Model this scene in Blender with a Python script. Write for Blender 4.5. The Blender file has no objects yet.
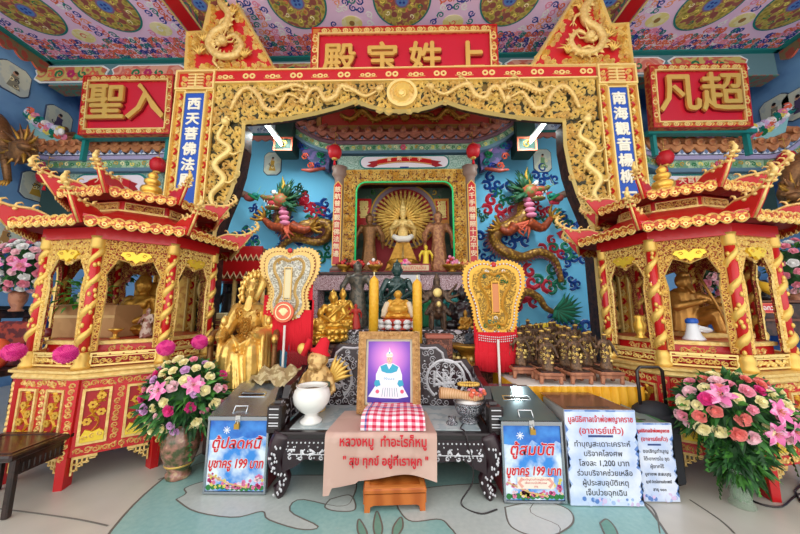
import bpy, math, random
from math import sin, cos, pi, radians as R
from mathutils import Vector as V, Matrix as MX
from mathutils import noise as MN
SC = bpy.context.scene; COL = SC.collection
# ---------------------------------------------------------------- camera, light, exposure
PIT, YAW, FPX, EYE = R(8), R(1.1), 300.0, 1.5
cam = bpy.data.cameras.new('camera'); cam.sensor_width = 36; cam.lens = 36 * FPX / 800; cam.clip_start = .05
camo = bpy.data.objects.new('camera', cam); COL.objects.link(camo)
camo.location = (0, 0, EYE); camo.rotation_euler = (pi / 2 + PIT, 0, YAW); SC.camera = camo
wd = bpy.data.worlds.new('sky'); SC.world = wd; wd.use_nodes = True
bg = wd.node_tree.nodes['Background']; bg.inputs[0].default_value = (1, .99, .97, 1); bg.inputs[1].default_value = 1.45
def area(name, loc, rot, sx, sy, power, col=(1, 1, 1)):
    l = bpy.data.lights.new(name, 'AREA'); l.shape = 'RECTANGLE'; l.size = sx; l.size_y = sy; l.energy = power; l.color = col
    o = bpy.data.objects.new(name, l); COL.objects.link(o); o.location = loc; o.rotation_euler = rot; return o
area('daylight_from_open_front', (0, -3.5, 3.2), (R(92), 0, 0), 13, 5, 200, (1, .98, .95))
SC.view_settings.view_transform = 'Standard'; SC.view_settings.look = 'None'
SC.view_settings.exposure = 0.0; SC.view_settings.gamma = 1; SC.view_settings.use_curve_mapping = False
# ---------------------------------------------------------------- helpers
def at(px, py, Y):
    x = (px - 400) / FPX; u = (267 - py) / FPX
    y = cos(PIT) - u * sin(PIT); z = sin(PIT) + u * cos(PIT)
    X = x * cos(YAW) - y * sin(YAW); D = x * sin(YAW) + y * cos(YAW); k = Y / D
    return V((X * k, Y, EYE + z * k))
def lin(c):
    return ((c / 255) / 12.92) if c / 255 <= .04045 else (((c / 255) + .055) / 1.055) ** 2.4
def rgb(h): return tuple(lin(int(h[i:i + 2], 16)) for i in (0, 2, 4)) + (1,)
MATS = {}
def mat(name, hexc, rough=.6, metal=0., hex2=None, kind=None, scale=8., bump=0., thr=.5, soft=.03, spec=.5, emit=None, hex3=None, dist=2., alpha=1., metal2=None, coat=0):
    if name in MATS: return MATS[name]
    m = bpy.data.materials.new(name); m.use_nodes = True; nt = m.node_tree; N = nt.nodes; L = nt.links
    b = N['Principled BSDF']; b.inputs['Base Color'].default_value = rgb(hexc); b.inputs['Roughness'].default_value = rough
    b.inputs['Metallic'].default_value = metal; b.inputs['Specular IOR Level'].default_value = spec; b.inputs['Coat Weight'].default_value = coat
    m.diffuse_color = rgb(hexc)
    if emit: b.inputs['Emission Color'].default_value = rgb(hexc); b.inputs['Emission Strength'].default_value = emit
    if alpha < 1: b.inputs['Alpha'].default_value = alpha
    if kind:
        tc = N.new('ShaderNodeTexCoord'); src = tc.outputs['Object']; fac = None
        def noi(sc, det=3, co=src):
            n = N.new('ShaderNodeTexNoise'); n.inputs['Scale'].default_value = sc; n.inputs['Detail'].default_value = det; L.new(co, n.inputs['Vector']); return n
        if kind == 'noise':
            fac = noi(scale, 4).outputs['Fac']
        elif kind == 'scroll':      # curling filigree lines
            w = N.new('ShaderNodeTexVoronoi'); w.feature = 'F1'; w.inputs['Scale'].default_value = scale
            n = noi(scale * .8, 1); vm = N.new('ShaderNodeMixRGB'); vm.inputs[0].default_value = .12; L.new(src, vm.inputs[1]); L.new(n.outputs['Color'], vm.inputs[2]); L.new(vm.outputs[0], w.inputs['Vector'])
            mu = N.new('ShaderNodeMath'); mu.operation = 'MULTIPLY'; mu.inputs[1].default_value = 9 * dist; L.new(w.outputs['Distance'], mu.inputs[0])
            si = N.new('ShaderNodeMath'); si.operation = 'SINE'; L.new(mu.outputs[0], si.inputs[0])
            ma = N.new('ShaderNodeMapRange'); ma.inputs['From Min'].default_value = -1; L.new(si.outputs[0], ma.inputs['Value']); fac = ma.outputs[0]
        elif kind == 'dots':
            w = N.new('ShaderNodeTexVoronoi'); w.inputs['Scale'].default_value = scale; L.new(src, w.inputs['Vector']); fac = w.outputs['Distance']
        elif kind == 'wave':
            w = N.new('ShaderNodeTexWave'); w.inputs['Scale'].default_value = scale; w.inputs['Distortion'].default_value = dist; w.inputs['Detail'].default_value = 2; L.new(src, w.inputs['Vector']); fac = w.outputs['Fac']
        elif kind == 'check':
            w = N.new('ShaderNodeTexChecker'); w.inputs['Scale'].default_value = scale; L.new(src, w.inputs['Vector']); fac = w.outputs['Fac']
        if hex2:
            r = N.new('ShaderNodeValToRGB'); e = r.color_ramp.elements; e[0].position = max(0, thr - soft); e[0].color = rgb(hexc); e[1].position = min(1, thr + soft); e[1].color = rgb(hex2)
            if hex3: k = e.new(min(1, thr + soft + .12)); k.color = rgb(hex3)
            L.new(fac, r.inputs[0]); L.new(r.outputs[0], b.inputs['Base Color'])
            if metal2 is not None:
                r2 = N.new('ShaderNodeMapRange'); r2.inputs['From Min'].default_value = thr - soft; r2.inputs['From Max'].default_value = thr + soft
                r2.inputs['To Min'].default_value = metal; r2.inputs['To Max'].default_value = metal2; L.new(fac, r2.inputs['Value']); L.new(r2.outputs[0], b.inputs['Metallic'])
        if bump:
            bp = N.new('ShaderNodeBump'); bp.inputs['Strength'].default_value = bump; bp.inputs['Distance'].default_value = .02; L.new(fac, bp.inputs['Height']); L.new(bp.outputs[0], b.inputs['Normal'])
    MATS[name] = m; return m
GOLD = mat('gold_leaf', 'E6BE60', .4, .4)
GOLDB = mat('bright_gilding', 'F4DA88', .45, .3)
GOLDC = mat('carved_gilding', 'DDB460', .45, .25, 'F2D68C', 'noise', 26, .5, .5, .2)
GOLDP = mat('polished_gold', 'F0C860', .28, .65, 'D9A032', 'noise', 14, .15, .5, .3)
GOLDD = mat('aged_gold', 'A8782A', .42, .6, 'C8963C', 'noise', 20, .4, .5, .2)
BRONZE = mat('brown_bronze', '6E4A2E', .45, .5, '94693C', 'noise', 24, .3, .5, .2)
RED = mat('red_lacquer', 'C4161C', .35, coat=.2)
REDD = mat('deep_red_lacquer', '8E1216', .45)
REDC = mat('red_cloth', 'D61428', .85)
FILI = mat('gold_filigree_on_red', 'A8161A', .4, 0, 'E2BC66', 'scroll', 16, .5, .42, .08, dist=1.3, metal2=.5)
FILIS = mat('fine_gold_filigree', '8C1412', .4, 0, 'DCB45C', 'scroll', 30, .5, .62, .08, dist=1.2, metal2=.5)
BLUE = mat('royal_blue_panel', '1450B4', .45)
BLUEN = mat('navy_paint', '1E3C96', .6)
TEAL = mat('teal_paint', '12807C', .5)
GREEN = mat('green_paint', '147A4A', .6)
LEAFG = mat('leaf_green', '2E6A28', .6, 0, '4C8C34', 'noise', 9)
LEAFD = mat('dark_leaf_green', '1C4420', .6, 0, '2F6430', 'noise', 9)
LAV = mat('lavender_paint', 'D9C3E6', .7)
WHITE = mat('white_paint', 'F0F0EE', .5)
CERAM = mat('white_porcelain', 'F4F2EC', .12, coat=.5)
BLACK = mat('black_lacquer', '1E1214', .3, coat=.3)
DARKW = mat('dark_carved_wood', '2A1712', .4, 0, '4A2A20', 'noise', 14)
PEARL = mat('mother_of_pearl', 'D8D8DC', .3, .1)
INLAY = mat('pearl_inlaid_lacquer', '28161C', .3, 0, 'CFCBD2', 'scroll', 15, .15, .72, .05, dist=1.1)
PINKP = mat('pink_paint', 'E88CAE', .6)
ORANGE = mat('terracotta_orange', 'D08452', .6)
CORAL = mat('coral_paint', 'E06A4C', .6)
YELLOW = mat('yellow_paint', 'F0DE6A', .6)
CREAM = mat('cream_petal', 'F4EAB8', .7)
PINK = mat('pink_petal', 'F0A0B4', .7)
PALEP = mat('pale_pink_petal', 'F6CCD4', .7)
HOT = mat('hot_pink_petal', 'E23C8C', .7)
LILAC = mat('lilac_petal', 'D8A8D4', .7)
WOODO = mat('orange_varnished_wood', 'B05A22', .35, 0, 'C87030', 'wave', 2.2, .05, .5, .4, dist=6)
WOODP = mat('pinkish_brown_wood', 'B47858', .5, 0, '9C6248', 'noise', 10)
STEEL = mat('brushed_steel', 'A8B0B8', .25, .85)
SILVER = mat('engraved_silver', 'C8C8CC', .25, .9, '70707A', 'scroll', 30, .5, .5, .15)
CHR = mat('chrome', 'D8DCE0', .12, 1)
JADE = mat('dark_jade', '2C4A46', .25, .1, coat=.4)
DKBR = mat('dark_patina_bronze', '4A4A44', .4, .4, '6A6458', 'noise', 20, .2)
MARB = mat('grey_blue_marble', 'A8B8BC', .2, 0, 'C2CCCC', 'noise', 6, coat=.3)
SKIN = mat('painted_skin', 'E6B478', .6)
TXR = mat('red_lettering', 'D0182C', .6)
TXK = mat('dark_lettering', '32343E', .6)

def tagp(o, label=None, cat=None, group=None, kind=None):
    if label: o['label'] = label
    if cat: o['category'] = cat
    if group: o['group'] = group
    if kind: o['kind'] = kind
    return o
def T(name, label, cat, loc=(0, 0, 0), group=None):
    o = bpy.data.objects.new(name, None); COL.objects.link(o); o.location = loc; o.empty_display_size = .1
    return tagp(o, label, cat, group)
def origin(p):
    l = V((0, 0, 0))
    while p: l += p.location; p = p.parent
    return l
class Fr:
    def __init__(s, O, U=(1, 0, 0), W=(0, 0, 1)):
        s.O = V(O); s.U = V(U).normalized(); s.V = V(W).normalized(); s.N = s.U.cross(s.V)
    def p(s, u, v, h=0): return s.O + s.U * u + s.V * v + s.N * h
CUR = [MX.Identity(4)]
class MB:
    def __init__(s): s.v = []; s.f = []; s.mi = []; s.sm = []; s.ms = []; s.M = CUR[-1].copy()
    def add(s, vs, fs, m, smooth=False):
        if m not in s.ms: s.ms.append(m)
        k = s.ms.index(m); n = len(s.v)
        s.v += [s.M @ V(v) for v in vs]
        s.f += [tuple(n + i for i in f) for f in fs]; s.mi += [k] * len(fs); s.sm += [smooth] * len(fs); return s
    def box(s, x0, x1, y0, y1, z0, z1, m):
        vs = [(x, y, z) for z in (z0, z1) for y in (y0, y1) for x in (x0, x1)]
        return s.add(vs, [(0, 2, 3, 1), (4, 5, 7, 6), (0, 1, 5, 4), (2, 6, 7, 3), (0, 4, 6, 2), (1, 3, 7, 5)], m)
    def bbox(s, x0, x1, y0, y1, z0, z1, m, b=.01):   # bevelled box
        vs = []
        for (dx, z) in ((b, z0), (0, z0 + b), (0, z1 - b), (b, z1)):
            X0, X1, Y0, Y1 = x0 + dx, x1 - dx, y0 + dx, y1 - dx
            vs += [(X0 + b, Y0, z), (X1 - b, Y0, z), (X1, Y0 + b, z), (X1, Y1 - b, z), (X1 - b, Y1, z), (X0 + b, Y1, z), (X0, Y1 - b, z), (X0, Y0 + b, z)]
        fs = [tuple(range(7, -1, -1)), tuple(range(24, 32))]
        for k in range(3):
            for i in range(8): fs.append((k * 8 + i, k * 8 + (i + 1) % 8, k * 8 + 8 + (i + 1) % 8, k * 8 + 8 + i))
        return s.add(vs, fs, m)
    def fbox(s, fr, u0, u1, v0, v1, h0, h1, m):
        vs = [fr.p(u, v, h) for h in (h0, h1) for v in (v0, v1) for u in (u0, u1)]
        return s.add(vs, [(0, 2, 3, 1), (4, 5, 7, 6), (0, 1, 5, 4), (2, 6, 7, 3), (0, 4, 6, 2), (1, 3, 7, 5)], m)
    def frame(s, fr, u0, u1, v0, v1, w, h0, h1, m):
        s.fbox(fr, u0, u1, v1 - w, v1, h0, h1, m); s.fbox(fr, u0, u1, v0, v0 + w, h0, h1, m)
        s.fbox(fr, u0, u0 + w, v0 + w, v1 - w, h0, h1, m); return s.fbox(fr, u1 - w, u1, v0 + w, v1 - w, h0, h1, m)
    def poly(s, fr, pts, h0, h1, m, m2=None):
        n = len(pts); vs = [fr.p(u, v, h0) for u, v in pts] + [fr.p(u, v, h1) for u, v in pts]
        a = sum(pts[i][0] * pts[(i + 1) % n][1] - pts[(i + 1) % n][0] * pts[i][1] for i in range(n))
        T0 = tuple(range(n, 2 * n)); B0 = tuple(range(n - 1, -1, -1)); sd = [(i, (i + 1) % n, n + (i + 1) % n, n + i) for i in range(n)]
        if a < 0: T0 = T0[::-1]; B0 = B0[::-1]; sd = [f[::-1] for f in sd]
        s.add(vs, [T0, B0], m); return s.add(vs, sd, m2 or m)
    def quad(s, a, b, c, d, m): return s.add([a, b, c, d], [(0, 1, 2, 3)], m)
    def grid(s, P, m, smooth=True, closed=False):
        r, c = len(P), len(P[0]); vs = [p for row in P for p in row]; fs = []
        for i in range(r - 1):
            for j in range(c if closed else c - 1):
                j2 = (j + 1) % c; fs.append((i * c + j, i * c + j2, (i + 1) * c + j2, (i + 1) * c + j))
        return s.add(vs, fs, m, smooth)
    def tube(s, pts, r, m, n=6, cap=True, flat=1.0, smooth=True):
        pts = [V(p) for p in pts]; k = len(pts); rs = r if isinstance(r, (list, tuple)) else [r] * k
        t = (pts[1] - pts[0]).normalized(); up = V((0, 0, 1)) if abs(t.z) < .9 else V((0, 1, 0)); a = t.cross(up).normalized(); vs = []
        for i, p in enumerate(pts):
            t = (pts[min(i + 1, k - 1)] - pts[max(i - 1, 0)])
            if t.length > 1e-9: t.normalize(); a = (a - t * a.dot(t)).normalized()
            b = t.cross(a)
            vs += [p + a * cos(2 * pi * j / n) * rs[i] + b * sin(2 * pi * j / n) * rs[i] * flat for j in range(n)]
        fs = [(i * n + j, i * n + (j + 1) % n, (i + 1) * n + (j + 1) % n, (i + 1) * n + j) for i in range(k - 1) for j in range(n)]
        if cap: fs += [tuple(range(n - 1, -1, -1)), tuple((k - 1) * n + j for j in range(n))]
        return s.add(vs, fs, m, smooth)
    def lathe(s, prof, c, m, n=20, smooth=True, ax=None, sx=1, sy=1):
        vs = []; c = V(c)
        for r, z in prof:
            for j in range(n):
                a = 2 * pi * j / n; q = V((r * cos(a) * sx, r * sin(a) * sy, z)); vs.append(c + (ax @ q if ax else q))
        fs = [(i * n + j, i * n + (j + 1) % n, (i + 1) * n + (j + 1) % n, (i + 1) * n + j) for i in range(len(prof) - 1) for j in range(n)]
        if prof[0][0] > 1e-4: fs.append(tuple(range(n - 1, -1, -1)))
        if prof[-1][0] > 1e-4: fs.append(tuple((len(prof) - 1) * n + j for j in range(n)))
        return s.add(vs, fs, m, smooth)
    def ell(s, c, r, m, nu=12, nv=8, rot=None):
        if not isinstance(r, (tuple, list)): r = (r, r, r)
        prof = [(max(sin(pi * i / nv), 1e-5), -cos(pi * i / nv)) for i in range(nv + 1)]; vs = []; c = V(c)
        for q, z in prof:
            for j in range(nu):
                a = 2 * pi * j / nu; w = V((q * cos(a) * r[0], q * sin(a) * r[1], z * r[2])); vs.append(c + (rot @ w if rot else w))
        fs = [(i * nu + j, i * nu + (j + 1) % nu, (i + 1) * nu + (j + 1) % nu, (i + 1) * nu + j) for i in range(nv) for j in range(nu)]
        return s.add(vs, fs, m, True)
    def disc(s, fr, u, v, r, h, m, n=20, h0=0, rv=None):
        return s.poly(fr, [(u + r * cos(2 * pi * i / n), v + (rv or r) * sin(2 * pi * i / n)) for i in range(n)], h0, h, m)
    def ring(s, fr, u, v, r0, r1, h, m, n=24, k=1.):
        P = [[fr.p(u + q * cos(2 * pi * i / n), v + q * k * sin(2 * pi * i / n), hh) for i in range(n + 1)] for q, hh in ((r0, 0), (r0, h), (r1, h), (r1, 0))]
        return s.grid(P[::-1], m, False)
    def ridge(s, fr, pts, ws, h, m, h0=0):    # raised ribbon along 2D points
        n = len(pts); vs = []
        for i, (u, v) in enumerate(pts):
            a = pts[max(i - 1, 0)]; b = pts[min(i + 1, n - 1)]; du, dv = b[0] - a[0], b[1] - a[1]; l = math.hypot(du, dv) or 1
            w = ws[i] if isinstance(ws, (list, tuple)) else ws; nu, nv = -dv / l * w, du / l * w
            vs += [fr.p(u - nu, v - nv, h0), fr.p(u, v, h0 + h), fr.p(u + nu, v + nv, h0)]
        fs = []
        for i in range(n - 1):
            a = i * 3; fs += [(a, a + 3, a + 4, a + 1), (a + 1, a + 4, a + 5, a + 2)]
        return s.add(vs, fs, m, False)
    def curl(s, fr, u, v, sz, ang, sg, w, h, m, n=11, turns=1.35, h0=0):
        pts = []; ws = []
        for i in range(n):
            t = i / (n - 1); r = sz * (1 - .82 * t) ; a = ang + sg * turns * 2 * pi * t
            pts.append((u + r * cos(a), v + r * sin(a))); ws.append(w * (1 - .45 * t))
        ws[0] *= .25
        return s.ridge(fr, pts, ws, h, m, h0)
    def scroll(s, fr, inside, bb, cell, m, w, h, seed=1, h0=0, mats=None, leaf=True):
        rnd = random.Random(seed); u0, u1, v0, v1 = bb
        nu = max(1, round((u1 - u0) / cell)); nv = max(1, round((v1 - v0) / cell)); cu = (u1 - u0) / nu; cv = (v1 - v0) / nv
        for i in range(nu):
            for j in range(nv):
                u = u0 + (i + .5) * cu + rnd.uniform(-.12, .12) * cu; v = v0 + (j + .5) * cv + rnd.uniform(-.12, .12) * cv
                if inside and not inside(u, v): continue
                mm = rnd.choice(mats) if mats else m
                a = rnd.uniform(0, 2 * pi); sg = 1 if (i + j) % 2 else -1
                s.curl(fr, u, v, cell * .52, a, sg, w, h, mm, h0=h0)
                if leaf:
                    q = a + pi * rnd.uniform(.6, 1.4); p2 = (u + cell * .75 * cos(q), v + cell * .75 * sin(q)); p1 = (u + cell * .3 * cos(q + .5), v + cell * .3 * sin(q + .5))
                    if not inside or inside(*p2): s.ridge(fr, [p1, ((p1[0] + p2[0]) / 2, (p1[1] + p2[1]) / 2), p2], [w * .3, w * 1.3, w * .1], h * 1.1, mm, h0)
        return s
    def text(s, fr, body, size, m, u=0, v=0, h=0, ext=.006, bold=0., sx=1., align='CENTER', res=2, spacing=1., shear=0, maxw=None):
        cu = bpy.data.curves.new('lettering', 'FONT'); cu.body = body; cu.size = size; cu.extrude = ext; cu.align_x = align; cu.align_y = 'CENTER'; cu.resolution_u = res; cu.space_character = spacing; cu.shear = shear
        ob = bpy.data.objects.new('lettering', cu); COL.objects.link(ob)
        dg = bpy.context.evaluated_depsgraph_get(); me = bpy.data.meshes.new_from_object(ob.evaluated_get(dg))
        vs = [q.co.copy() for q in me.vertices]; fs = [tuple(p.vertices) for p in me.polygons]
        if maxw and vs:
            lo = min(q.x for q in vs); hi = max(q.x for q in vs); kx = min(1, maxw / (hi - lo)); cxm = (lo + hi) / 2
            for q in vs: q.x = (q.x - cxm) * kx
        bpy.data.objects.remove(ob); bpy.data.curves.remove(cu); bpy.data.meshes.remove(me)
        sh = [(0, 0)] + ([(bold * cos(a), bold * sin(a)) for a in (0, pi / 2, pi, 3 * pi / 2)] if bold else [])
        for k, (a, b) in enumerate(sh): s.add([fr.p(u + q.x * sx + a, v + q.y + b, h + q.z + k * ext * .06) for q in vs], fs, m)
        return s
    def build(s, name, parent=None, label=None, cat=None, group=None, kind=None, loc=None):
        me = bpy.data.meshes.new(name)
        if parent is None and kind != 'structure':
            if loc is None:
                xs = [v.x for v in s.v]; ys = [v.y for v in s.v]; loc = V(((min(xs) + max(xs)) / 2, (min(ys) + max(ys)) / 2, min(v.z for v in s.v)))
        off = origin(parent) if parent else (V(loc) if loc is not None else V((0, 0, 0)))
        me.from_pydata([v - off for v in s.v], [], s.f)
        for m in s.ms: me.materials.append(m)
        me.polygons.foreach_set('material_index', s.mi); me.polygons.foreach_set('use_smooth', s.sm); me.update()
        o = bpy.data.objects.new(name, me); COL.objects.link(o)
        if parent: o.parent = parent
        else: o.location = off
        return tagp(o, label, cat, group, kind)
    def fuse(s, voxel, smooth=2):    # melt overlapping volumes into one continuous skin (single material)
        me = bpy.data.meshes.new('body'); me.from_pydata(s.v, [], s.f); o = bpy.data.objects.new('body', me); COL.objects.link(o)
        md = o.modifiers.new('r', 'REMESH'); md.mode = 'VOXEL'; md.voxel_size = voxel
        if smooth: k = o.modifiers.new('s', 'SMOOTH'); k.iterations = smooth; k.factor = .5
        dg = bpy.context.evaluated_depsgraph_get(); m2 = bpy.data.meshes.new_from_object(o.evaluated_get(dg))
        s.v = [v.co.copy() for v in m2.vertices]; s.f = [tuple(p.vertices) for p in m2.polygons]; s.mi = [0] * len(s.f); s.sm = [True] * len(s.f); s.ms = s.ms[:1]
        bpy.data.objects.remove(o); bpy.data.meshes.remove(me); bpy.data.meshes.remove(m2); return s
def cap(mb, a, b, r0, r1, m, n=10):
    a = V(a); b = V(b); d = b - a; k = [0, .03, .12, .5, .88, .97, 1]
    pts = []; rs = []
    dn = d.normalized()
    for t, q in ((-1, .05), (-.7, .71), (0, 1)): pts.append(a + dn * r0 * t); rs.append(r0 * q)
    for t, q in ((0, 1), (.7, .71), (1, .05)): pts.append(b + dn * r1 * t); rs.append(r1 * q)
    mb.tube(pts, rs, m, n)
def inpoly(pts):
    def f(u, v):
        c = False; j = len(pts) - 1
        for i in range(len(pts)):
            a, b = pts[i], pts[j]
            if (a[1] > v) != (b[1] > v) and u < (b[0] - a[0]) * (v - a[1]) / (b[1] - a[1]) + a[0]: c = not c
            j = i
        return c
    return f
def bez(pts, n=24):     # Catmull-Rom through 2D/3D points
    pts = [V(p) for p in pts]; P = [pts[0]] + pts + [pts[-1]]; out = []
    m = len(pts) - 1
    for i in range(n):
        t = i / (n - 1) * m; k = min(int(t), m - 1); t -= k; a, b, c, d = P[k:k + 4]
        out.append(.5 * ((2 * b) + (c - a) * t + (2 * a - 5 * b + 4 * c - d) * t * t + (3 * b - a - 3 * c + d) * t ** 3))
    return out
def tri(k, n, a, b): return a + (b - a) * k / n
# ================================================================ THE ROOM
FLOORM = mat('pale_stone_floor', 'B9B6AA', .28, 0, 'CFCBC0', 'noise', 2.2, .02, .5, .3)
TURQ = mat('turquoise_terrazzo', '86B4B0', .28, 0, '9CC4BE', 'noise', 30, 0, .5, .3)
TERZ = mat('grey_white_terrazzo', 'B4BFBA', .3, 0, 'C6CEC8', 'noise', 30, 0, .5, .3)
TGRN = mat('sage_green_terrazzo', '5E9484', .3, 0, '74A492', 'noise', 30, 0, .5, .3)
LINE = mat('dark_inlay_line', '6E6A62', .5)
fl = MB().box(-8.05, 8.05, -2.5, 7, -.1, 0, FLOORM).build('floor', kind='structure')
FF = Fr((0, 0, 0), (1, 0, 0), (0, 1, 0))
def gp(px, py):
    a = at(px, py, 3.0); d = a - V((0, 0, EYE)); k = -EYE / d.z; return (d.x * k, d.y * k)
# round turquoise lotus pond inlay with pale shapes
cx, cy, rr = -.14, 3.03, 2.03
cpts = [(cx + rr * cos(2 * pi * i / 96), cy + rr * sin(2 * pi * i / 96)) for i in range(96)]
b = MB(); b.poly(FF, cpts, 0, .003, TURQ); b.build('pond_inlay', fl)
b = MB(); b.ring(FF, cx, cy, rr - .004, rr + .012, .0045, LINE, 96)
for pts in ([gp(0, 509), gp(40, 514), gp(80, 520), gp(108, 526)], [gp(158, 480), gp(185, 469), gp(205, 462)], [gp(660, 534), gp(655, 512), gp(640, 500), gp(600, 480)], [gp(690, 500), gp(720, 520), gp(735, 534)]):
    q = bez([(p[0], p[1], 0) for p in pts], 14); b.ridge(FF, [(p.x, p.y) for p in q], .007, .003, LINE, .002)
b.build('inlay_line', fl)
def inlay(pix, m, h=.005, line=True):
    q = bez([gp(*p) + (0,) for p in pix + pix[:1]], 60)[:-1]; q = [(p.x, p.y) for p in q]
    b = MB(); b.poly(FF, q, 0, h, m)
    if line: b.ridge(FF, q + q[:1], .006, .002, LINE, h)
    b.build('inlay_shape', fl)
inlay([(176, 500), (186, 494), (186, 488), (215, 480), (280, 476), (350, 478), (352, 500), (338, 507), (300, 500), (290, 512), (318, 527), (300, 530), (268, 520), (262, 512), (234, 518), (195, 512)], TERZ)
inlay([(395, 500), (430, 488), (500, 484), (540, 492), (530, 512), (560, 528), (540, 545), (470, 545), (452, 530), (440, 520), (412, 522), (400, 512)], TERZ)
inlay([(505, 508), (540, 502), (568, 510), (572, 525), (545, 538), (512, 528)], mat('pale_terrazzo', 'C2CBC8', .3, 0, 'D0D6D2', 'noise', 30, 0, .5, .3), .006)
inlay([(330, 500), (350, 496), (355, 510), (338, 512), (325, 508)], TERZ, .006)
for px, py, dx, dy in ((366, 534, -7, -14), (378, 530, -1, -18), (392, 530, 9, -12)):
    inlay([(px, py + 14), (px + dx * .6 - 4, py - 2), (px + dx, py + dy), (px + dx * .6 + 5, py - 1)], TGRN, .006)
inlay([(600, 524), (607, 520), (616, 530), (619, 545), (610, 545)], TGRN, .006)

SKYW = mat('sky_blue_wall', '62BCE8', .75, 0, '78CCF0', 'noise', .6, 0, .5, .3)
MURAL = mat('blue_cloud_mural', '1E4A8C', .75, 0, '6C9CCC', 'noise', .8, 0, .44, .08, hex3='7AAAD4')
MB().box(-4.3, 4.3, 6.8, 6.95, 0, 7.1, SKYW).build('wall_back', kind='structure')
MB().box(-8.05, -4.3, 6.8, 6.95, 0, 7.1, MURAL).build('wall_back_left', kind='structure')
MB().box(4.3, 8.05, 6.8, 6.95, 0, 7.1, MURAL).build('wall_back_right', kind='structure')
MB().box(-8.05, -7.9, 1.2, 6.8, 0, 7.1, MURAL).build('wall_left', kind='structure')
MB().box(7.9, 8.05, 1.2, 6.8, 0, 7.1, MURAL).build('wall_right', kind='structure')
CEILP = mat('pink_lavender_ceiling', 'F2D2EE', .8, 0, 'ECC8E8', 'noise', 1.2, 0, .5, .3)
CZ = 6.72
ce = MB().box(-7.6, 7.6, 1.2, 5.62, CZ, CZ + .25, CEILP).build('ceiling', kind='structure')
MB().box(-7.9, 7.9, 5.62, 6.95, 7.0, 7.15, DARKW).build('ceiling_rear', kind='structure')
CF = Fr((0, 0, CZ), (1, 0, 0), (0, -1, 0))      # faces down, v = -Y
def cp(px, py):
    a = at(px, py, 4.0); d = a - V((0, 0, EYE)); k = (CZ - EYE) / d.z; return (d.x * k, -d.y * k)
MEDS = [cp(26, 10), cp(105, 6), cp(200, 4), cp(297, 2), cp(402, 0), cp(510, -1), cp(610, 0), cp(712, 4), cp(797, 4)]
OVALS = [cp(84, 36), cp(161, 29), cp(352, 23), cp(453, 22), cp(657, 20), cp(742, 20)]
OLIVE = mat('olive_gold_painting', '8E8430', .8, 0, 'C8B45A', 'dots', 11, 0, .35, .2, hex3='9A5A4E')
for i, (u, v) in enumerate(MEDS):
    r = .5; b = MB(); b.disc(CF, u, v, r, .006, TEAL, 40); b.disc(CF, u, v, r - .03, .009, OLIVE, 40)
    rnd = random.Random(i)
    for k in range(9):
        a = k * 2 * pi / 9; b.disc(CF, u + .28 * cos(a), v + .28 * sin(a), .055, .011, mat('rust_brown_paint', '94524A', .8), 9, .009)
        b.curl(CF, u + .33 * cos(a + .35), v + .33 * sin(a + .35), .05, a, 1, .012, .004, rnd.choice([YELLOW, GREEN, CREAM]), 8, 1, .009)
        b.curl(CF, u + .19 * cos(a + .35), v + .19 * sin(a + .35), .04, a, -1, .01, .004, rnd.choice([YELLOW, CORAL]), 8, 1, .009)
    b.disc(CF, u, v, .125, .012, mat('mauve_paint', '8C6A96', .8), 20, .009); b.disc(CF, u, v, .1, .014, mat('mid_blue_paint', '5C88C8', .8), 20, .012)
    for k in range(4): b.disc(CF, u + .045 * cos(k * pi / 2 + .78), v + .045 * sin(k * pi / 2 + .78), .022, .016, BLUEN, 8, .014)
    b.build('painted_medallion', ce)
for i, (u, v) in enumerate(OVALS):
    b = MB(); b.disc(CF, u, v, .19, .006, mat('pale_yellow_paint', 'E8DC8C', .8, 0, 'F0E8B4', 'noise', 6), 24, 0, .14)
    if i in (2, 4, 5): b.disc(CF, u, v, .05, .008, mat('ochre_brown_paint', '9A7440', .8), 14, .006)
    else: b.curl(CF, u, v, .07, i, 1, .014, .004, [CORAL, WHITE, CREAM][i % 3], 9, 1, .006)
    b.build('painted_oval', ce)
def ok(u, v):
    if v > -3.7 and False: return False
    for a, c in MEDS:
        if math.hypot(u - a, v - c) < .63: return False
    for a, c in OVALS:
        if math.hypot((u - a), (v - c) * 1.25) < .26: return False
    return abs(u) < 7.9 and v > -5.54
b = MB(); b.scroll(CF, ok, (-7.5, 7.5, -5.57, -4.1), .13, None, .016, .004, 7, 0, [BLUEN, BLUEN, CORAL, CORAL, TEAL, PINKP, WHITE, mat('light_orange_paint', 'F0A078', .7)])
b.scroll(CF, lambda u, v: ok(u, v) and v < -5.05, (-7.5, 7.5, -5.54, -5.05), .11, None, .02, .005, 17, .001, [BLUEN, CORAL, TEAL, CORAL, PINKP])
b.build('painted_cloud_scrolls', ce, kind='stuff')
b = MB(); b.box(-7.6, 7.6, 5.52, 5.62, CZ - .035, CZ, TEAL)
for s in (-1, 1): b.box(s * 7.56 - .05, s * 7.56 + .05, 1.2, 5.62, CZ - .035, CZ, TEAL)
b.build('ceiling_edge_moulding', ce)
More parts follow.
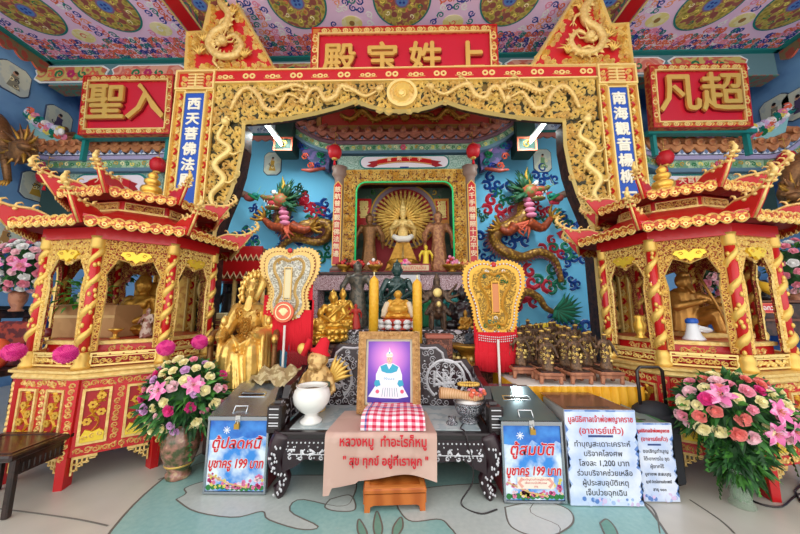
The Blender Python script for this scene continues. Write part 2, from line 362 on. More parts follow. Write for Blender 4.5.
for s, n in ((-1, 'trim_1'), (1, 'trim_2')):      # scalloped red brown valance hanging at the ceiling's side edge
    F = Fr((s * 7.62, 5.3, CZ), (0, -s, 0), (0, 0, 1)) if s < 0 else Fr((s * 7.62, 1.2, CZ), (0, -s * -1, 0), (0, 0, 1))
    pts = [(0, .02)] + [(0, -.2)]; n_ = 16
    for k in range(n_):
        for t in range(1, 7): pts.append(((k + t / 6) * 4.4 / n_, -.2 - .09 * sin(pi * t / 6)))
    pts += [(4.4, .02)]; U = (0, -1, 0) if s < 0 else (0, 1, 0)
    F = Fr((s * 7.62, 5.62 if s < 0 else 1.2, CZ), U, (0, 0, 1))
    MB().poly(F, pts, 0, .04, mat('rust_red_paint', 'A4483A', .7, 0, '7E6A4A', 'dots', 9), CORAL).build(n, kind='structure')
# front beams between the bays
for s, n in ((-1, 'trim_3'), (1, 'trim_4')):
    b = MB(); b.box(s * 3.9 - .17, s * 3.9 + .17, 1.2, 5.5, CZ - .1, CZ + .01, mat('painted_beam_side', '3C7A6C', .7, 0, 'B8607A', 'scroll', 6, 0, .5, .1))
    b.box(s * 3.9 - .12, s * 3.9 + .12, 1.2, 5.5, CZ - .105, CZ - .09, RED); b.frame(Fr((s * 3.9, 5.2, CZ - .105), (1, 0, 0), (0, -1, 0)), -.17, .17, 0, 4, .03, 0, .01, GOLDB)
    b.build(n, kind='structure')
# painted beam under the ceiling's back edge
BZ0, BZ1 = 6.2, 6.69
BFr = Fr((0, 5.62, 0))
bm_ = MB(); bm_.box(-7.55, 7.55, 5.62, 5.92, BZ0, BZ1, mat('teal_grey_beam', '64888E', .7)); bm_.box(-7.56, 7.56, 5.61, 5.93, BZ0 - .02, BZ0, mat('coral_green_paint', '9A6A5A', .7, 0, '5E8E7A', 'scroll', 5, 0, .5, .1))
bo = bm_.build('trim_5', kind='structure')
FLOR = mat('coral_floral_painting', 'D87868', .8, 0, 'E8A890', 'scroll', 4, 0, .5, .2)
for k in range(9):
    x0 = -7.9 + k * 1.66; x1 = x0 + 1.62; cutx = .14; mm = FLOR if k not in (0, 8, 3, 5) else mat('yellow_floral_painting', 'D0B868', .8, 0, 'C86A50', 'scroll', 4, 0, .6, .15)
    pts = [(x0 + cutx, BZ0 + .05), (x1 - cutx, BZ0 + .05), (x1, BZ0 + .14), (x1 - .05, (BZ0 + BZ1) / 2), (x1, BZ1 - .14), (x1 - cutx, BZ1 - .05), (x0 + cutx, BZ1 - .05), (x0, BZ1 - .14), (x0 + .05, (BZ0 + BZ1) / 2), (x0, BZ0 + .14)]
    b = MB(); b.poly(BFr, pts, 0, .012, WHITE); cxx = (x0 + x1) / 2
    p2 = [(cxx + (u - cxx) * .95, (BZ0 + BZ1) / 2 + (v - (BZ0 + BZ1) / 2) * .84) for u, v in pts]; b.poly(BFr, p2, .012, .02, mm, TEAL)
    for q in range(6): a = q * pi / 3; b.disc(BFr, cxx + .06 * cos(a), 6.445 + .06 * sin(a), .035, .03, mat('magenta_paint', 'C02868', .7), 8, .02)
    for du in (-.45, -.25, .25, .45): b.curl(BFr, cxx + du, 6.445, .1, du * 9, 1 if du > 0 else -1, .03, .01, [GREEN, CORAL][int(abs(du) > .3)], 10, 1.1, .02)
    b.build('painted_panel', bo)
# soffit and band above the blue wall behind the portal
b = MB(); b.box(-4.7, 4.7, 5.92, 6.8, 5.98, 6.05, mat('dark_green_soffit', '123C34', .6)); b.build('trim_6', kind='structure')
BW = Fr((0, 6.8, 0)); b = MB(); b.fbox(BW, -4.3, 4.3, 5.72, 5.98, 0, .05, mat('pale_blue_band', 'B4C4E4', .7, 0, 'DCE4F4', 'noise', 7))
b.fbox(BW, -4.3, 4.3, 5.7, 5.75, .05, .08, TEAL)
pts = [(-4.3, 5.74)]
for k in range(44):
    for t in range(1, 5): pts.append((-4.3 + (k + t / 4) * 8.6 / 44, 5.62 - .05 * sin(pi * t / 4)))
pts.append((4.3, 5.74)); b.poly(BW, pts, 0, .045, mat('salmon_paint', 'D88478', .7))
for k in range(16):
    for j in range(5): b.curl(BW, -4.15 + k * .55 + j * .075, 5.86 + .03 * (j % 2), .035, k + j, 1, .01, .004, BLUEN, 7, 1, .05)
b.build('trim_7', kind='structure')

# small painted plaques on the walls
PARC = mat('parchment_painting', 'D6DCC8', .8, 0, 'C0CCC4', 'noise', 5)
def plaque(F, u, v, w, h, label, fig, seed, group='small painted plaques on the blue walls'):
    pts = []
    for sx, sz in ((-1, -1), (1, -1), (1, 1), (-1, 1)):
        c = [(sx * w / 2, sz * h * .36), (sx * w * .42, sz * h * .42), (sx * w * .28, sz * h / 2)]
        if sx * sz > 0: pts += c if (sx > 0) else c
        else: pts += c[::-1]
    # order: make a clean octagonal cartouche
    pts = [(-w * .28, -h / 2), (w * .28, -h / 2), (w * .4, -h * .43), (w / 2, -h * .34), (w / 2, h * .34), (w * .4, h * .43), (w * .28, h / 2), (-w * .28, h / 2), (-w * .4, h * .43), (-w / 2, h * .34), (-w / 2, -h * .34), (-w * .4, -h * .43)]
    t = T('wall_plaque', label, 'painting', F.p(u, v - h / 2, .0))
    b = MB(); b.poly(F, [(u + a * 1.08, v + c * 1.06) for a, c in pts], .001, .02, mat('navy_rim', '3A4E6E', .7)); b.build('rim', t)
    b = MB(); b.poly(F, [(u + a, v + c) for a, c in pts], .02, .03, PARC); b.build('painted_panel', t)
    b = MB(); rnd = random.Random(seed)
    b.poly(F, [(u - w * .2, v - h * .32), (u + w * .22, v - h * .34), (u + w * .1, v - h * .05), (u + w * .13, v + h * .12), (u - w * .1, v + h * .14), (u - w * .12, v - h * .05)], .03, .036, fig)
    b.disc(F, u, v + h * .2, w * .08, .036, mat('flesh_paint', 'C89A7C', .8), 12, .03); b.disc(F, u + w * .02, v + h * .25, w * .07, .038, BLACK, 10, .03)
    for k in range(4): b.curl(F, u + rnd.uniform(-.2, .2) * w, v + rnd.uniform(-.3, .1) * h, w * .1, rnd.random() * 6, 1, .012, .004, rnd.choice([CREAM, fig, TXK]), 8, 1, .036)
    b.build('painted_figure', t)
LW = Fr((-7.9, 0, 0), (0, 1, 0), (0, 0, 1)); RW = Fr((7.9, 0, 0), (0, -1, 0), (0, 0, 1)); 
assert LW.N.x > 0 and RW.N.x < 0
def onside(px, py, X):
    a = at(px, py, 4.) - V((0, 0, EYE)); k = X / a.x; return a.y * k, EYE + a.z * k
GREYF = mat('grey_robe_paint', '8C8A78', .8); OCH = mat('ochre_paint', 'C8A03C', .8); VIO = mat('dark_violet_paint', '4E4468', .8)
for px, py, f, l in ((13, 79, GREYF, 'pale plaque of a seated grey-robed figure, highest on the left wall'), (58, 121, VIO, 'pale plaque of a dark-robed figure near the left corner of the hall'), (35, 187, OCH, 'pale plaque with yellow-robed figures behind the left pavilion roof'), (4, 235, mat('tan_paint', 'B88A50', .8), 'pale plaque with a tan figure, lowest on the left wall')):
    y, z = onside(px, py, -7.9); y = min(y, 6.45); plaque(LW, y, z, .5, .58, l, f, px)
for px, py, f, l in ((776, 111, GREYF, 'pale plaque of a grey figure on the right wall beside the red name board'), (800, 103, VIO, 'pale plaque cut by the right edge of the picture, high on the right wall')):
    y, z = onside(px, py, 7.9); plaque(RW, -y, z, .5, .58, l, f, px)
for px, py, f, l in ((273, 164, OCH, 'pale plaque above the dragon on the left of the central shrine'), (542, 161, mat('pale_green_paint', '7EA878', .8), 'pale plaque above the dragon on the right of the central shrine')):
    p = at(px, py, 6.8); plaque(BW, p.x, p.z, .4, .56, l, f, px)

# ================================================================ GILDED PORTAL
GAPDARK = mat('painted_dark_gaps', '2A2A14', .5, 0, '7A6430', 'scroll', 9, .5, .85, .08, dist=1.2, metal2=.5)  # backing coloured dark to stand in for shaded gaps in the openwork
PY = 4.45; PF = Fr((0, PY, 0))
def q2(px, py, Y=PY): p = at(px, py, Y); return (p.x, p.z)
portal = T('gilded_portal', 'huge gilded openwork portal with dragon gables framing the central shrine', 'portal', (0, PY, 0))
def dragon2d(mb, F, path, r, m, h=.06, n=46, head=True, flip=1):
    P = bez([V((a, c, 0)) for a, c in path], n)
    pts = [F.p(p.x, p.y, h + r * .3) for p in P]; rs = [r * (.35 + .75 * sin(pi * min(1, .08 + i / (n - 1) * .95)) ** .6) for i in range(n)]
    mb.tube(pts, rs, m, 8)
    for i in range(2, n - 2, 2):   # back spines
        a = pts[i]; t = (pts[i + 1] - pts[i - 1]).normalized(); o = F.N.cross(t) * flip; q = rs[i]
        mb.add([a + o * q * .8 - t * q * .6, a + o * q * .8 + t * q * .6, a + o * q * 2.0 + F.N * q * .3, a + F.N * q * .8 + o * q * .5], [(0, 1, 2), (1, 3, 2), (3, 0, 2)], m)
    if head:
        e = pts[-1]; t = (pts[-1] - pts[-3]).normalized(); o = F.N.cross(t)
        mb.ell(e + t * r * .6, r * 1.5, m, 10, 8); mb.ell(e + t * r * 2.1 + o * r * .3, r * .85, m, 8, 6); mb.ell(e + t * r * 1.9 - o * r * .7, r * .6, m, 8, 6)
        for sg in (1, -1):
            mb.tube([e + o * sg * r, e + o * sg * r * 2 - t * r * 1.5, e + o * sg * r * 2.2 - t * r * 3 + F.N * r], [r * .35, r * .25, r * .05], m, 5)
            mb.tube([e + t * r * 2 + o * sg * r * .6, e + t * r * 3 + o * sg * r * 1.6, e + t * r * 2.2 + o * sg * r * 2.6], [r * .15, r * .12, r * .03], m, 4)
    for f in (.3, .62):            # legs
        i = int(f * n); a = pts[i]; t = (pts[i + 1] - pts[i - 1]).normalized(); o = F.N.cross(t) * -flip
        k = a + o * r * 2.2 + t * r; e = k + o * r * .6 + t * r * 2
        mb.tube([a, k, e], [r * .6, r * .45, r * .3], m, 6)
        for c in (-1, 0, 1): mb.tube([e, e + t * r * 1.0 + o * r * c * .8, e + t * r * 1.3 + o * r * c * .9 - F.N * r * .3], [r * .22, r * .16, r * .02], m, 4)
def shell(pts, name, parent, h0, h1, m, side=None): b = MB(); b.poly(PF, pts, h0, h1, m, side or m); return b.build(name, parent)
# lower edge of the beam (px) from left inner corner to right inner corner
low = [(243, 122), (265, 121), (290, 118), (315, 113), (338, 107), (356, 101), (370, 106), (386, 110), (402, 111), (420, 109), (432, 106), (445, 101), (462, 107), (485, 112), (510, 116), (540, 119), (565, 120)]
lowp = [q2(*p) for p in low]; top = [q2(597, 79), q2(213, 83)]
bpts = lowp + [q2(600, 120)] + top + [q2(212, 124)]
bb_in = inpoly(bpts)
shell(bpts, 'beam_panel', portal, -.12, -.03, GAPDARK, DARKW)
b = MB(); b.ridge(PF, lowp, .03, .06, GOLDB, -.02)
b.scroll(PF, bb_in, (bpts[-1][0], bpts[-4][0], 4.5, 5.5), .15, GOLDB, .026, .045, 3, -.03, [GOLDB, GOLDC, GOLDB])
b.build('beam_carving', portal, kind='stuff')
for s in (-1, 1):
    for k, path in enumerate(([(232, 112), (240, 96), (250, 90), (260, 98), (266, 110), (276, 112), (284, 102), (290, 96), (302, 102)], [(262, 90), (272, 95), (284, 90), (296, 87), (306, 90)], [(306, 104), (312, 92), (320, 92), (326, 102), (336, 98), (342, 88), (354, 92), (366, 98), (378, 92)])):
        pth = [(q2(px if s < 0 else 810 - px, py + (0 if s < 0 else -2))) for px, py in path]
        b = MB(); dragon2d(b, PF, pth, .04, GOLDC, .03, 34); b.build('beam_dragon', portal)
b = MB(); u, v = q2(402, 96); b.disc(PF, u, v, .24, .05, GOLDC, 28, -.03); b.ring(PF, u, v, .2, .245, .09, GOLDB, 28); b.curl(PF, u, v, .17, 0, 1, .03, .06, GOLDB, 20, 2.2, .05); b.ell(PF.p(u, v, .06), (.08, .04, .08), GOLDB); b.build('sun_medallion', portal)
# red stripe with gold clouds
b = MB(); u0, z1 = q2(213, 72); u1, z0 = q2(596, 79); zt = (q2(213, 72)[1] + q2(596, 67)[1]) / 2; zb = (q2(213, 82)[1] + q2(596, 79)[1]) / 2
b.fbox(PF, u0, u1, zb, zt, -.12, .02, RED); b.fbox(PF, u0, u1, zb - .025, zb, -.1, .04, GOLDB); b.fbox(PF, u0, u1, zt, zt + .02, -.1, .04, GOLDB); b.build('red_stripe', portal)
b = MB(); n_ = 16; zc = (zb + zt) / 2
for k in range(n_):
    u = u0 + (k + .6) * (u1 - u0) / n_; k_ = GOLDB
    if k % 2: b.ring(PF, u - .055, zc, .022, .05, .03, k_, 14); b.ring(PF, u + .055, zc, .022, .05, .03, k_, 14)
    else:
        for d, r_ in ((-.09, .035), (0, .05), (.09, .035)): b.ring(PF, u + d, zc - .01, r_ * .45, r_, .03, k_, 12, .8)
        b.ridge(PF, [(u - .15, zc - .035), (u, zc - .05), (u + .15, zc - .035)], .012, .03, k_)
b.build('stripe_ornament', portal)
# gables with coiled dragons
for s in (-1, 1):
    if s < 0: px = [(186, 71), (188, 34), (204, 33), (212, 0), (216, -25), (226, -25), (235, 0), (276, 71)]
    else: px = [(531, 67), (575, -2), (583, -25), (595, -25), (600, 0), (610, 26), (627, 25), (632, 67)]
    pts = [q2(*p) for p in px]; inn = inpoly(pts); us = [p[0] for p in pts]; vs_ = [p[1] for p in pts]
    shell(pts, 'gable_panel', portal, -.12, -.02, RED, GOLD)
    b = MB(); b.ridge(PF, pts + pts[:1], .035, .07, GOLDB, -.02)
    def edge(u, v, pts=pts, inn=inn): return inn(u, v) and min(math.hypot(u - (a[0] + (c[0] - a[0]) * t / 5), v - (a[1] + (c[1] - a[1]) * t / 5)) for a, c in zip(pts, pts[1:] + pts[:1]) for t in range(6)) < .15
    b.scroll(PF, edge, (min(us), max(us), min(vs_), max(vs_)), .085, GOLDC, .02, .04, 11 + s, -.02, [GOLDC, GOLD, GOLDB])
    b.scroll(PF, lambda u, v: inn(u, v) and MN.noise(V((u * 3, v * 3, 2))) > .16, (min(us), max(us), min(vs_), max(vs_)), .11, GOLD, .02, .04, 13 + s, -.02, [GOLDC, GOLD]); b.build('gable_carving', portal, kind='stuff')
    b = MB(); m_ = (lambda p: p) if s < 0 else (lambda p: (812 - p[0], p[1] - 4))
    dragon2d(b, PF, [q2(*m_(p)) for p in ((224, -30), (228, -12), (222, 4), (230, 16), (228, 28), (216, 36), (211, 48), (220, 58), (236, 58), (243, 48), (236, 38), (226, 42))], .058, GOLDC, .03, 64)
    for p in ((200, 55), (245, 58), (232, 16), (205, 42)):
        for k in range(5):
            a = k * .5 + .4; u, v = q2(*m_(p)); b.tube([PF.p(u, v, .02), PF.p(u + .1 * cos(a), v + .1 * sin(a), .06), PF.p(u + .2 * cos(a + .3), v + .2 * sin(a + .3), .03)], [.022, .018, .003], GOLD, 5)
    b.build('gable_dragon', portal)
# side posts, couplet strips and curved openwork brackets
def post(s):
    if s < 0: ox, p0, p1, ix = 176, 187, 207, 215; yb = 94; inner = [(243, 122), (242, 145), (237, 170), (230, 192), (220, 215), (214, 232)]
    else: ox, p0, p1, ix = 637, 626, 607, 598; yb = 92; inner = [(565, 120), (566, 145), (571, 170), (578, 192), (588, 215), (594, 230)]
    OX, P0, P1, IX = [q2(x, yb)[0] for x in (ox, p0, p1, ix)]
    a, c = sorted((OX, IX)); zt0 = q2(200, 72)[1]
    b = MB(); b.fbox(PF, a, c, 0, zt0, -.25, -.01, mat('gold_strip', 'E0B452', .45, .4, 'C07A2E', 'noise', 14, .3, .55, .1)); b.build('post', portal)
    b = MB(); z9 = q2(200, 91)[1]
    for x0, x1 in ((OX, P0), (P1, IX)):
        x0, x1 = sorted((x0, x1)); b.frame(PF, x0, x1, .1, z9, .018, -.01, .03, GOLDB)
        k = 0; z = .25
        while z < z9 - .1:
            b.ridge(PF, [((x0 + x1) / 2 - .022, z), ((x0 + x1) / 2 + .022, z + .04), ((x0 + x1) / 2 - .01, z + .09)], .02, .02, RED if k % 2 else GOLDB); z += .12; k += 1
    b.frame(PF, a, c, z9, zt0, .03, -.01, .05, GOLDB); b.build('gold_border', portal)
    b = MB(); m0 = (a + c) / 2; zc = (z9 + zt0) / 2; b.fbox(PF, a + .03, c - .03, z9 + .03, zt0 - .03, -.01, .0, RED)
    for dv in (-.11, -.055, 0, .055, .11): b.fbox(PF, m0 - .13, m0 + .13, zc + dv - .012, zc + dv + .012, 0, .03, GOLDB)
    b.fbox(PF, m0 - .015, m0 + .015, zc - .12, zc + .12, 0, .035, GOLDB)
    for sx in (-1, 1): b.curl(PF, m0 + sx * .2, zc + .05, .05, 0, sx, .015, .03, GOLDB); b.curl(PF, m0 + sx * .2, zc - .06, .05, 2, -sx, .015, .03, GOLDB)
    b.build('meander_emblem', portal)
    # openwork bracket
    zi = [q2(*p) for p in inner]; low_x = zi[-1][0]; pts = [(IX, zi[0][1] + .02)] + [(p[0], p[1]) for p in zi] + [(low_x, .05), (IX, .05)]
    pts[0] = (IX, q2(215, 122)[1]); inn = inpoly(pts); us = sorted((IX, zi[0][0]))
    b = MB(); b.poly(PF, pts, -.3, -.03, GAPDARK, DARKW); b.build('bracket_panel', portal)
    b = MB(); b.ridge(PF, zi + [(low_x, .05)], .03, .05, GOLDB, -.02)
    b.scroll(PF, inn, (us[0], us[1], 1.2, q2(215, 100)[1]), .15, GOLDB, .026, .045, 21 + s, -.03, [GOLDB, GOLDC, GOLDB]); b.build('bracket_carving', portal, kind='stuff')
    b = MB(); mid = (IX + zi[0][0]) / 2; zz = zi[0][1]; sg = s
    path = [(mid + sg * .02, zz - .05), (mid - .1, zz - .3), (mid + .1, zz - .5), (mid - .08 + sg * .04, zz - .75), (mid + .1 + sg * .05, zz - 1.0), (mid - .05 + sg * .08, zz - 1.25), (mid + .05 + sg * .12, zz - 1.45)]
    dragon2d(b, PF, path[::-1], .045, GOLDB, .03, 44)
    path = [(low_x + (IX - low_x) * k, z) for k, z in ((.5, 2.6), (.3, 2.4), (.7, 2.2), (.3, 2.0), (.7, 1.8), (.4, 1.6))]
    dragon2d(b, PF, path, .03, GOLDB, .03, 30); b.build('bracket_dragon', portal)
    # couplet board
    x0, x1 = sorted((P0, P1)); z1 = q2(197, 94)[1]; z0 = 2.35
    t = T('couplet_board', 'royal blue couplet board with pale characters on the %s post of the gilded portal' % ('left' if s < 0 else 'right'), 'sign', ((x0 + x1) / 2, PY, z0), 'blue couplet boards')
    b = MB(); b.fbox(PF, x0, x1, z0, z1, 0, .03, BLUE); b.build('panel', t)
    b = MB(); b.frame(PF, x0 - .012, x1 + .012, z0 - .01, z1 + .01, .022, .0, .045, GOLDB); b.build('frame', t)
    chars = '西天菩佛法殿' if s < 0 else '南海觀音楊柳一枝'
    zz = z1 - .22
    for ch in chars:
        b = MB(); b.text(PF, ch, .225, mat('pale_gold_lettering', 'F2EFD8', .5), (x0 + x1) / 2, zz, .03, .012, .008); b.build('character', t); zz -= .262
post(-1); post(1)

# ================================================================ NAME BOARDS
def rimmat(): return mat('red_board_border', 'B4281C', .5, 0, 'C87A34', 'dots', 16, .2, .5, .08)
def nameboard(TL, TR, BL, BR, Y, chars, label, tilt=.12, cs=.5, bw=.16, bold=.02, chv=None):
    a, c, d, e = at(*TL, Y), at(*TR, Y), at(*BL, Y), at(*BR, Y)
    x0 = (a.x + d.x) / 2; x1 = (c.x + e.x) / 2; z1 = (a.z + c.z) / 2; z0 = (d.z + e.z) / 2
    t = T('name_board', label, 'sign', ((x0 + x1) / 2, Y, z0), 'red name boards with gilded characters')
    F = Fr(((x0 + x1) / 2, Y, z0), (1, 0, 0), (0, -tilt, 1)); w = (x1 - x0) / 2; h = z1 - z0
    b = MB(); b.fbox(F, -w + bw * .5, w - bw * .5, bw * .5, h - bw * .5, -.06, .0, mat('crimson_panel', 'C8142E', .4)); b.build('panel', t)
    b = MB(); b.frame(F, -w, w, 0, h, bw, -.08, .04, rimmat()); b.build('border', t)
    b = MB(); b.frame(F, -w, w, 0, h, .02, .04, .055, RED); b.frame(F, -w + bw - .02, w - bw + .02, bw - .02, h - bw + .02, .022, .03, .06, GOLDB); b.build('moulding', t)
    b = MB(); n = int(2 * w / .2)
    def orn(u, v, k):
        b.ring(F, u, v, .028, .045, .02, GOLD, 12)
        if k: b.ridge(F, [(u - .09, v), (u - .05, v + .03), (u - .05, v - .03), (u - .09, v)], .008, .02, GOLDB, .04)
        b.disc(F, u, v, .02, .055, GOLDB, 8, .04)
    for k in range(n):
        for v in (bw / 2, h - bw / 2):
            u = -w + bw + (k + .5) * (2 * w - 2 * bw) / n; b.ring(F, u, v, .03, .05, .055, GOLDB, 12, .8)
            b.ridge(F, [(u + .06, v + .04), (u + .1, v), (u + .06, v - .04)], .01, .02, GOLDB, .04); b.disc(F, u, v, .016, .055, GOLDB, 6, .04)
    n = max(2, int((h - 2 * bw) / .2))
    for k in range(n):
        for u in (-w + bw / 2, w - bw / 2): v = bw + (k + .5) * (h - 2 * bw) / n; b.ring(F, u, v, .03, .05, .055, GOLDB, 12); b.ridge(F, [(u - .04, v + .06), (u, v + .1), (u + .04, v + .06)], .01, .02, GOLDB, .04)
    b.build('border_ornament', t)
    m = len(chars)
    for k, ch in enumerate(chars):
        u = (k + .5 - m / 2) * (2 * w - 2 * bw) / m; b = MB()
        b.text(F, ch, cs, REDD, u + .01, (chv or h / 2) - .01, .012, .02, bold * 1.6); b.text(F, ch, cs, GOLD, u, chv or h / 2, .05, .02, bold); b.build('character', t)  # offset deep red copy paints a drop shadow behind each character
    return t
nameboard((312, 32), (497, 28), (312, 86), (497, 84), 4.66, '殿宝姓上', 'long red name board with four gilded characters above the portal beam', .03, .58, .13, .014, .43)
nameboard((83, 80), (176, 78), (87, 137), (174, 134), 5.15, '聖入', 'red name board with two gilded characters, left of the gilded portal', .05, .76, .115, .014)
nameboard((648, 69), (748, 68), (648, 129), (742, 128), 5.15, '凡超', 'red name board with two gilded characters, right of the gilded portal', .05, .78, .115, .014)
b = MB(); p = at(80, 137, 5.3); p1 = at(176, 137, 5.3); b.box(p.x, p1.x, 5.22, 5.34, p.z - .08, p.z, TEAL); [b.box(q, q + .06, 5.26, 5.34, p.z - .5, p.z - .07, TEAL) for q in (p.x + .1, p1.x - .16)]; b.build('board_shelf', None, 'teal ledge under the left red name board', 'shelf')
b = MB(); p = at(645, 131, 5.3); p1 = at(752, 130, 5.3); b.box(p.x, p1.x, 5.22, 5.34, p.z - .1, p.z - .02, TEAL); [b.box(q, q + .06, 5.26, 5.34, p.z - .5, p.z - .07, TEAL) for q in (p.x + .1, p1.x - .16)]; b.build('board_shelf', None, 'teal ledge under the right red name board', 'shelf')
# ================================================================ TILED ROOFS
def tiled_roof(name, label, x0, x1, Y, z, k, tile, drip, band, lift0, lift1, signtxt=None, signx=None, rise=.55, depthr=.7, step=.235):
    """eave of a small painted temple roof; z = centre of the round tile ends, k = scale"""
    t = T(name, label, 'roof', ((x0 + x1) / 2, Y, z - .6 * k)); W = x1 - x0
    def lz(x):
        a = (x - x0) / W; e = 0
        if lift0: e += lift0 * max(0, 1 - a / .22) ** 2
        if lift1: e += lift1 * max(0, 1 - (1 - a) / .22) ** 2
        return e
    n = int(W / (step * k)); st = W / n; F = Fr((0, Y, 0))
    b = MB(); S = []
    for j in range(25):
        x = x0 + W * j / 24; S.append([V((x, Y - .02, z + lz(x) - .06 * k)), V((x, Y + depthr, z + lz(x) * .6 + rise))])
    b.grid(S[::-1], tile); b.build('roof_slope', t)
    b = MB()
    for j in range(n):
        x = x0 + (j + .5) * st; zz = z + lz(x)
        b.tube([(x, Y - .04, zz), (x, Y + depthr, zz + rise)], .065 * k, tile, 8)
        b.tube([(x, Y - .05, zz), (x, Y - .035, zz)], .085 * k, tile, 12); b.tube([(x, Y - .06, zz), (x, Y - .045, zz)], .045 * k, mat('brown_tile_boss', 'B46A3E', .6), 8)
    b.build('tile_row', t)
    b = MB(); pts = []
    for j in range(n):
        for q in range(6):
            a = q / 6; x = x0 + (j + a) * st; pts.append((x, z + lz(x) - (.1 + .1 * abs(sin(pi * a)) * -1 + .1) * k if False else z + lz(x) - (.10 + .11 * sin(pi * a)) * k))
    up = [(x0 + W * j / 24, z + lz(x0 + W * j / 24) - .04 * k) for j in range(25)][::-1]
    b.poly(F, pts + [(x1, z + lz(x1) - .1 * k)] + up, -.02, .03, tile)
    pts2 = [(u, v - .05 * k) for u, v in pts]; dn = [(x0 + W * j / 24, z + lz(x0 + W * j / 24) - .27 * k) for j in range(25)][::-1]
    b.poly(F, [(u, v + .01) for u, v in pts2] + [(x1, z + lz(x1) - .15 * k)] + dn, -.03, .0, drip)
    for j in range(n):
        x = x0 + (j + 1) * st - st / 2; zz = z + lz(x) - .2 * k
    for j in range(n + 1):
        x = min(x1 - .02, x0 + j * st); zz = z + lz(x) - .2 * k; b.poly(F, [(x - .035 * k, zz), (x, zz - .04 * k), (x + .035 * k, zz), (x, zz + .05 * k)], 0, .015, mat('slate_blue_paint', '7086A8', .7))
    b.build('drip_tiles', t)
    def bandf(d0, d1, m, y, nm, orn=None):
        b = MB(); P = []
        for j in range(25):
            x = x0 + W * j / 24; q = lz(x); P.append([V((x, y, z + q - d0 * k)), V((x, y, z + q - d1 * k))])
        b.grid(P, m, False); b.grid([[r[1], r[1] + V((0, .3, 0))] for r in P], m, False)
        if orn: orn(b, y)
        b.build(nm, t)
    bandf(.25, .36, band, Y + .0, 'eave_board')
    def fl(b, y):
        G = Fr((0, y, 0)); rnd = random.Random(4); m = int(W / .11)
        for j in range(m):
            x = x0 + (j + .5) * W / m; zz = z + lz(x) - .45 * k
            b.curl(G, x, zz + rnd.uniform(-.02, .02), .055 * k, rnd.random() * 6, 1 if j % 2 else -1, .014, .012, [GREEN, YELLOW, mat('leafy_green_paint', '5E9A4E', .7), OCH, CREAM][j % 5], 9, 1.1)
        for j in range(3):
            x = x0 + W * (j + .5) / 3; zz = z - .45 * k
            for q in range(6): b.disc(G, x + .04 * cos(q * pi / 3), zz + .04 * sin(q * pi / 3), .026, .02, mat('rose_paint', 'DE5C7A', .7), 8)
    bandf(.36, .54, mat('pale_green_frieze', 'A8C4A0', .7, 0, '6E9C7C', 'noise', 12), Y + .04, 'floral_frieze', fl)
    bandf(.54, .62, mat('blue_grey_painted_shadow', '5C7E94', .6), Y + .02, 'moulding')  # blue-grey strip paints in the shadow below the floral frieze
    return t, lz
SIGNW = mat('white_oval_panel', 'ECE4EC', .6)
def sign_panel(cx, Y, z0, z1, w, txt, parent, ox=.62):
    F = Fr((cx, Y, 0)); h = z1 - z0; zc = (z0 + z1) / 2
    b = MB(); b.fbox(F, -w, w, z0, z1, -.25, 0, mat('grey_green_panel', '7A9C8C', .7, 0, 'A4C0B4', 'scroll', 12, 0, .5, .1)); b.build('lintel', parent)
    b = MB(); n = 14
    def oval(a, bb): return [(sg * a + sg * bb * sin(pi * i / n), zc + (bb * cos(pi * i / n)) * sg * 1.0) for sg in (1, -1) for i in range(n + 1)]
    b.poly(F, oval(w * ox - h * .25, h * .48), 0, .012, TEAL); b.poly(F, oval(w * ox - h * .27, h * .40), .012, .02, SIGNW); b.build('oval_panel', parent)
    b = MB(); N_ = 16; sw = w * .4; top = []; bot = []
    for i in range(N_ + 1):
        u = -sw + 2 * sw * i / N_; a = h * .2 * (1 - (u / sw) ** 2); top.append((u, zc + h * .12 + a)); bot.append((u, zc - h * .24 + a))
    b.poly(F, bot + top[::-1], .02, .05, RED)
    for sg in (-1, 1): b.poly(F, [(sg * sw, zc - h * .26), (sg * sw * 1.0, zc + h * .1), (sg * sw * 1.35, zc - h * .02), (sg * sw * 1.22, zc - h * .12), (sg * sw * 1.4, zc - h * .3), (sg * sw * 1.15, zc - h * .4)][::sg], .02, .04, mat('darker_red_paint', 'A41420', .5))
    b.ridge(F, top, .008, .01, GOLDB, .05); b.ridge(F, bot, .008, .01, GOLDB, .05); b.build('scroll_banner', parent)
    b = MB()
    for i, ch in enumerate(txt): u = (i + .5 - len(txt) / 2) * sw * 1.5 / len(txt); b.text(F, ch, h * .34, mat('cream_lettering', 'F0D8B0', .5), u, zc + h * .05 + h * .14 * (1 - (u / sw) ** 2), .052, .004, .003)
    b.build('lettering', parent)
    MB().fbox(F, -h * .3, h * .3, z0 + .02, z0 + h * .14, .02, .03, BLUEN).build('date_tablet', parent)
OT = mat('orange_roof_tile', 'CC8A58', .6, 0, 'B8764A', 'noise', 8); PT_ = mat('salmon_roof_tile', 'C07A62', .6, 0, 'AC6A54', 'noise', 8)
PBL = mat('pale_blue_white_paint', 'DCE2F2', .6); LVB = mat('lavender_eave', 'A8A0C4', .6)
Ys = 5.5
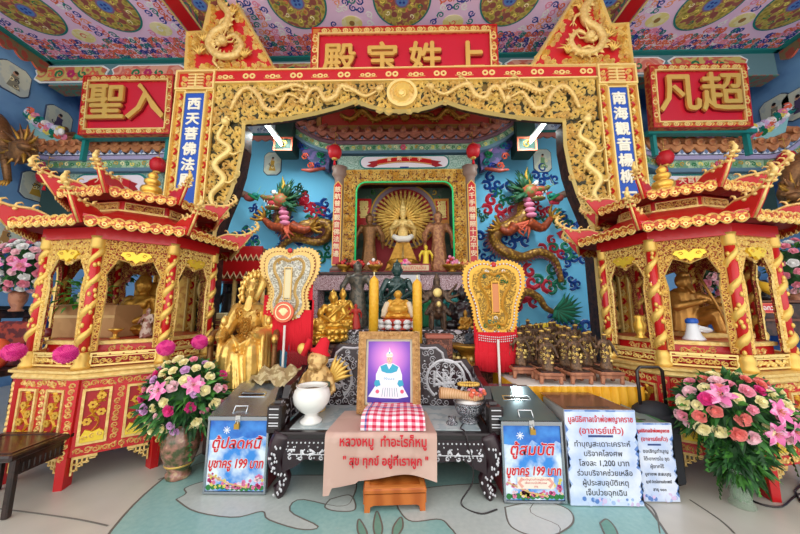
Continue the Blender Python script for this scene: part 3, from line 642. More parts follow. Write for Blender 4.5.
def acro(parent, x, y, z, s, k=1.0):   # swirling painted ridge end
    b = MB()
    F = Fr((x, y, z)); P = [(-s * .95, .62), (-s * .8, .5), (-s * .55, .24), (-s * .3, .1), (0, .04), (0, -.06), (-s * .4, -.04), (-s * .75, .1)]
    b.poly(F, [(u * k, v * k) for u, v in P][::(1 if s < 0 else -1)], -.12, -.02, mat('light_teal_paint', '8CC0C0', .7), TEAL)
    for j in range(22):
        a = j / 21; u = -s * (.92 * (1 - a)) * k; v = (.56 * (1 - a) ** 1.7 + .05 + .07 * (j % 3)) * k
        b.curl(F, u, v, .085 * k, j * 1.1, 1 if j % 2 else -1, .028 * k, .05, [TEAL, PBL, CORAL, WHITE, YELLOW, PINKP, LAV, GREEN][j % 8], 10, 1.1, -.02 + .01 * (j % 3))
    b.ell((x + s * .02 * k, y - .05, z + .12 * k), (.07 * k, .05, .08 * k), WHITE, 8, 6)
    b.build('ridge_finial', parent)
for s in (-1, 1):
    if s < 0: a = at(17, 141, Ys).x; c = at(186, 141, Ys).x; zt = at(100, 144, Ys).z; nm = 'left'
    else: a = at(632, 141, Ys).x; c = at(802, 141, Ys).x; zt = at(715, 143, Ys).z; nm = 'right'
    t, lz = tiled_roof('tiled_roof', 'orange tiled temple roof with a green floral frieze, below the %s name board' % nm, a, c, Ys, zt, .92, OT, PBL, LVB, .32 if s < 0 else .28, .12 if s < 0 else .32)
    t['group'] = 'tiled temple roofs'
    cxs = at(112 if s < 0 else 692, 170, Ys + .1).x; sign_panel(cxs, Ys + .12, zt - 1.02, zt - .57, 1.05, '天官賜福' if s > 0 else '大宫兵', t)
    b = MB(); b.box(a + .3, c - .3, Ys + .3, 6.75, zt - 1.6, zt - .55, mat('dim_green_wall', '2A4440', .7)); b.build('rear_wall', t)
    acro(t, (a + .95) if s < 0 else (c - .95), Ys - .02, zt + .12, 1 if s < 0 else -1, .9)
    b = MB()
    for j in range(7):
        x = a + (c - a) * (.32 + .08 * j); b.tube([(x - .15, Ys + .15, zt + .17), (x, Ys + .1, zt + .25 + .05 * (j % 2)), (x + .15, Ys + .15, zt + .17)], [.02, .05, .02], [GREEN, LAV, PINKP, LAV, TEAL, CORAL, LAV][j], 6)
    b.build('ridge_carving', t)
# centre shrine roof with a red dragon frieze above it
Yc = 5.9
a = at(293, 130, Yc).x; c = at(515, 130, Yc).x; zt = at(405, 131, Yc).z
cr, lzc = tiled_roof('tiled_roof', 'salmon tiled roof of the central shrine under the portal beam', a, c, Yc, zt, .78, PT_, mat('pink_drip_tile', 'C88478', .6), mat('mauve_eave', '7E5E6A', .6), .42, .42, rise=.35, depthr=.4, step=.31)
cr['group'] = 'tiled temple roofs'
F = Fr((0, Yc + .3, 0)); gz0 = at(405, 127, Yc + .3).z; gz1 = gz0 + .85; gx0 = at(322, 120, Yc + .3).x; gx1 = at(489, 120, Yc + .3).x
t = T('dragon_frieze', 'red panel with two gilded dragons above the tiles of the central shrine', 'carving', ((gx0 + gx1) / 2, Yc + .3, gz0))
MB().fbox(F, gx0, gx1, gz0, gz1, -.1, 0, mat('vermilion_panel', 'B83420', .5)).build('panel', t)
MB().frame(F, gx0 - .1, gx1 + .1, gz0 - .08, gz1, .1, -.02, .06, mat('dull_gold_frame', 'A8803C', .5, .3)).build('frame', t)
b = MB(); m0 = (gx0 + gx1) / 2
for s in (-1, 1):
    dragon2d(b, F, [(m0 + s * 1.45, gz0 + .3), (m0 + s * 1.2, gz0 + .18), (m0 + s * .95, gz0 + .38), (m0 + s * .7, gz0 + .16), (m0 + s * .5, gz0 + .22), (m0 + s * .3, gz0 + .25)], .055, GOLDD, .02, 34, True, s)
b.disc(F, m0, gz0 + .22, .1, .05, GOLDD, 14); b.build('dragon_relief', t)

# ================================================================ CENTRAL SHRINE
SY = 5.95; SF = Fr((0, SY, 0))
sx0 = at(339, 200, SY).x; sx1 = at(470.5, 200, SY).x; sz0 = at(405, 272, SY).z; sz1 = at(405, 170, SY).z; smx = (sx0 + sx1) / 2
shrine = T('shrine_niche', 'gilded shrine niche with red couplet pillars around the many-armed statue', 'shrine', (smx, SY, sz0))
sign_panel(smx, SY - .02, sz1 + .01, sz1 + .31, (sx1 - sx0) / 2 + .05, '宫殿千手', shrine, .62)
GREYB = mat('grey_brown_column', '8E7468', .5)
for s, X in ((-1, sx0), (1, sx1)):
    b = MB(); b.lathe([(.14, 0), (.15, .06), (.1, .1), (.1, .2), (.1, sz1 - sz0 - .2), (.12, sz1 - sz0 - .16), (.16, sz1 - sz0 - .1), (.14, sz1 - sz0 - .03), (.17, sz1 - sz0 + .05)], (X, SY, sz0), GREYB, 16); b.build('column', shrine)
    G = Fr((X, SY - .105, 0)); z0, z1 = sz0 + .12, sz1 - .28
    b = MB(); b.poly(G, [(-.085, z0), (.085, z0), (.085, z1 - .1), (0, z1), (-.085, z1 - .1)], 0, .02, GOLD); b.poly(G, [(-.068, z0 + .02), (.068, z0 + .02), (.068, z1 - .11), (0, z1 - .03), (-.068, z1 - .11)], .02, .028, RED); bo = b.build('couplet_strip', shrine)
    b = MB(); zz = z1 - .2
    for ch in ('慈航普渡觀音佛法無邊' if s < 0 else '大千手眼普照十方平安'): b.text(G, ch, .13, mat('cream_lettering', 'F0D8B0', .5), 0, zz, .03, .004, .003); zz -= .148
    b.build('lettering', bo)
def arch_in(w, z0, z1, r, n=8):
    P = [(-w, z0)] + [(-w + r - r * cos(pi / 2 * i / n), z1 - r + r * sin(pi / 2 * i / n)) for i in range(n + 1)] + [(w - r + r * sin(pi / 2 * i / n), z1 - r + r * cos(pi / 2 * i / n)) for i in range(n + 1)] + [(w, z0)]
    return P
iw = (at(456, 220, SY).x - at(358, 220, SY).x) / 2; iz1 = at(405, 182, SY).z
ip = arch_in(iw, sz0, iz1, .2); ow = (sx1 - sx0) / 2 - .1
SC_ = Fr((smx, SY, 0))
b = MB(); out = [(-ow, sz0), (-ow, sz1), (ow, sz1), (ow, sz0)]
b.poly(SC_, out + ip[::-1], -.12, .0, mat('surround_lacquer', '5E2214', .45, 0, 'B88434', 'scroll', 13, .5, .8, .1, dist=1.2), GOLDD); b.build('gilded_surround', shrine)
b = MB(); inn_ = inpoly(out + ip[::-1]); b.scroll(SC_, inn_, (-ow, ow, sz0, sz1), .085, GOLD, .02, .035, 9, 0, [GOLD, GOLDC, GOLDB]); b.ridge(SC_, out, .02, .03, GOLDB); b.build('surround_carving', shrine, kind='stuff')
NEON = mat('green_neon', '20B868', .4, emit=.45)
b = MB(); b.tube([SC_.p(u, v, .03) for u, v in arch_in(iw - .01, sz0 + .05, iz1 - .01, .2)], .017, NEON, 6); b.build('green_light_strip', shrine)
# niche interior
b = MB(); D = 6.72
b.box(smx - ow, smx + ow, D, D + .06, sz0 - .1, sz1, mat('grey_green_niche', '5E6A5C', .7, 0, '3E5648', 'noise', 3)); b.build('niche_back', shrine)
b = MB(); b.box(smx - ow, smx - ow + .08, SY + .1, D, sz0, sz1, DARKW); b.box(smx + ow - .08, smx + ow, SY + .1, D, sz0, sz1, DARKW); b.box(smx - ow, smx + ow, SY + .1, D, sz1 - .08, sz1, DARKW); b.build('niche_walls', shrine)
b = MB(); b.box(smx - ow - .2, smx + ow + .2, SY - .2, D + .06, sz0 - .12, sz0, REDD); b.build('niche_floor', shrine)
DF = Fr((0, D - .02, 0)); rc = at(404, 217, D)
b = MB(); b.poly(DF, arch_in(.72, sz0, rc.z + .7, .7), -.01, .02, mat('deep_red_backdrop', 'A0121E', .6)) if False else b.poly(Fr((rc.x, D - .02, 0)), arch_in(.66, sz0, rc.z + .68, .65), -.01, .02, mat('deep_red_backdrop', 'A0121E', .6)); b.build('red_backdrop', shrine)
b = MB(); b.ring(DF, rc.x, rc.z, .66, .76, .05, mat('mauve_stone_ring', '8A7480', .5), 40); b.ring(DF, rc.x, rc.z, .75, .78, .07, OCH, 40)
for j in range(36): a_ = j * pi / 18; b.curl(DF, rc.x + .92 * cos(a_), rc.z + .92 * sin(a_), .07, j, 1, .02, .02, [GREEN, OCH, LEAFG][j % 3], 8, 1) if sin(a_) > -.3 and abs(.92 * cos(a_)) < ow - .1 and sz1 - .1 > rc.z + .92 * sin(a_) else None
b.build('halo_ring', shrine)
# altar ledge below the niche
p0 = at(340, 280, 5.5); p1 = at(500, 280, 5.5); lz1 = at(405, 272, 5.45).z; lz0 = at(405, 290, 5.45).z
t = T('altar_table', 'high pink-patterned altar ledge directly below the shrine niche', 'table', ((p0.x + p1.x) / 2, 5.7, 0)); PIN = mat('pink_pearl_inlay', '8E5E64', .4, 0, 'D8C0C6', 'scroll', 22, .1, .5, .15)
xa, xb = at(312, 280, 5.45).x, at(497, 280, 5.45).x
MB().bbox(xa - .05, xb + .05, 5.4, 6.0, lz1 - .05, lz1, DARKW, .01).build('tabletop', t)
MB().box(xa, xb, 5.45, 5.95, lz0, lz1 - .05, PIN).build('apron', t)
for x in (xa, xb - .12):
    for y in (5.45, 5.83): MB().bbox(x, x + .12, y, y + .12, 0, lz0, PIN, .012).build('leg', t)
b = MB(); b.box(xa + .1, xb - .1, 5.9, 5.94, 0, lz0, mat('dark_green_back_cloth', '1E3A38', .8, 0, '3E6A6A', 'scroll', 4, 0, .5, .2)); b.build('back_panel', t)
# lanterns
def lantern(p, r, label):
    t = T('red_lantern', label, 'lantern', p - V((0, 0, r)), 'red palace lanterns at the roof corners')
    b = MB(); b.lathe([(r * .35, -r * 1.05), (r * .8, -r * .8), (r, -r * .2), (r * .98, r * .3), (r * .7, r * .85), (r * .35, r)], p, mat('red_lantern_silk', 'C4101E', .5, 0, 'D8202C', 'wave', 30), 18); b.build('shade', t)
    b = MB(); b.lathe([(r * .4, r * .95), (r * .42, r * 1.1), (r * .3, r * 1.15), (r * .04, r * 1.2), (r * .04, r * 3.2)], p, GOLD, 12); b.lathe([(r * .2, -r * 1.3), (r * .4, -r * 1.2), (r * .4, -r * 1.02)], p, GOLD, 12); b.tube([p + V((0, 0, r * 3)), p + V((0, .12, r * 3.3)), p + V((0, .3, r * 3.3))], r * .06, GOLD, 6); b.build('caps', t)
    b = MB(); b.tube([p + V((0, 0, -r * 1.3)), p + V((0, 0, -r * 2.0))], [r * .1, r * .22], REDC, 6); b.build('tassel', t)
for px, py, Y, l in ((335, 152, 5.6, 'red lantern at the left corner of the central shrine roof'), (473, 151, 5.6, 'red lantern at the right corner of the central shrine roof'), (46, 177, 5.42, 'red lantern farthest left, under the left tiled roof'), (158, 165, 5.42, 'red lantern beside the left blue couplet board'), (665, 158, 5.42, 'red lantern beside the right blue couplet board'), (787, 159, 5.42, 'red lantern farthest right, under the right tiled roof')):
    lantern(at(px, py, Y), .135, l)
# fluorescent tubes
TUBE = mat('lit_tube', 'E8FFF8', .4, emit=10)
for (A, B), l in ((((263, 121, 5.4), (280, 137, 6.2)), 'lit fluorescent tube above the left dragon'), (((549, 118, 5.4), (535, 134, 6.2)), 'lit fluorescent tube above the right dragon')):
    a_ = at(A[0], A[1], 4.95); b_ = V((a_.x, 5.75, a_.z)); t = T('fluorescent_lamp', l, 'lamp', (a_ + b_) / 2, 'fluorescent lamps')
    la = area('tube_light', (a_ + b_) / 2 + V((0, 0, -.05)), (R(25), 0, 0), .1, .8, 45, (.92, 1, .98)); la.parent = t; la.location -= t.location
    MB().tube([a_, b_], .026, TUBE, 10).build('tube', t); MB().tube([a_ + V((0, 0, .07)), b_ + V((0, 0, .07))], .05, WHITE, 6, flat=.6).build('housing', t)
# carved corner brackets behind the portal + dark recess brackets at the shrine roof ends
def bracket(p, s, label):
    t = T('carved_bracket', label, 'bracket', p, 'painted brackets at the shrine roof')
    b = MB(); b.tube([p + V((s * .5, .2, .25)), p + V((s * .1, .1, .05)), p + V((-s * .25, 0, -.1))], [.09, .09, .07], mat('weathered_brown_wood', '5E4638', .7), 8); b.tube([p + V((s * .5, .1, .1)), p + V((s * .1, .05, -.12))], [.08, .07], mat('weathered_brown_wood', '5E4638', .7), 8); b.build('beam', t)
    b = MB(); b.ell(p + V((-s * .3, -.05, -.15)), (.13, .08, .09), mat('dull_coral', '8E4038', .6)); b.ell(p + V((-s * .42, -.05, -.1)), (.08, .08, .06), TEAL); b.tube([p + V((-s * .3, -.1, -.1)), p + V((-s * .5, -.1, -.22)), p + V((-s * .55, -.1, -.1))], [.04, .03, .01], GREEN, 6); b.build('carved_head', t)
bracket(at(238, 192, 6.3), -1, 'weathered bracket with a painted head behind the left portal post')
bracket(at(570, 192, 6.3), 1, 'weathered bracket with a painted head behind the right portal post')
for s, px in ((-1, 318), (1, 492)):
    t = T('corner_carving', 'blue and green painted corner carving under the %s end of the central shrine roof' % ('left' if s < 0 else 'right'), 'carving', at(px, 165, 6.1)); p = at(px, 160, 6.1)
    b = MB(); b.poly(Fr((p.x, 6.1, p.z)), [(-s * .25, -.25), (-s * .28, .3), (s * .55, .45), (s * .3, .1), (s * .1, -.1)], -.15, .05, mat('dark_blue_painted_wood', '2A3A5E', .6, 0, '5C4A7E', 'noise', 8)); b.build('brace', t)
    b = MB(); F = Fr((p.x, 6.04, p.z))
    for j in range(9): b.curl(F, random.Random(j).uniform(-.2, .35) * s, random.Random(j + 50).uniform(-.2, .3), .09, j, 1, .025, .03, [CORAL, TEAL, BLUEN, GREEN, PINKP][j % 5], 9)
    b.tube([F.p(-s * .2, -.25, .06), F.p(s * .1, -.32, .1), F.p(s * .3, -.28, .06)], [.03, .045, .02], mat('brick_red_paint', '9C4234', .6), 8); b.build('painted_scrolls', t)
# little hanging green bracket ends at the wall top
for px, nm in ((287, 'left'), (523, 'right')):
    p = at(px, 147, 6.0); b = MB(); b.bbox(p.x - .2, p.x + .2, 5.8, 6.2, p.z - .2, 5.98, mat('dark_green_soffit', '123C34', .6), .02); F = Fr((p.x, 5.8, 0)); b.frame(F, -.2, .2, p.z - .2, p.z + .1, .03, 0, .02, CORAL); b.curl(F, 0, p.z - .05, .09, 0, 1, .02, .02, OCH)
    b.build('hanging_bracket', None, 'dark green hanging beam end with a coral edge, %s of the central shrine' % nm, 'bracket')

# ================================================================ WALL DRAGONS
DRO = mat('dragon_scales', 'D0A03C', .45, .25, '7E5420', 'dots', 16, .3, .35, .2); DRR = mat('dragon_red_scales', 'CC5A28', .5, .1, '8E3A18', 'dots', 14, .3, .35, .2)
MANE = mat('green_mane', '1C5A3A', .6)
def cloud(parent, u, v, sz, m1, m2=WHITE, F=BW):
    b = MB(); rnd = random.Random(int(u * 1000 + v * 77))
    for j in range(5):
        a = j * 1.3 + rnd.random(); r = sz * (.3 + .5 * (j > 0)); x = u + r * cos(a) * (j > 0); z = v + r * sin(a) * .7 * (j > 0)
        b.curl(F, x, z, sz * .36, 1.3 * j, 1 if j % 2 else -1, sz * .15, .03, m2, 12, 1.1, .0)
        b.curl(F, x, z, sz * .36, 1.3 * j, 1 if j % 2 else -1, sz * .135, .045, m1, 12, 1.1, .012)
    b.build('cloud_scroll', parent)
def wall_dragon(label, body, head, hdir, mane_c, legs, clouds, extra=None, br=.125):
    Y = 6.62; P = [at(px, py, Y) for px, py in body]; t = T('dragon_relief', label, 'dragon', P[0] + V((0, .18, 0)), 'painted dragon reliefs on the blue wall')
    n = 60; C = bez(P, n); rs = [br * (1.5 if i > n * .72 else .55 + i / n * 1.05) * (1 if i < n * .9 else .8) for i in range(n)]; rs = [br * (.45 + .9 * min(1, i / n * 1.5)) for i in range(n)]
    b = MB(); b.tube([c + V((0, .03 * sin(i * .5), 0)) for i, c in enumerate(C)], rs, DRO, 12); b.build('body', t)
    b = MB()
    for i in range(3, n - 2):
        a = C[i]; tt = (C[i + 1] - C[i - 1]).normalized(); o = V((0, -1, 0)).cross(tt); 
        b.add([a + o * rs[i] * .8 - tt * .05, a + o * rs[i] * .8 + tt * .05, a + o * rs[i] * 1.7 - tt * .05, a + o * rs[i] * .8 + V((0, -.05, 0))], [(0, 3, 2), (3, 1, 2), (0, 2, 1)], mat('spine_mauve', '8A5A5E', .6))
    b.build('spines', t)
    b = MB(); c = at(*body[-1], 6.5); 
    for j in range(4): b.ell(c + V((.02 * j, -.1, -.12 * j - .02)), (.12, .08, .06), PINKP)
    b.build('belly', t)
    h = at(*head, 6.4); d = V((hdir, 0, 0))
    b = MB(); HR = mat('dragon_face', 'B0563C', .5, 0, '6E7A3A', 'noise', 16)
    b.ell(h, (.2, .2, .18), HR); b.ell(h + d * .2 + V((0, -.06, .02)), (.19, .14, .08), HR); b.ell(h + d * .16 + V((0, -.05, -.17)), (.17, .11, .05), HR); b.ell(h + d * .14 + V((0, -.08, -.08)), (.14, .08, .07), mat('mouth_red', 'C43C48', .5))
    b.ell(h + d * .37 + V((0, -.08, .07)), (.06, .07, .05), HR); 
    for yy in (-.16, -.02): b.ell(h + d * .1 + V((0, yy, .14)), .055, WHITE, 8, 6); b.ell(h + d * .14 + V((0, yy - .02, .14)), .028, BLACK, 6, 5)
    for k in range(4): b.tube([h + d * (.1 + .07 * k) + V((0, -.13, -.02)), h + d * (.1 + .07 * k) + V((0, -.14, -.09))], [.018, .002], WHITE, 5); b.tube([h + d * (.1 + .06 * k) + V((0, -.12, -.16)), h + d * (.1 + .06 * k) + V((0, -.13, -.1))], [.015, .002], WHITE, 5)
    b.build('head', t)
    b = MB()
    for k in (-1, 1): b.tube([h + V((0, k * .08, .15)), h - d * .1 + V((0, k * .12, .35)), h - d * (.0 - .06 * k) + V((0, k * .14, .52))], [.04, .03, .004], OCH, 6); b.tube([h + d * .35 + V((0, k * .08, .05)), h + d * .5 + V((0, k * .12, .12)), h + d * .42 + V((0, k * .12, .3))], [.014, .01, .003], mat('pale_green_paint', '7EA878', .8), 5)
    b.build('horns', t)
    b = MB(); rnd = random.Random(5)
    for k in range(34):
        a = pi / 2 + hdir * (-.5 + 3.3 * k / 34) ; L = rnd.uniform(.3, .5); e = h - d * .05 + V((0, rnd.uniform(-.1, .15), 0)); q = V((cos(a), 0, sin(a)))
        b.tube([e + q * .12, e + q * L * .65 + V((0, -.05, .03)), e + q * L + V((0, 0, .09))], [.045, .035, .004], [MANE, MANE, LEAFD, JADE][k % 4], 5)
    b.build('mane', t)
    for pts in legs:
        Q = [at(px, py, 6.45) for px, py in pts]; b = MB(); b.tube(bez(Q, 10), [.13 - .008 * i for i in range(10)], DRR, 8); e = Q[-1]; tt = (Q[-1] - Q[-2]).normalized(); o = V((0, -1, 0)).cross(tt)
        for k in (-1.5, -.5, .5, 1.5): b.tube([e, e + tt * .12 + o * k * .09, e + tt * .22 + o * k * .12 + V((0, -.05, 0)), e + tt * .24 + o * k * .1 + V((0, -.08, -.05))], [.045, .035, .025, .004], GOLDD, 6)
        for k in range(4): b.tube([Q[0] + V((0, -.05, 0)), Q[0] - tt * .15 + o * (k - 2) * .08, Q[0] - tt * .3 + o * (k - 2) * .12], [.04, .03, .004], CORAL, 5)
        b.build('clawed_leg', t)
    for px, py, s_, m in clouds: p = at(px, py, 6.8); cloud(t, p.x, p.z, s_ * .9, m)
    if extra: extra(t)
BLC = mat('cobalt_cloud', '1C4C9C', .6); GRC = mat('emerald_cloud', '1C8060', .6); RDC = mat('crimson_cloud', 'C82840', .6)
wall_dragon('coiling dragon relief with a green mane, on the blue wall left of the shrine', [(268, 262), (290, 240), (318, 242), (330, 232), (326, 224), (308, 226), (296, 232), (284, 226), (283, 214), (285, 208)], (281, 201), -1, None,
    [[(285, 228), (272, 226), (264, 219)], [(292, 226), (304, 230), (311, 228)]], [(313, 206, .42, RDC), (322, 220, .4, GRC), (328, 212, .4, BLC), (246, 240, .4, GRC), (248, 236, .3, BLC), (258, 211, .22, BLC), (292, 232, .45, BLC), (272, 216, .24, GRC), (307, 202, .3, RDC), (328, 254, .3, GRC), (302, 190, .2, MANE)])
def tail(t):
    b = MB(); e = at(556, 310, 6.55)
    for k in range(15):
        a = -1.9 + k * .2; q = V((cos(a), 0, sin(a) * .9)); L = .35 + .25 * sin(k * .22) ; b.tube([e, e + q * L * .6 + V((0, -.05, .04)), e + q * L + V((0, 0, .12))], [.05, .04, .004], [GRC, MANE][k % 2], 5)
    b.build('tail_tuft', t)
    Q = [at(px, py, 6.6) for px, py in ((515, 305), (524, 292), (538, 297), (545, 307), (553, 312))]; b = MB(); b.tube(bez(Q, 24), [.1 - .002 * i for i in range(24)], DRO, 10); b.build('tail', t)
    b = MB(); Fz = BW
    for pts in ([(549, 192), (552, 203), (558, 203), (561, 198)], [(558, 236), (565, 232), (569, 226), (564, 222)]):
        Q = [at(px, py, 6.8) for px, py in pts]; b.ridge(Fz, [(q.x, q.z) for q in Q], [.08, .07, .04, .01], .03, RDC)
    b.build('flame', t)
wall_dragon('snarling dragon relief with a curling tail, on the blue wall right of the shrine', [(562, 282), (556, 262), (540, 252), (522, 257), (505, 252), (495, 242), (497, 232), (510, 226), (522, 218), (524, 206), (526, 200)], (529, 192), 1, None,
    [[(528, 222), (542, 228), (551, 218)], [(515, 226), (508, 232), (500, 228)]], [(498, 184, .4, BLC), (500, 208, .45, RDC), (503, 197, .3, GRC), (546, 175, .35, BLC), (540, 208, .3, RDC), (537, 216, .3, GRC), (569, 223, .35, BLC), (563, 219, .3, GRC), (492, 238, .4, BLC), (515, 236, .4, BLC), (565, 246, .4, GRC), (573, 258, .3, BLC), (553, 248, .35, RDC), (532, 282, .5, RDC), (551, 279, .4, GRC), (522, 297, .4, RDC), (570, 324, .5, BLC), (578, 336, .4, GRC), (481, 215, .2, GRC), (484, 256, .3, BLC), (571, 279, .3, BLC)], tail)
# bronze dragon at the far left and gold dragon at the far right edge
b = None
for s, pts, l in ((-1, [(-40, 150), (-12, 120), (2, 138), (8, 150), (18, 157), (25, 148)], 'dark bronze dragon sculpture on the left wall, cut by the picture edge'), (1, [(830, 150), (800, 165), (790, 180), (786, 192), (795, 196)], 'dark gold dragon sculpture on the right wall behind the right pavilion')):
    Q = [at(px, py, 4.9) for px, py in pts]; t = T('dragon_sculpture', l, 'dragon', Q[-1] + V((0, .2, -.3)))
    b = MB(); b.tube(bez(Q, 26), [.14 + .05 * sin(i * .3) for i in range(26)], BRONZE, 10); b.build('body', t)
    b = MB(); e = Q[-1]; 
    b.ell(e, (.18, .16, .15), BRONZE); b.ell(e + V((-s * .15, -.1, -.05)), (.12, .1, .07), BRONZE)
    for k in range(16):
        a = k * .4; q = V((cos(a), -.3, sin(a))); b.tube([e, e + q * .22, e + q * .4], [.045, .03, .004], [BRONZE, GOLDD][k % 2], 5)
    b.build('head', t)
    b = MB(); e = at(12 if s < 0 else 775, 210 if s < 0 else 188, 4.9)
    k0 = Q[2] + (e - Q[2]) * .6; b.tube([Q[2], k0], [.07, .05], BRONZE, 6)
    for k in range(4): b.tube([k0, k0 + V((.05 * (k - 1.5), -.05, -.06)), k0 + V((.06 * (k - 1.5), -.08, -.14))], [.03, .025, .004], GOLDD, 6)
    b.build('clawed_leg', t)
# ================================================================ OCTAGONAL PAVILIONS
def pavilion(cx, cy, rot, RR, label):
    t = T('altar_pavilion', label, 'pavilion', (cx, cy, 0), 'red and gold octagonal altar pavilions')
    CUR.append(MX.Translation((cx, cy, 0)) @ MX.Rotation(R(rot), 4, 'Z'))
    AP = RR * cos(pi / 8); E = RR * sin(pi / 8)          # apothem, half edge at columns' circle
    def face(k, r=None, z=0, lean=0):
        th = R(-90 + 45 * k); a = (r or AP); return Fr((a * cos(th), a * sin(th), z), (-sin(th), cos(th), 0), (-cos(th) * lean, -sin(th) * lean, 1))
    def vert(k, r, z): th = R(-112.5 + 45 * k); return V((r * cos(th), r * sin(th), z))
    def octa(b, prof, m, smooth=False):                   # octagonal lathe of (r, z)
        b.grid([[vert(j, r, z) for j in range(8)] for r, z in prof], m, smooth, True)
    B = lambda: MB()
    b = B(); octa(b, [(RR + .02, .9), (RR + .02, .24), (RR - .03, .24), (RR - .03, .9)], RED); b.build('base_body', t)
    GF = mat('flower_gilding', 'E0B040', .4, .5); YR = mat('yellow_rock_gilding', 'F0D040', .4, .35)
    for k in range(8):
        p = vert(k, RR + .0, 0); q = vert(k, RR + .035, 0)
        b = B(); th = math.atan2(p.y, p.x); u = V((-sin(th), cos(th), 0)); n = V((cos(th), sin(th), 0)); F = Fr(p, u, (0, 0, 1))
        b.poly(F, [(-.03, 0), (.03, 0), (.045, .9), (-.045, .9)], -.07, .035, RED)
        b.scroll(F, None, (-.03, .03, .22, .86), .05, GOLDC, .008, .01, k, .035, leaf=False); b.build('leg', t)
        F = face(k, (RR + .02) * cos(pi / 8)); e = (RR + .02) * sin(pi / 8) - .05
        # rail band and bottom band scrolls
        b = B()
        b.scroll(F, None, (-e, e, .81, .88), .055, GOLDC, .008, .01, k + 3, .0, leaf=True); b.scroll(F, None, (-e, e, .25, .31), .055, GOLDC, .008, .01, k + 9, .0)
        b.scroll(F, None, (-.035, .035, .33, .79), .05, GOLDC, .008, .01, k + 12, .0, leaf=False); b.build('gold_scrollwork', t)
        for sg in (-1, 1):
            u0, u1 = (-e + .015, -.05) if sg < 0 else (.05, e - .015); um = (u0 + u1) / 2
            b = B(); b.frame(F, u0, u1, .33, .8, .02, -.02, .018, GOLDC); bo = b.build('panel_frame', t)
            b = B(); b.fbox(F, u0 + .02, u1 - .02, .35, .78, -.03, .002, mat('dark_red_recess', 'A8141A', .45)); b.build('panel', bo)
            b = B(); rnd = random.Random(k * 7 + sg)
            st = bez([(um - .02, .42, 0), (um + .03, .5, 0), (um - .02, .6, 0), (um + .02, .7, 0), (um, .75, 0)], 12); b.ridge(F, [(p.x, p.y) for p in st], .007, .015, GF, .002)
            for j in range(16):
                i = rnd.randrange(2, 11); a = rnd.choice([.4, 1.1, 2.0, 2.7]) + rnd.uniform(-.2, .2); L = rnd.uniform(.03, .07); x, y = st[i].x, st[i].y
                x2 = min(max(x + L * cos(a), u0 + .03), u1 - .03); b.ridge(F, [(x, y), ((x + x2) / 2, y + L * .5), (x2, y + L * sin(a))], [.004, .014, .002], .014, GF, .002)
            for j in range(4):
                x, y = um + (-.045, .04, -.02, .03)[j], .52 + .07 * j; x = min(max(x, u0 + .05), u1 - .05)
                for q in range(6): b.disc(F, x + .02 * cos(q * pi / 3), y + .02 * sin(q * pi / 3), .013, .018, GF, 7, .002)
            pts = [(u0 + .022, .352), (u1 - .022, .352), (u1 - .022, .42 + .03 * (sg > 0)), (um + .04, .45), (um, .43), (um - .05, .455), (u0 + .022, .40)]
            b.poly(F, pts, .002, .022, YR)
            for j in range(3): b.curl(F, um + (-.05, .0, .05)[j], .385 + .012 * j, .022, j, 1, .007, .008, GOLDC, 8, 1, .022)
            b.build('flower_carving', bo)
        # fretwork brackets under the base
        b = B()
        for sg in (-1, 1):
            for (a, c, d, f) in ((0, .16, .215, .24), (0, .012, .09, .24), (.03, .042, .12, .22), (.06, .072, .15, .22), (.09, .102, .17, .22), (0, .045, .12, .132), (.03, .075, .15, .162), (.05, .11, .175, .187), (.11, .15, .2, .21), (.0, .05, .17, .18)):
                u = sorted((sg * (e - a), sg * (e - c))); b.fbox(F, u[0], u[1], d, f, -.03, -.005, GOLDC)
        b.build('fretwork_bracket', t)
    b = B(); octa(b, [(RR - .05, .88), (RR + .05, .885), (RR + .06, .9), (RR + .045, .93), (RR + .08, .945), (RR + .08, .965), (RR - .1, .97)], GOLDC); b.build('gold_cornice', t)
    b = B(); octa(b, [(RR - .13, .96), (RR - .13, 1.17), (RR - .11, 1.175), (RR - .11, 1.2), (RR - .14, 1.205), (.0001, 1.205)], RED); ib = b.build('inner_platform', t)
    b = B(); octa(b, [(RR - .125, 1.165), (RR - .1, 1.17), (RR - .1, 1.2), (RR - .13, 1.207)], GOLDC)
    for k in range(8):
        F = face(k, (RR - .13) * cos(pi / 8)); b.scroll(F, None, (-.13, .13, 1.09, 1.15), .06, GOLDC, .009, .01, k, .0)
    b.build('gold_rim', ib)
    RC = RR - .035; e = RC * sin(pi / 8)
    for k in range(8):
        F = face(k, RC * cos(pi / 8))
        b = B(); u = e - .05; b.frame(F, -u, u, .985, 1.105, .014, -.015, .015, GOLDB); b.fbox(F, -u, u, 1.065, 1.075, -.01, .01, GOLDB)
        b.scroll(F, None, (-u + .01, u - .01, .995, 1.065), .048, GOLDB, .008, .012, k + 2, -.005)
        for j in (-.6, -.2, .2, .6): b.fbox(F, u * j - .05, u * j + .03, 1.08, 1.092, -.01, .012, GOLDB)
        b.build('railing', t)
        # column with a gilded dragon twisting round it
        c = vert(k, RC, .965); H = 1.22; r = .038
        b = B(); b.lathe([(r, 0), (r, H)], c, RED, 12); co = b.build('column', t)
        b = B(); b.lathe([(r * 1.7, 0), (r * 1.75, .03), (r * 1.3, .06), (r * 1.6, .09), (r * 1.2, .13), (r * 1.02, .15)], c, GOLD, 14); b.lathe([(r * 1.1, H - .12), (r * 1.4, H - .1), (r * 1.3, H - .03), (r * 1.5, H)], c, GOLD, 14); b.build('gold_collar', co)
        b = B(); pts = [c + V((r * .7 * cos(a), r * .7 * sin(a), .13 + (H - .25) * i / 60)) for i in range(61) for a in [i * .42 + k]]
        b.tube(pts, [.026 + .012 * sin(i * .23) ** 2 for i in range(61)], GOLD, 6)
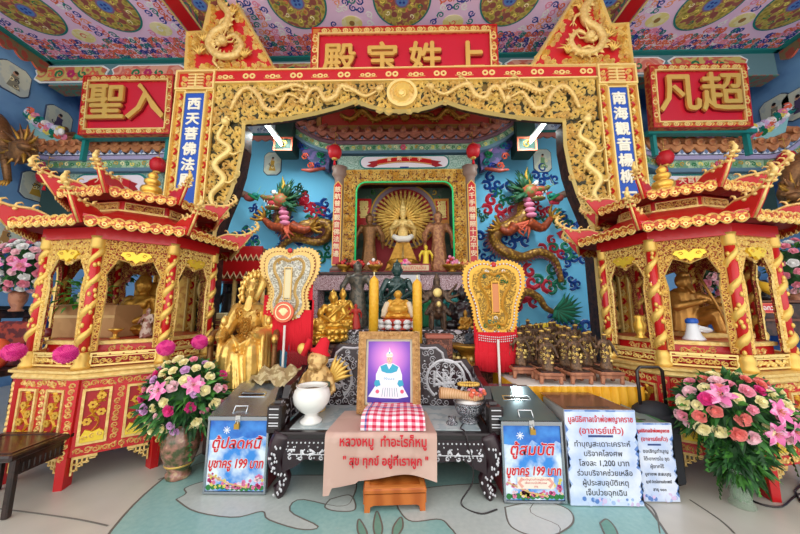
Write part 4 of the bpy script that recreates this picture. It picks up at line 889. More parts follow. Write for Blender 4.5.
        rnd = random.Random(k)
        for j in range(40): a = rnd.random() * 6.3; z = rnd.uniform(.15, H - .13); p = c + V((r * cos(a), r * sin(a), z)); b.ell(p, (.016, .016, .024), GOLD, 6, 4)
        b.build('dragon_carving', co)
        # filigree arch between the columns
        b = B(); u = e - .045; z1 = 2.17
        P = [(-u, 1.12), (-u, z1), (u, z1), (u, 1.12), (u - .04, 1.12), (u - .055, 1.7), (u - .035, 1.82), (u - .08, 1.92), (u - .11, 1.98), (.06, 1.96), (0, 1.93), (-.06, 1.96), (-u + .11, 1.98), (-u + .08, 1.92), (-u + .035, 1.82), (-u + .055, 1.7), (-u + .04, 1.12)]
        b.poly(F, P, -.02, .005, FILIS); b.ridge(F, P + P[:1], .007, .014, GOLDC, .005)
        b.scroll(F, inpoly(P), (-u, u, 1.12, z1), .05, GOLDB, .007, .012, k + 30, .005); b.build('filigree_arch', t)
        b = B(); P = [(0, 2.03), (.03, 2.06), (.1, 2.05), (.12, 2.02), (.09, 2.0), (.07, 1.97), (.03, 1.975), (0, 1.945), (-.03, 1.975), (-.07, 1.97), (-.09, 2.0), (-.12, 2.02), (-.1, 2.05), (-.03, 2.06)]; b.poly(F, P, .01, .035, YR); b.curl(F, .06, 2.02, .02, 0, 1, .006, .01, GOLD, 8, 1, .035); b.curl(F, -.06, 2.02, .02, 3, -1, .006, .01, GOLD, 8, 1, .035); b.build('bat_ornament', t)
    b = B(); octa(b, [(RC - .05, 2.16), (RC + .05, 2.16), (RC + .05, 2.27), (RC - .05, 2.27)], RED); b.build('ring_beam', t)
    # roofs
    def roof(r0, z0, r1, z1, horn, name, scal, hh):
        b = B(); 
        rows = []
        for i in range(5):
            a = i / 4; r = r0 + (r1 - r0) * a; z = z0 + (z1 - z0) * a ** 1.35
            row = []
            for k in range(8):
                row.append(vert(k, r * (1 + .03 * (1 - a)), z + .05 * (1 - a) ** 2))
                m_ = (vert(k, r, z) + vert(k + 1, r, z)) / 2; row.append(m_)
            rows.append(row)
        b.grid(rows, RED, False, True); b.grid([[v + V((0, 0, -.03)) for v in rows[0]], rows[0]], RED, False, True)
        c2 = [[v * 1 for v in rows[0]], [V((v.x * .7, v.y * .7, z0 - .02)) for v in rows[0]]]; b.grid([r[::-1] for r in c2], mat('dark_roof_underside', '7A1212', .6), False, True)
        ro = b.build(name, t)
        for k in range(8):
            A, Bv = vert(k, r0 * 1.0, z0), vert(k + 1, r0 * 1.0, z0); F = face(k, r0 * cos(pi / 8) + .008, z0); e2 = r0 * sin(pi / 8) - .02; n = scal; w = 2 * e2 / n; b = B()
            P = [(-e2, .0)]
            for j in range(n):
                for q in range(1, 7): P.append((-e2 + (j + q / 6) * w, -.03 - .035 * sin(pi * q / 6)))
            P += [(e2, 0)]
            LAM = mat('gilded_valance', 'E8B858', .45, .3, 'B0401C', 'dots', 40, .2, .5, .1)
            # scalloped openwork valance, upper waves too
            T_ = [(e2 - j * w / 6, .015 + .022 * sin(pi * ((j % 6) / 6))) for j in range(n * 6 + 1)]
            b.poly(F, P + T_, 0, .012, LAM, GOLDC)
            for j in range(n): b.ring(F, -e2 + (j + .5) * w, -.03, .01, .019, .02, GOLDB, 8)
            b.ridge(F, P, .006, .012, GOLDB, .012); b.ridge(F, T_, .006, .012, GOLDB, .012)
            b.build('valance', ro)
            # upswept corner: red fin with gold cresting
            th = R(-112.5 + 45 * k); G = Fr((0, 0, 0), (cos(th), sin(th), 0), (0, 0, 1))
            m = (r0 + r1) / 2
            P = [(m, z0 + (z1 - z0) * .45), (r0 - .1, z0 + .02), (r0 + .02, z0 - .04), (r0 + horn * .45, z0 + horn * .35), (r0 + horn * .85, z0 + horn * 1.0), (r0 + horn * .6, z0 + horn * .72), (r0 + horn * .1, z0 + .13), (r0 - .12, z0 + .14)]
            b = B(); b.poly(G, P[::-1], -.022, .022, RED); b.build('corner_fin', ro)
            b = B(); crest = [G.p(*P[0]), G.p(*P[7]) + V((0, 0, .015)), G.p(*P[6]) + V((0, 0, .02)), G.p(*P[5]) + V((0, 0, .02)), G.p(*P[4]), G.p(r0 + horn * 1.0, z0 + horn * 1.2), G.p(r0 + horn * .88, z0 + horn * 1.42)]
            b.tube(bez(crest, 18), [.012 + .012 * (i / 17 if i < 15 else (17 - i) / 8) for i in range(18)], GOLDC, 7)
            C = bez(crest, 18)
            for i in range(3, 16, 2):
                q = C[i]; b.tube([q, q + V((0, 0, .035)) - G.U * .01, q + V((0, 0, .05)) - G.U * .035, q + V((0, 0, .035)) - G.U * .05], [.011, .01, .008, .003], GOLDC, 5)
            for sd in (-1, 1):
                for i in range(5, 15, 2): b.ell(C[i] - V((0, 0, .025)) + G.N * .022 * sd, (.02, .02, .014), GOLDC, 6, 4)
            b.tube([G.p(*P[2]), G.p(*P[3]), G.p(*P[4])], [.01, .012, .008], GOLDC, 5); b.build('corner_crest', ro)
        return ro
    k_ = RR / .784
    roof(1.0 * k_, 2.29, .52 * k_, 2.52, .235, 'lower_roof', 8, 0)
    b = B(); octa(b, [(.5 * k_, 2.46), (.5 * k_, 2.63)], RED); octa(b, [(.53 * k_, 2.5), (.53 * k_, 2.53), (.5 * k_, 2.535)], GOLDC)
    dr = b.build('upper_drum', t)
    for k in range(8):
        F = face(k, .5 * k_ * cos(pi / 8)); b = B(); b.fbox(F, -.16, .16, 2.535, 2.61, 0, .008, FILIS); b.frame(F, -.165, .165, 2.53, 2.615, .01, 0, .016, GOLDC); b.scroll(F, None, (-.15, .15, 2.54, 2.605), .05, GOLDC, .007, .012, k, .008); b.build('filigree_panel', dr)
    roof(.74 * k_, 2.66, .18 * k_, 2.84, .21, 'upper_roof', 6, 0)
    b = B(); b.lathe([(r_, z_ - .13) for r_, z_ in [(.2, 2.95), (.19, 2.98), (.13, 3.0), (.09, 3.02), (.1, 3.03), (.115, 3.07), (.1, 3.11), (.055, 3.13), (.06, 3.14), (.085, 3.17), (.08, 3.2), (.04, 3.225), (.045, 3.235), (.055, 3.26), (.04, 3.285), (.008, 3.32), (.001, 3.34)]], (0, 0, 0), GOLDP, 18); b.build('gourd_finial', t)
    CUR.pop()
    def loc(x, y, z): a = R(rot); return V((cx + x * cos(a) - y * sin(a), cy + x * sin(a) + y * cos(a), z))
    return t, loc
pavL, LL = pavilion(-3.12, 3.46, -7, .784, 'red and gold octagonal pavilion on the left, holding a cardboard box and pink pompoms')
pavR, LR = pavilion(3.03, 3.42, 13.5, .755, 'red and gold octagonal pavilion on the right, holding an old man statue and a megaphone')
# ================================================================ FIGURES
class Pose:
    def __init__(s, p, sc=1, rz=0, sx=1): s.m = CUR[-1] @ MX.Translation(V(p)) @ MX.Rotation(R(rz), 4, 'Z') @ MX.Diagonal((sc * sx, sc, sc, 1))
    def __enter__(s): CUR.append(s.m)
    def __exit__(s, *a): CUR.pop()
def face(b, z, r, m, y=0):     # nose, brows, lips, ears on a head at height z radius r facing -Y
    b.ell((0, y - r * .93, z - r * .05), (r * .16, r * .2, r * .3), m, 8, 6); b.ell((0, y - r * .85, z - r * .5), (r * .3, r * .12, r * .08), m, 8, 6); b.ell((0, y - r * .6, z - r * .8), (r * .4, r * .3, r * .25), m, 8, 6)
    for s in (-1, 1):
        b.ell((s * r * .38, y - r * .86, z + r * .2), (r * .28, r * .1, r * .07), m, 8, 6); b.ell((s * r * .4, y - r * .8, z + r * .05), (r * .17, r * .1, r * .09), m, 8, 6); b.ell((s * r * .95, y, z - r * .1), (r * .13, r * .2, r * .38), m, 8, 6)
def hand(b, p, d, r, m):       # small hand with five separate fingers
    p = V(p); d = V(d).normalized(); o = d.cross(V((0, 0, 1))); o = o.normalized() if o.length > .1 else V((1, 0, 0))
    b.ell(p, (r, r, r * .8), m, 8, 6)
    for k, L in zip((-1.1, -.4, .3, 1.0), (1.5, 1.8, 1.7, 1.3)): cap(b, p + o * r * k * .6, p + o * r * k * .8 + d * r * L, r * .26, r * .18, m, 6)
    cap(b, p - o * r * .7, p - o * r * 1.5 + d * r * .6, r * .28, r * .2, m, 6)
def seated(b, m, belly=0, hands='lap', ush=True, robe=True):    # cross-legged, height 1
    b.ell((0, -.02, .09), (.36, .24, .09), m, 16, 8)
    for s in (-1, 1):
        cap(b, (s * .1, .06, .1), (s * .33, -.1, .09), .11, .09, m); cap(b, (s * .33, -.1, .08), (-s * .06, -.2, .07), .085, .06, m); b.ell((-s * .1, -.22, .1), (.1, .05, .04), m)
        cap(b, (s * .2, .02, .52), (s * .3, -.02, .32), .075, .06, m)
        if hands == 'earth' and s < 0: cap(b, (s * .3, -.02, .32), (s * .3, -.2, .17), .055, .04, m); hand(b, (s * .3, -.24, .14), (0, -.3, -1), .035, m)
        else: cap(b, (s * .3, -.02, .32), (s * .1, -.22, .2), .055, .04, m); hand(b, (s * .05, -.25, .18), (-s, -.1, 0), .035, m)
    cap(b, (0, .04, .14), (0, .04, .46), .19 + belly * .08, .17, m, 14); b.ell((0, .03, .5), (.24, .12, .09), m)
    if belly: b.ell((0, -.08, .28), (.22 + belly * .05, .17 + belly * .05, .17), m, 14, 10)
    for s in (-1, 1): b.ell((s * .09, -.1, .45), (.09, .05, .07), m)
    cap(b, (0, .03, .5), (0, .02, .64), .07, .06, m); b.ell((0, .01, .74), (.105, .115, .135), m, 14, 10); face(b, .74, .11, m, .01)
    if ush: b.ell((0, .03, .85), (.085, .09, .06), m); cap(b, (0, .03, .88), (0, .03, .97), .04, .008, m)
    if robe:
        b.tube([(.2, -.03, .55), (.08, -.15, .45), (-.1, -.17, .3), (-.24, -.1, .18)], [.035, .03, .03, .03], m, 6)
def standing(b, m, arms=((-.22, -.12, .5), (.22, -.12, .5)), hat=1, robe=.16, feet=True, wide=1):   # height 1
    pr = [(robe * 1.0, .03), (robe * 1.05, .1), (robe * .85, .3), (robe * .7, .5), (.1, .58), (.12, .7), (.13, .76), (.07, .81)]
    b.lathe(pr, (0, 0, 0), m, 14, sx=wide, sy=.75)
    for s in (-1, 1):
        b.ell((s * .07, -.08, .02), (.05, .1, .03), m); b.ell((s * .13, 0, .76), (.06, .06, .06), m)
        e = arms[0 if s < 0 else 1]; k = (s * .22, -.02, .62); cap(b, (s * .14, 0, .76), k, .05, .042, m); cap(b, k, e, .042, .03, m); hand(b, e, (0, -1, .4), .024, m)
        cap(b, k, (s * .22, .03, .42), .05, .02, m)
    cap(b, (0, 0, .78), (0, 0, .85), .04, .04, m); b.ell((0, -.005, .89), (.062, .068, .078), m, 12, 8); face(b, .89, .064, m)
    if hat: b.lathe([(.07, .93), (.075, .95), (.05, .975), (.03, 1.0), (.005, 1.03)], (0, 0, 0), m, 12)
    for k in range(5): a = k * 1.25 + .3; cap(b, (robe * .9 * cos(a), robe * .7 * sin(a), .08), (.09 * cos(a), .07 * sin(a), .5), .03, .012, m)
def fig(name, label, cat, p, H, m, fn, rz=0, vox=None, group=None, **kw):
    t = T(name, label, cat, p, group)
    with Pose(p, H, rz): b = MB(); fn(b, m, **kw)
    b.fuse(vox or H / 60, 1); b.build('body', t); return t
def lotus(p, r, h, m, m2=None, name='lotus_base', t=None, n=12):
    b = MB(); b.lathe([(r * .9, 0), (r, h * .1), (r * .8, h * .3), (r * .6, h * .45), (r * .9, h * .7), (r * .95, h * .9), (r * .8, h)], p, m, 20)
    for k in range(n):
        a = 2 * pi * k / n
        for sg, z in ((1, .72), (-1, .28)): b.ell(V(p) + V((r * .88 * cos(a), r * .88 * sin(a), h * z)), (r * .2, r * .2, h * .26), m2 or m, 8, 6)
    return b.build(name, t)

# ---------------------------------------------------------------- thousand-armed statue in the niche
NZ = sz0; c = at(403, 262, 6.35); cx_ = c.x
t = T('many_armed_statue', 'gilded many-armed standing statue with a round halo of hands in the central niche', 'statue', (cx_, 6.35, NZ))
H = 1.12; base = .3
with Pose((cx_, 6.35, NZ + base), H):
    b = MB(); standing(b, GOLDC, ((-.05, -.18, .66), (.05, -.18, .66)), 0, .15); b.lathe([(.07, .93), (.085, .97), (.06, 1.02), (.065, 1.06), (.04, 1.1), (.03, 1.16), (.004, 1.26)], (0, 0, 0), GOLDC, 12)
b.fuse(.016, 1); b.build('body', t)
AC = V((cx_, 6.45, at(403, 219, 6.4).z)); rnd = random.Random(3)
for ring_, (r0, r1, n_) in enumerate(((.12, .38, 22), (.14, .52, 30), (.2, .63, 36))):
    for k in range(n_):
        a = -pi * .36 + (2 * pi * .86) * k / (n_ - 1) * 1.0; a = -pi / 2 + .45 + (2 * pi - .9) * k / (n_ - 1); d = V((cos(a), 0, sin(a))); y = V((0, -.05 + .05 * ring_, 0))
        b = MB(); cap(b, AC + d * r0 + y, AC + d * (r0 + r1) * .5 + y + V((0, -.05, 0)), .032, .028, GOLD, 6); cap(b, AC + d * (r0 + r1) * .5 + y + V((0, -.05, 0)), AC + d * r1 + y, .028, .022, GOLD, 6); b.ell(AC + d * (r1 + .02) + y, (.026, .02, .026), GOLD, 6, 5)
        for q in (-.5, 0, .5): f = V((cos(a + q), 0, sin(a + q))); b.tube([AC + d * (r1 + .02) + y, AC + d * (r1 + .02) + y + f * .06], [.009, .005], GOLD, 4)
        b.build('arm', t)
b = MB(); b.tube([(cx_ - .2, 6.2, NZ + base + .5), (cx_ - .1, 6.15, NZ + base + .42), (cx_ + .1, 6.15, NZ + base + .42), (cx_ + .2, 6.2, NZ + base + .5)], [.05, .07, .07, .05], mat('white_cloth', 'E8E4D8', .8), 8); b.build('white_sash', t)
b = MB(); b.lathe([(.42, 0), (.44, .04), (.38, .1), (.3, .16), (.36, .24), (.3, .3)], (cx_, 6.35, NZ), GOLDD, 20)
for s in (-1, 1): b.add([(cx_ + s * .1, 6.2, NZ + base + .45), (cx_ + s * .38, 6.2, NZ + .05), (cx_ + s * .05, 6.12, NZ + .02), (cx_, 6.15, NZ + base + .4)], [(0, 1, 2, 3)], GOLDD)
b.build('pedestal', t)
def niche_fig(px, py0, py1, Y, m, label, **kw):
    a = at(px, py1, Y); h = at(px, py0, Y).z - NZ
    return fig('guardian_statue', label, 'statue', (a.x, Y, NZ), h, m, standing, vox=.018, **kw)
niche_fig(369, 214, 262, 6.2, BRONZE, 'dark brown standing guardian in the left side of the niche', robe=.14)
niche_fig(439, 212, 262, 6.2, mat('reddish_bronze', '9A6448', .5, .3, 'B88458', 'noise', 20), 'reddish brown standing guardian in the right side of the niche', robe=.15)
fig('standing_figure', 'slim yellow-gold standing figure in front of the right niche guardian', 'statue', (at(426, 262, 6.02).x, 6.02, NZ), .56, mat('yellow_gold_paint', 'E8C83C', .4, .3), standing, robe=.15)
for px, m, ch, l in ((364, RED, '觀喜', 'red plate with two gilded characters, left inside the niche'), (441.5, ORANGE, '福德', 'orange-gold plate with two pale characters, right inside the niche')):
    p = at(px, 215, 6.68); F = Fr((p.x, 6.68, 0)); z1 = at(px, 199, 6.68).z; z0 = at(px, 232, 6.68).z; t = T('character_plate', l, 'sign', (p.x, 6.68, z0))
    MB().fbox(F, -.17, .17, z0, z1, -.02, .02, m if m is RED else mat('orange_gold_frame', 'E8963C', .5)).build('frame', t); MB().fbox(F, -.13, .13, z1 - .5, z1 - .06, .02, .03, RED).build('panel', t)
    b = MB(); b.text(F, ch[0], .22, GOLDB, 0, z1 - .18, .03, .004, .008); b.text(F, ch[1], .22, GOLDB, 0, z1 - .38, .03, .004, .008); b.build('lettering', t)

# ---------------------------------------------------------------- items on the high ledge (z = lz1)
def offering(px, label, m1, m2, seed, r=.13, Y=5.62, z=None):
    z = lz1 if z is None else z; p = at(px, 270, Y); t = T('offering_dish', label, 'offering', (p.x, Y, z)); rnd = random.Random(seed)
    b = MB(); b.lathe([(r * .6, 0), (r * .5, .02), (r * .3, .05), (r * .9, .1), (r * 1.15, .15), (r, .15)], (p.x, Y, z), m2, 16); b.build('dish', t)
    b = MB()
    for k in range(26): a = rnd.random() * 6.3; q = r * rnd.random() ** .5; b.ell((p.x + q * cos(a), Y + q * sin(a), z + .14 + (r - q) * 1.3 * rnd.random() + .02), .035, rnd.choice(m1), 6, 5)
    b.build('flowers', t, kind='stuff')
offering(357, 'orange marigold dish at the left end of the high ledge', [ORANGE, CORAL, RED], REDD, 1)
offering(375, 'orange and white flower dish beside the jade buddha', [ORANGE, WHITE, CORAL], GOLDD, 2)
offering(344, 'dark offering dish at the ledge edge beneath the left niche pillar', [REDD, DARKW, RED], GOLDD, 3)
offering(452, 'heaped red and white offering basket at the right end of the high ledge', [RED, WHITE, PINKP, CORAL], GOLDD, 4, .17)
offering(466, 'small gold-footed offering dish under the right niche pillar', [GOLD, ORANGE, RED], GOLD, 5, .1)
offering(405.5, 'bright pink lotus posy beside the jade buddha head', [HOT, PINK], TEAL, 6, .08, 5.55)
p = at(412, 271, 5.48); F = Fr((p.x, 5.48, 0)); t = T('altar_nameplate', 'small white plate with a red border standing on the high ledge behind the jade buddha', 'sign', (p.x, 5.5, lz1))
MB().fbox(F, -.34, .34, lz1, lz1 + .16, -.03, 0, REDD).build('border', t); MB().fbox(F, -.31, .31, lz1 + .03, lz1 + .13, 0, .01, mat('buff_panel', 'E0C8A0', .6)).build('panel', t)
b = MB(); b.text(F, 'เจ้าแม่กวนอิม', .1, TXR, 0, lz1 + .08, .011, .002); b.build('lettering', t)
p0 = at(398, 280, 5.42); MB().box(p0.x, p0.x + .4, 5.425, 5.449, lz0, lz1 - .05, mat('silver_white_panel', 'DCDCE0', .4)).build('silver_plaque', None, 'pale silver plaque on the front of the high ledge behind the jade buddha', 'panel')

# ---------------------------------------------------------------- lower altar table (tier B)
BY0, BY1 = 4.0, 4.75; bz = at(405, 330, 4.0).z; ax0, ax1 = at(318, 330, 4.0).x, at(492, 330, 4.0).x
t = T('altar_table', 'dark pearl-inlaid altar table carrying the jade buddha and small statues', 'table', ((ax0 + ax1) / 2, (BY0 + BY1) / 2, 0))
MB().bbox(ax0, ax1, BY0, BY1, bz - .06, bz, INLAY, .012).build('tabletop', t)
MB().box(ax0 + .04, ax1 - .04, BY0 + .03, BY0 + .06, bz - .3, bz - .06, mat('dense_pearl_inlay', '2A1A20', .35, 0, 'DADADE', 'scroll', 20, .1, .55, .08)).build('apron', t)
for x in (ax0 + .03, ax1 - .13):
    for y in (BY0 + .02, BY1 - .12): MB().bbox(x, x + .1, y, y + .1, 0, bz - .06, INLAY, .01).build('leg', t)
MB().box(ax0 + .1, ax1 - .1, BY1 - .04, BY1, 0, bz - .06, DARKW).build('back_panel', t)
# upper step at the back carrying the jade buddha
sz_ = at(397, 322, 4.6).z
st = T('display_stand', 'pearl-inlaid step with corner posts under the jade buddha', 'stand', (at(397, 300, 4.55).x, 4.5, bz))
MB().bbox(at(378, 300, 4.5).x, at(420, 300, 4.5).x, 4.42, 4.73, bz, bz + .12, INLAY, .01).build('block', st)
xl = at(397, 300, 4.55).x
t = T('jade_buddha', 'dark green jade buddha seated in meditation at the centre of the altar', 'statue', (xl, 4.56, bz + .12))
Hh = at(397, 257, 4.56).z - (bz + .12) - .16
lotus((xl, 4.56, bz + .12), .26, .16, JADE, None, 'lotus_base', t, 14)
with Pose((xl, 4.56, bz + .28), Hh, sx=1.0): b = MB(); seated(b, JADE, hands='earth')
b.fuse(Hh / 70, 1); b.build('body', t)
def at_on(px, Y, z): p = at(px, 300, Y); return V((p.x, Y, z))
# standing dark figure, left
fig('standing_buddha', 'dark patina bronze buddha standing with lowered hands, left of the jade buddha', 'statue', at_on(357, 4.35, bz), at(357, 262, 4.35).z - bz, DKBR, standing, arms=((-.2, -.08, .42), (.2, -.08, .42)), robe=.17)
# laughing buddha
p = at_on(398, 4.15, bz); H_ = at(398, 289, 4.15).z - bz
t = T('laughing_buddha', 'golden laughing buddha on a red and white lotus between the candles', 'statue', p)
lotus(p, .27, .14, mat('red_white_lotus', 'C8402C', .5), WHITE, 'lotus_base', t)
with Pose(p + V((0, 0, .14)), H_ - .1, sx=1.2): b = MB(); seated(b, mat('warm_gold_paint', 'E0A83C', .35, .4), belly=1, ush=False)
b.fuse(.009, 1); b.build('body', t)
b = MB()
for s in (-1, 1): b.tube([p + V((s * .06, .03, .38)), p + V((s * .15, .0, .34)), p + V((s * .18, -.04, .25)), p + V((s * .2, -.1, .17))], [.02, .04, .045, .03], mat('cream_robe', 'E8D8B8', .7), 8)
b.build('robe', t)
# many-armed rider statue
p = at_on(437, 4.1, bz); t = T('many_armed_statue', 'dark bronze many-armed deity with a gold chest riding a beast, right of the right candle', 'statue', p)
hh = at(437, 273, 4.1).z - bz; DB2 = mat('dark_brown_bronze', '4E3C30', .45, .4, '6E5844', 'noise', 20)
with Pose(p, hh):
    b = MB(); m = DB2; b.ell((0, .05, .3), (.15, .25, .13), m); b.ell((0, -.2, .42), (.09, .1, .12), m); cap(b, (0, -.12, .38), (0, -.26, .3), .06, .04, m)
    for sx_ in (-.1, .1):
        for sy_ in (-.15, .2): cap(b, (sx_, sy_, .28), (sx_ * 1.1, sy_, .02), .045, .03, m)
    cap(b, (0, .03, .42), (0, .0, .68), .1, .11, m); b.ell((0, 0, .8), (.065, .07, .085), m); face(b, .8, .065, m); b.lathe([(.07, .84), (.06, .9), (.03, .96), (.005, 1.0)], (0, 0, 0), m, 12)
    for s in (-1, 1):
        for k, (dx, dz) in enumerate(((.34, .78), (.38, .6), (.3, .45))): cap(b, (s * .1, 0, .66), (s * dx * .6, -.04, .56 + .05 * (1 - k)), .045, .035, m); cap(b, (s * dx * .6, -.04, .56 + .05 * (1 - k)), (s * dx, -.08, dz), .035, .022, m); hand(b, (s * dx, -.1, dz), (s * .3, 0, 1), .022, m)
        cap(b, (s * .08, .0, .42), (s * .2, -.1, .28), .06, .04, m)
b.fuse(.011, 1); b.build('body', t)
with Pose(p, hh): b = MB(); b.ell((0, -.105, .64), (.08, .03, .08), GOLDB); b.ell((0, -.29, .44), (.04, .03, .05), GOLDB)
b.build('gold_chest', t)
b = MB(); p = at_on(438, 3.86, 0); z0 = at(438, 345, 3.86).z; MB; b.bbox(p.x - .2, p.x + .2, 3.75, 3.98, z0 - .02, z0 + .12, WOODP, .01)
# black seated figure & others right
fig('seated_deity', 'black seated deity with a cloak beside the right ceremonial fan', 'statue', at_on(462, 4.3, bz), at(462, 283, 4.3).z - bz, BLACK, seated, vox=.012, belly=.3)
t = fig('seated_deity', 'small gold and black seated figure in front of the black cloaked deity', 'statue', at_on(465, 4.08, bz), .28, GOLDD, seated, vox=.009)
fig('kneeling_figure', 'small red-clad figure with raised hands at the left of the left candle', 'statue', at_on(356, 4.1, bz), .34, mat('red_painted_figure', 'B83028', .5), standing, arms=((-.26, -.1, .85), (.2, -.2, .7)), robe=.2, vox=.009)
# colourful little figures at the back
for k, (px, m, l) in enumerate(((345, GREEN, 'green painted figure behind the gold buddhas'), (378, TEAL, 'teal painted figure beside the left candle at the back'), (426, GREEN, 'green painted figure just behind the right candle'), (451, TEAL, 'teal painted figure behind the many-armed rider'), (477, CORAL, 'coral painted figure close to the right fan'))):
    fig('painted_figurine', l, 'statue', at_on(px, 4.64, bz), .5 + .04 * (k % 2), m, standing, vox=.014, robe=.2)
# three gold buddhas stepping down at left
for px, py0, py1, Y, l in ((342, 286, 335, 4.1, 'highest and rearmost of the three gold buddhas left of the candles'), (332, 287, 341, 3.95, 'middle of the three gold buddhas left of the candles'), (319, 306, 344, 3.85, 'plump lowest gold buddha nearest the left fan')):
    z0 = bz + (.0 if Y >= 4.1 else 0); Yc_ = Y; p = at(px, py1, Yc_); p.z = max(p.z, .6); 
    if Y >= 4.05: p.z = bz
    h = at(px, py0, Yc_).z - p.z; t = fig('gold_buddha', l, 'statue', p + V((0, 0, h * .22)), h * .78, GOLDP, seated, vox=.009, rz=25, belly=.6 if px == 319 else 0, group='gold buddhas left of the candles')
    lotus(p, h * .28, h * .24, GOLDP, None, 'pedestal', t)
# stands for the pieces in front of the table
def smallstand(px, Y, w, z1, z0, m, label, legs=True):
    p = at(px, 300, Y); t = T('wooden_stand', label, 'stand', (p.x, Y, z0))
    MB().bbox(p.x - w, p.x + w, Y - .14, Y + .14, z1 - .05, z1, m, .01).build('top', t)
    b = MB(); b.box(p.x - w + .02, p.x + w - .02, Y - .12, Y + .12, z0, z1 - .05, mat('carved_stand_side', '5A3024', .5, 0, 'A0604A', 'scroll', 16, .2, .5, .2)); b.build('carved_body', t)
    return t
z1s = at(325, 343, 3.9).z
smallstand(325, 3.87, .18, z1s, 0, DARKW, 'tall dark wooden pedestal under the two front gold buddhas')
smallstand(438, 3.83, .17, at(438, 334, 3.83).z, .0, mat('pink_red_wood', 'B46450', .5), 'pinkish red pedestal directly in front of the many-armed rider')
# gold footed tray right
zt_ = at(469, 346, 3.8).z; p = at_on(469, 3.84, zt_)
t = T('offering_tray', 'red and gold footed offering tray just left of the right fan tassels', 'tray', (p.x, p.y, zt_ - .26))
b = MB(); b.lathe([(.22, -.26), (.22, -.2), (.12, -.12), (.16, -.06), (.26, -.01), (.27, .02), (.22, .02), (.2, 0)], p, GOLDD, 24); b.build('dish', t)
b = MB()
for k in range(18): a = k * pi / 9; b.ell(p + V((.235 * cos(a), .235 * sin(a), -.13)), (.03, .03, .03), GOLDB, 6, 5)
for k in range(24): a = k * pi / 12; b.ell(p + V((.23 * cos(a), .23 * sin(a), -.2)), (.018, .018, .022), CORAL, 6, 5)
b.build('petal_border', t)
smallstand(469, 3.86, .25, zt_ - .26, 0, REDD, 'red carved pedestal holding the gold offering tray')
t = fig('reclining_figure', 'small dark figure with a gold face resting in the gold offering tray', 'statue', p + V((0, 0, .02)), .22, mat('slate_dark_paint', '3A4450', .5), seated, vox=.008)
# candles
for px, y0, l in ((373.5, 276, 'tall yellow candle on the left behind the portrait'), (417.5, 279, 'tall yellow candle on the right behind the portrait')):
    p = at(px, 333, 3.7); z1 = at(px, y0, 3.7).z; z0 = .95; t = T('yellow_candle', l, 'candle', (p.x, 3.7, z0), 'tall candles')
    b = MB(); r = .058; b.lathe([(r, z0), (r, z1 - .07), (r * .85, z1 - .04), (r * .4, z1 - .015), (.012, z1)], (p.x, 3.7, 0), mat('yellow_wax', 'E8A81E', .45, 0, 'F0BC38', 'noise', 30, .3, .5, .2), 20); b.build('candle_body', t)
    b = MB(); b.tube([(p.x, 3.7, z1 - .01), (p.x, 3.7, z1 + .05)], .008, CREAM, 6); b.build('wick', t)
    MB().lathe([(.09, z0 - .06), (.09, z0 - .03), (.065, z0 - .01), (.07, z0 + .02)], (p.x, 3.7, 0), GOLDD, 18).build('holder', t)
xa_, xb_ = at(366, 333, 3.7).x, at(425, 333, 3.7).x
t = T('candle_shelf', 'narrow dark shelf behind the framed portrait, carrying both yellow candles', 'shelf', ((xa_ + xb_) / 2, 3.7, 0))
MB().bbox(xa_, xb_, 3.58, 3.79, .84, .89, DARKW, .01).build('shelf_board', t)
for x in (xa_, xb_ - .05): MB().box(x, x + .05, 3.6, 3.76, 0, .84, DARKW).build('support', t)

# ---------------------------------------------------------------- inlaid daybed
X0, X1 = -1.1, .74; SZ = .5; DY0, DY1 = 2.6, 3.4
t = T('inlaid_daybed', 'black lacquer daybed inlaid with mother of pearl, holding the portrait', 'daybed', ((X0 + X1) / 2, 3.0, 0))
MB().bbox(X0 + .04, X1 - .04, DY0, DY1, SZ - .06, SZ, BLACK, .012).build('seat', t)
MB().box(X0 + .12, X1 - .12, DY0 + .07, DY1 - .1, SZ, SZ + .006, MARB).build('marble_inset', t)
DF_ = Fr((0, DY0 + .02, 0)); ap = [(X0 + .1, SZ - .05), (X0 + .1, SZ - .3), (X0 + .2, SZ - .26), (X0 + .28, SZ - .2), (X0 + .5, SZ - .22), (X0 + .62, SZ - .27), (X0 + .75, SZ - .22), (-.18, SZ - .25)]
ap = ap + [(-.36 - u, v) for u, v in ap[-2::-1]]
b = MB(); b.poly(DF_, ap, -.03, .02, mat('deep_purple_lacquer', '2A141C', .3, coat=.3)); b.build('apron', t)
b = MB(); rnd = random.Random(8)
for k in range(46): u = X0 + .14 + k * .035; b.disc(DF_, u, SZ - .075, .007, .024, PEARL, 6, .02)
for u in [X0 + .16 + k * .085 for k in range(20)]:
    for q in range(3): b.ridge(DF_, [(u + rnd.uniform(-.02, .02), SZ - .12 - rnd.random() * .05), (u + rnd.uniform(0, .04), SZ - .12 - rnd.random() * .05)], .008, .006, PEARL, .02)
    b.curl(DF_, u, SZ - .19, .02, rnd.random() * 6, 1, .007, .006, PEARL, 8, 1, .02); [b.disc(DF_, u + rnd.uniform(-.04, .04), SZ - .1 - rnd.random() * .1, .006, .024, PEARL, 5, .02) for _ in range(6)]
b.ridge(DF_, [(X0 + .14, SZ - .165), (X1 - .14, SZ - .165)], .004, .004, PEARL, .02); b.build('pearl_inlay', t)
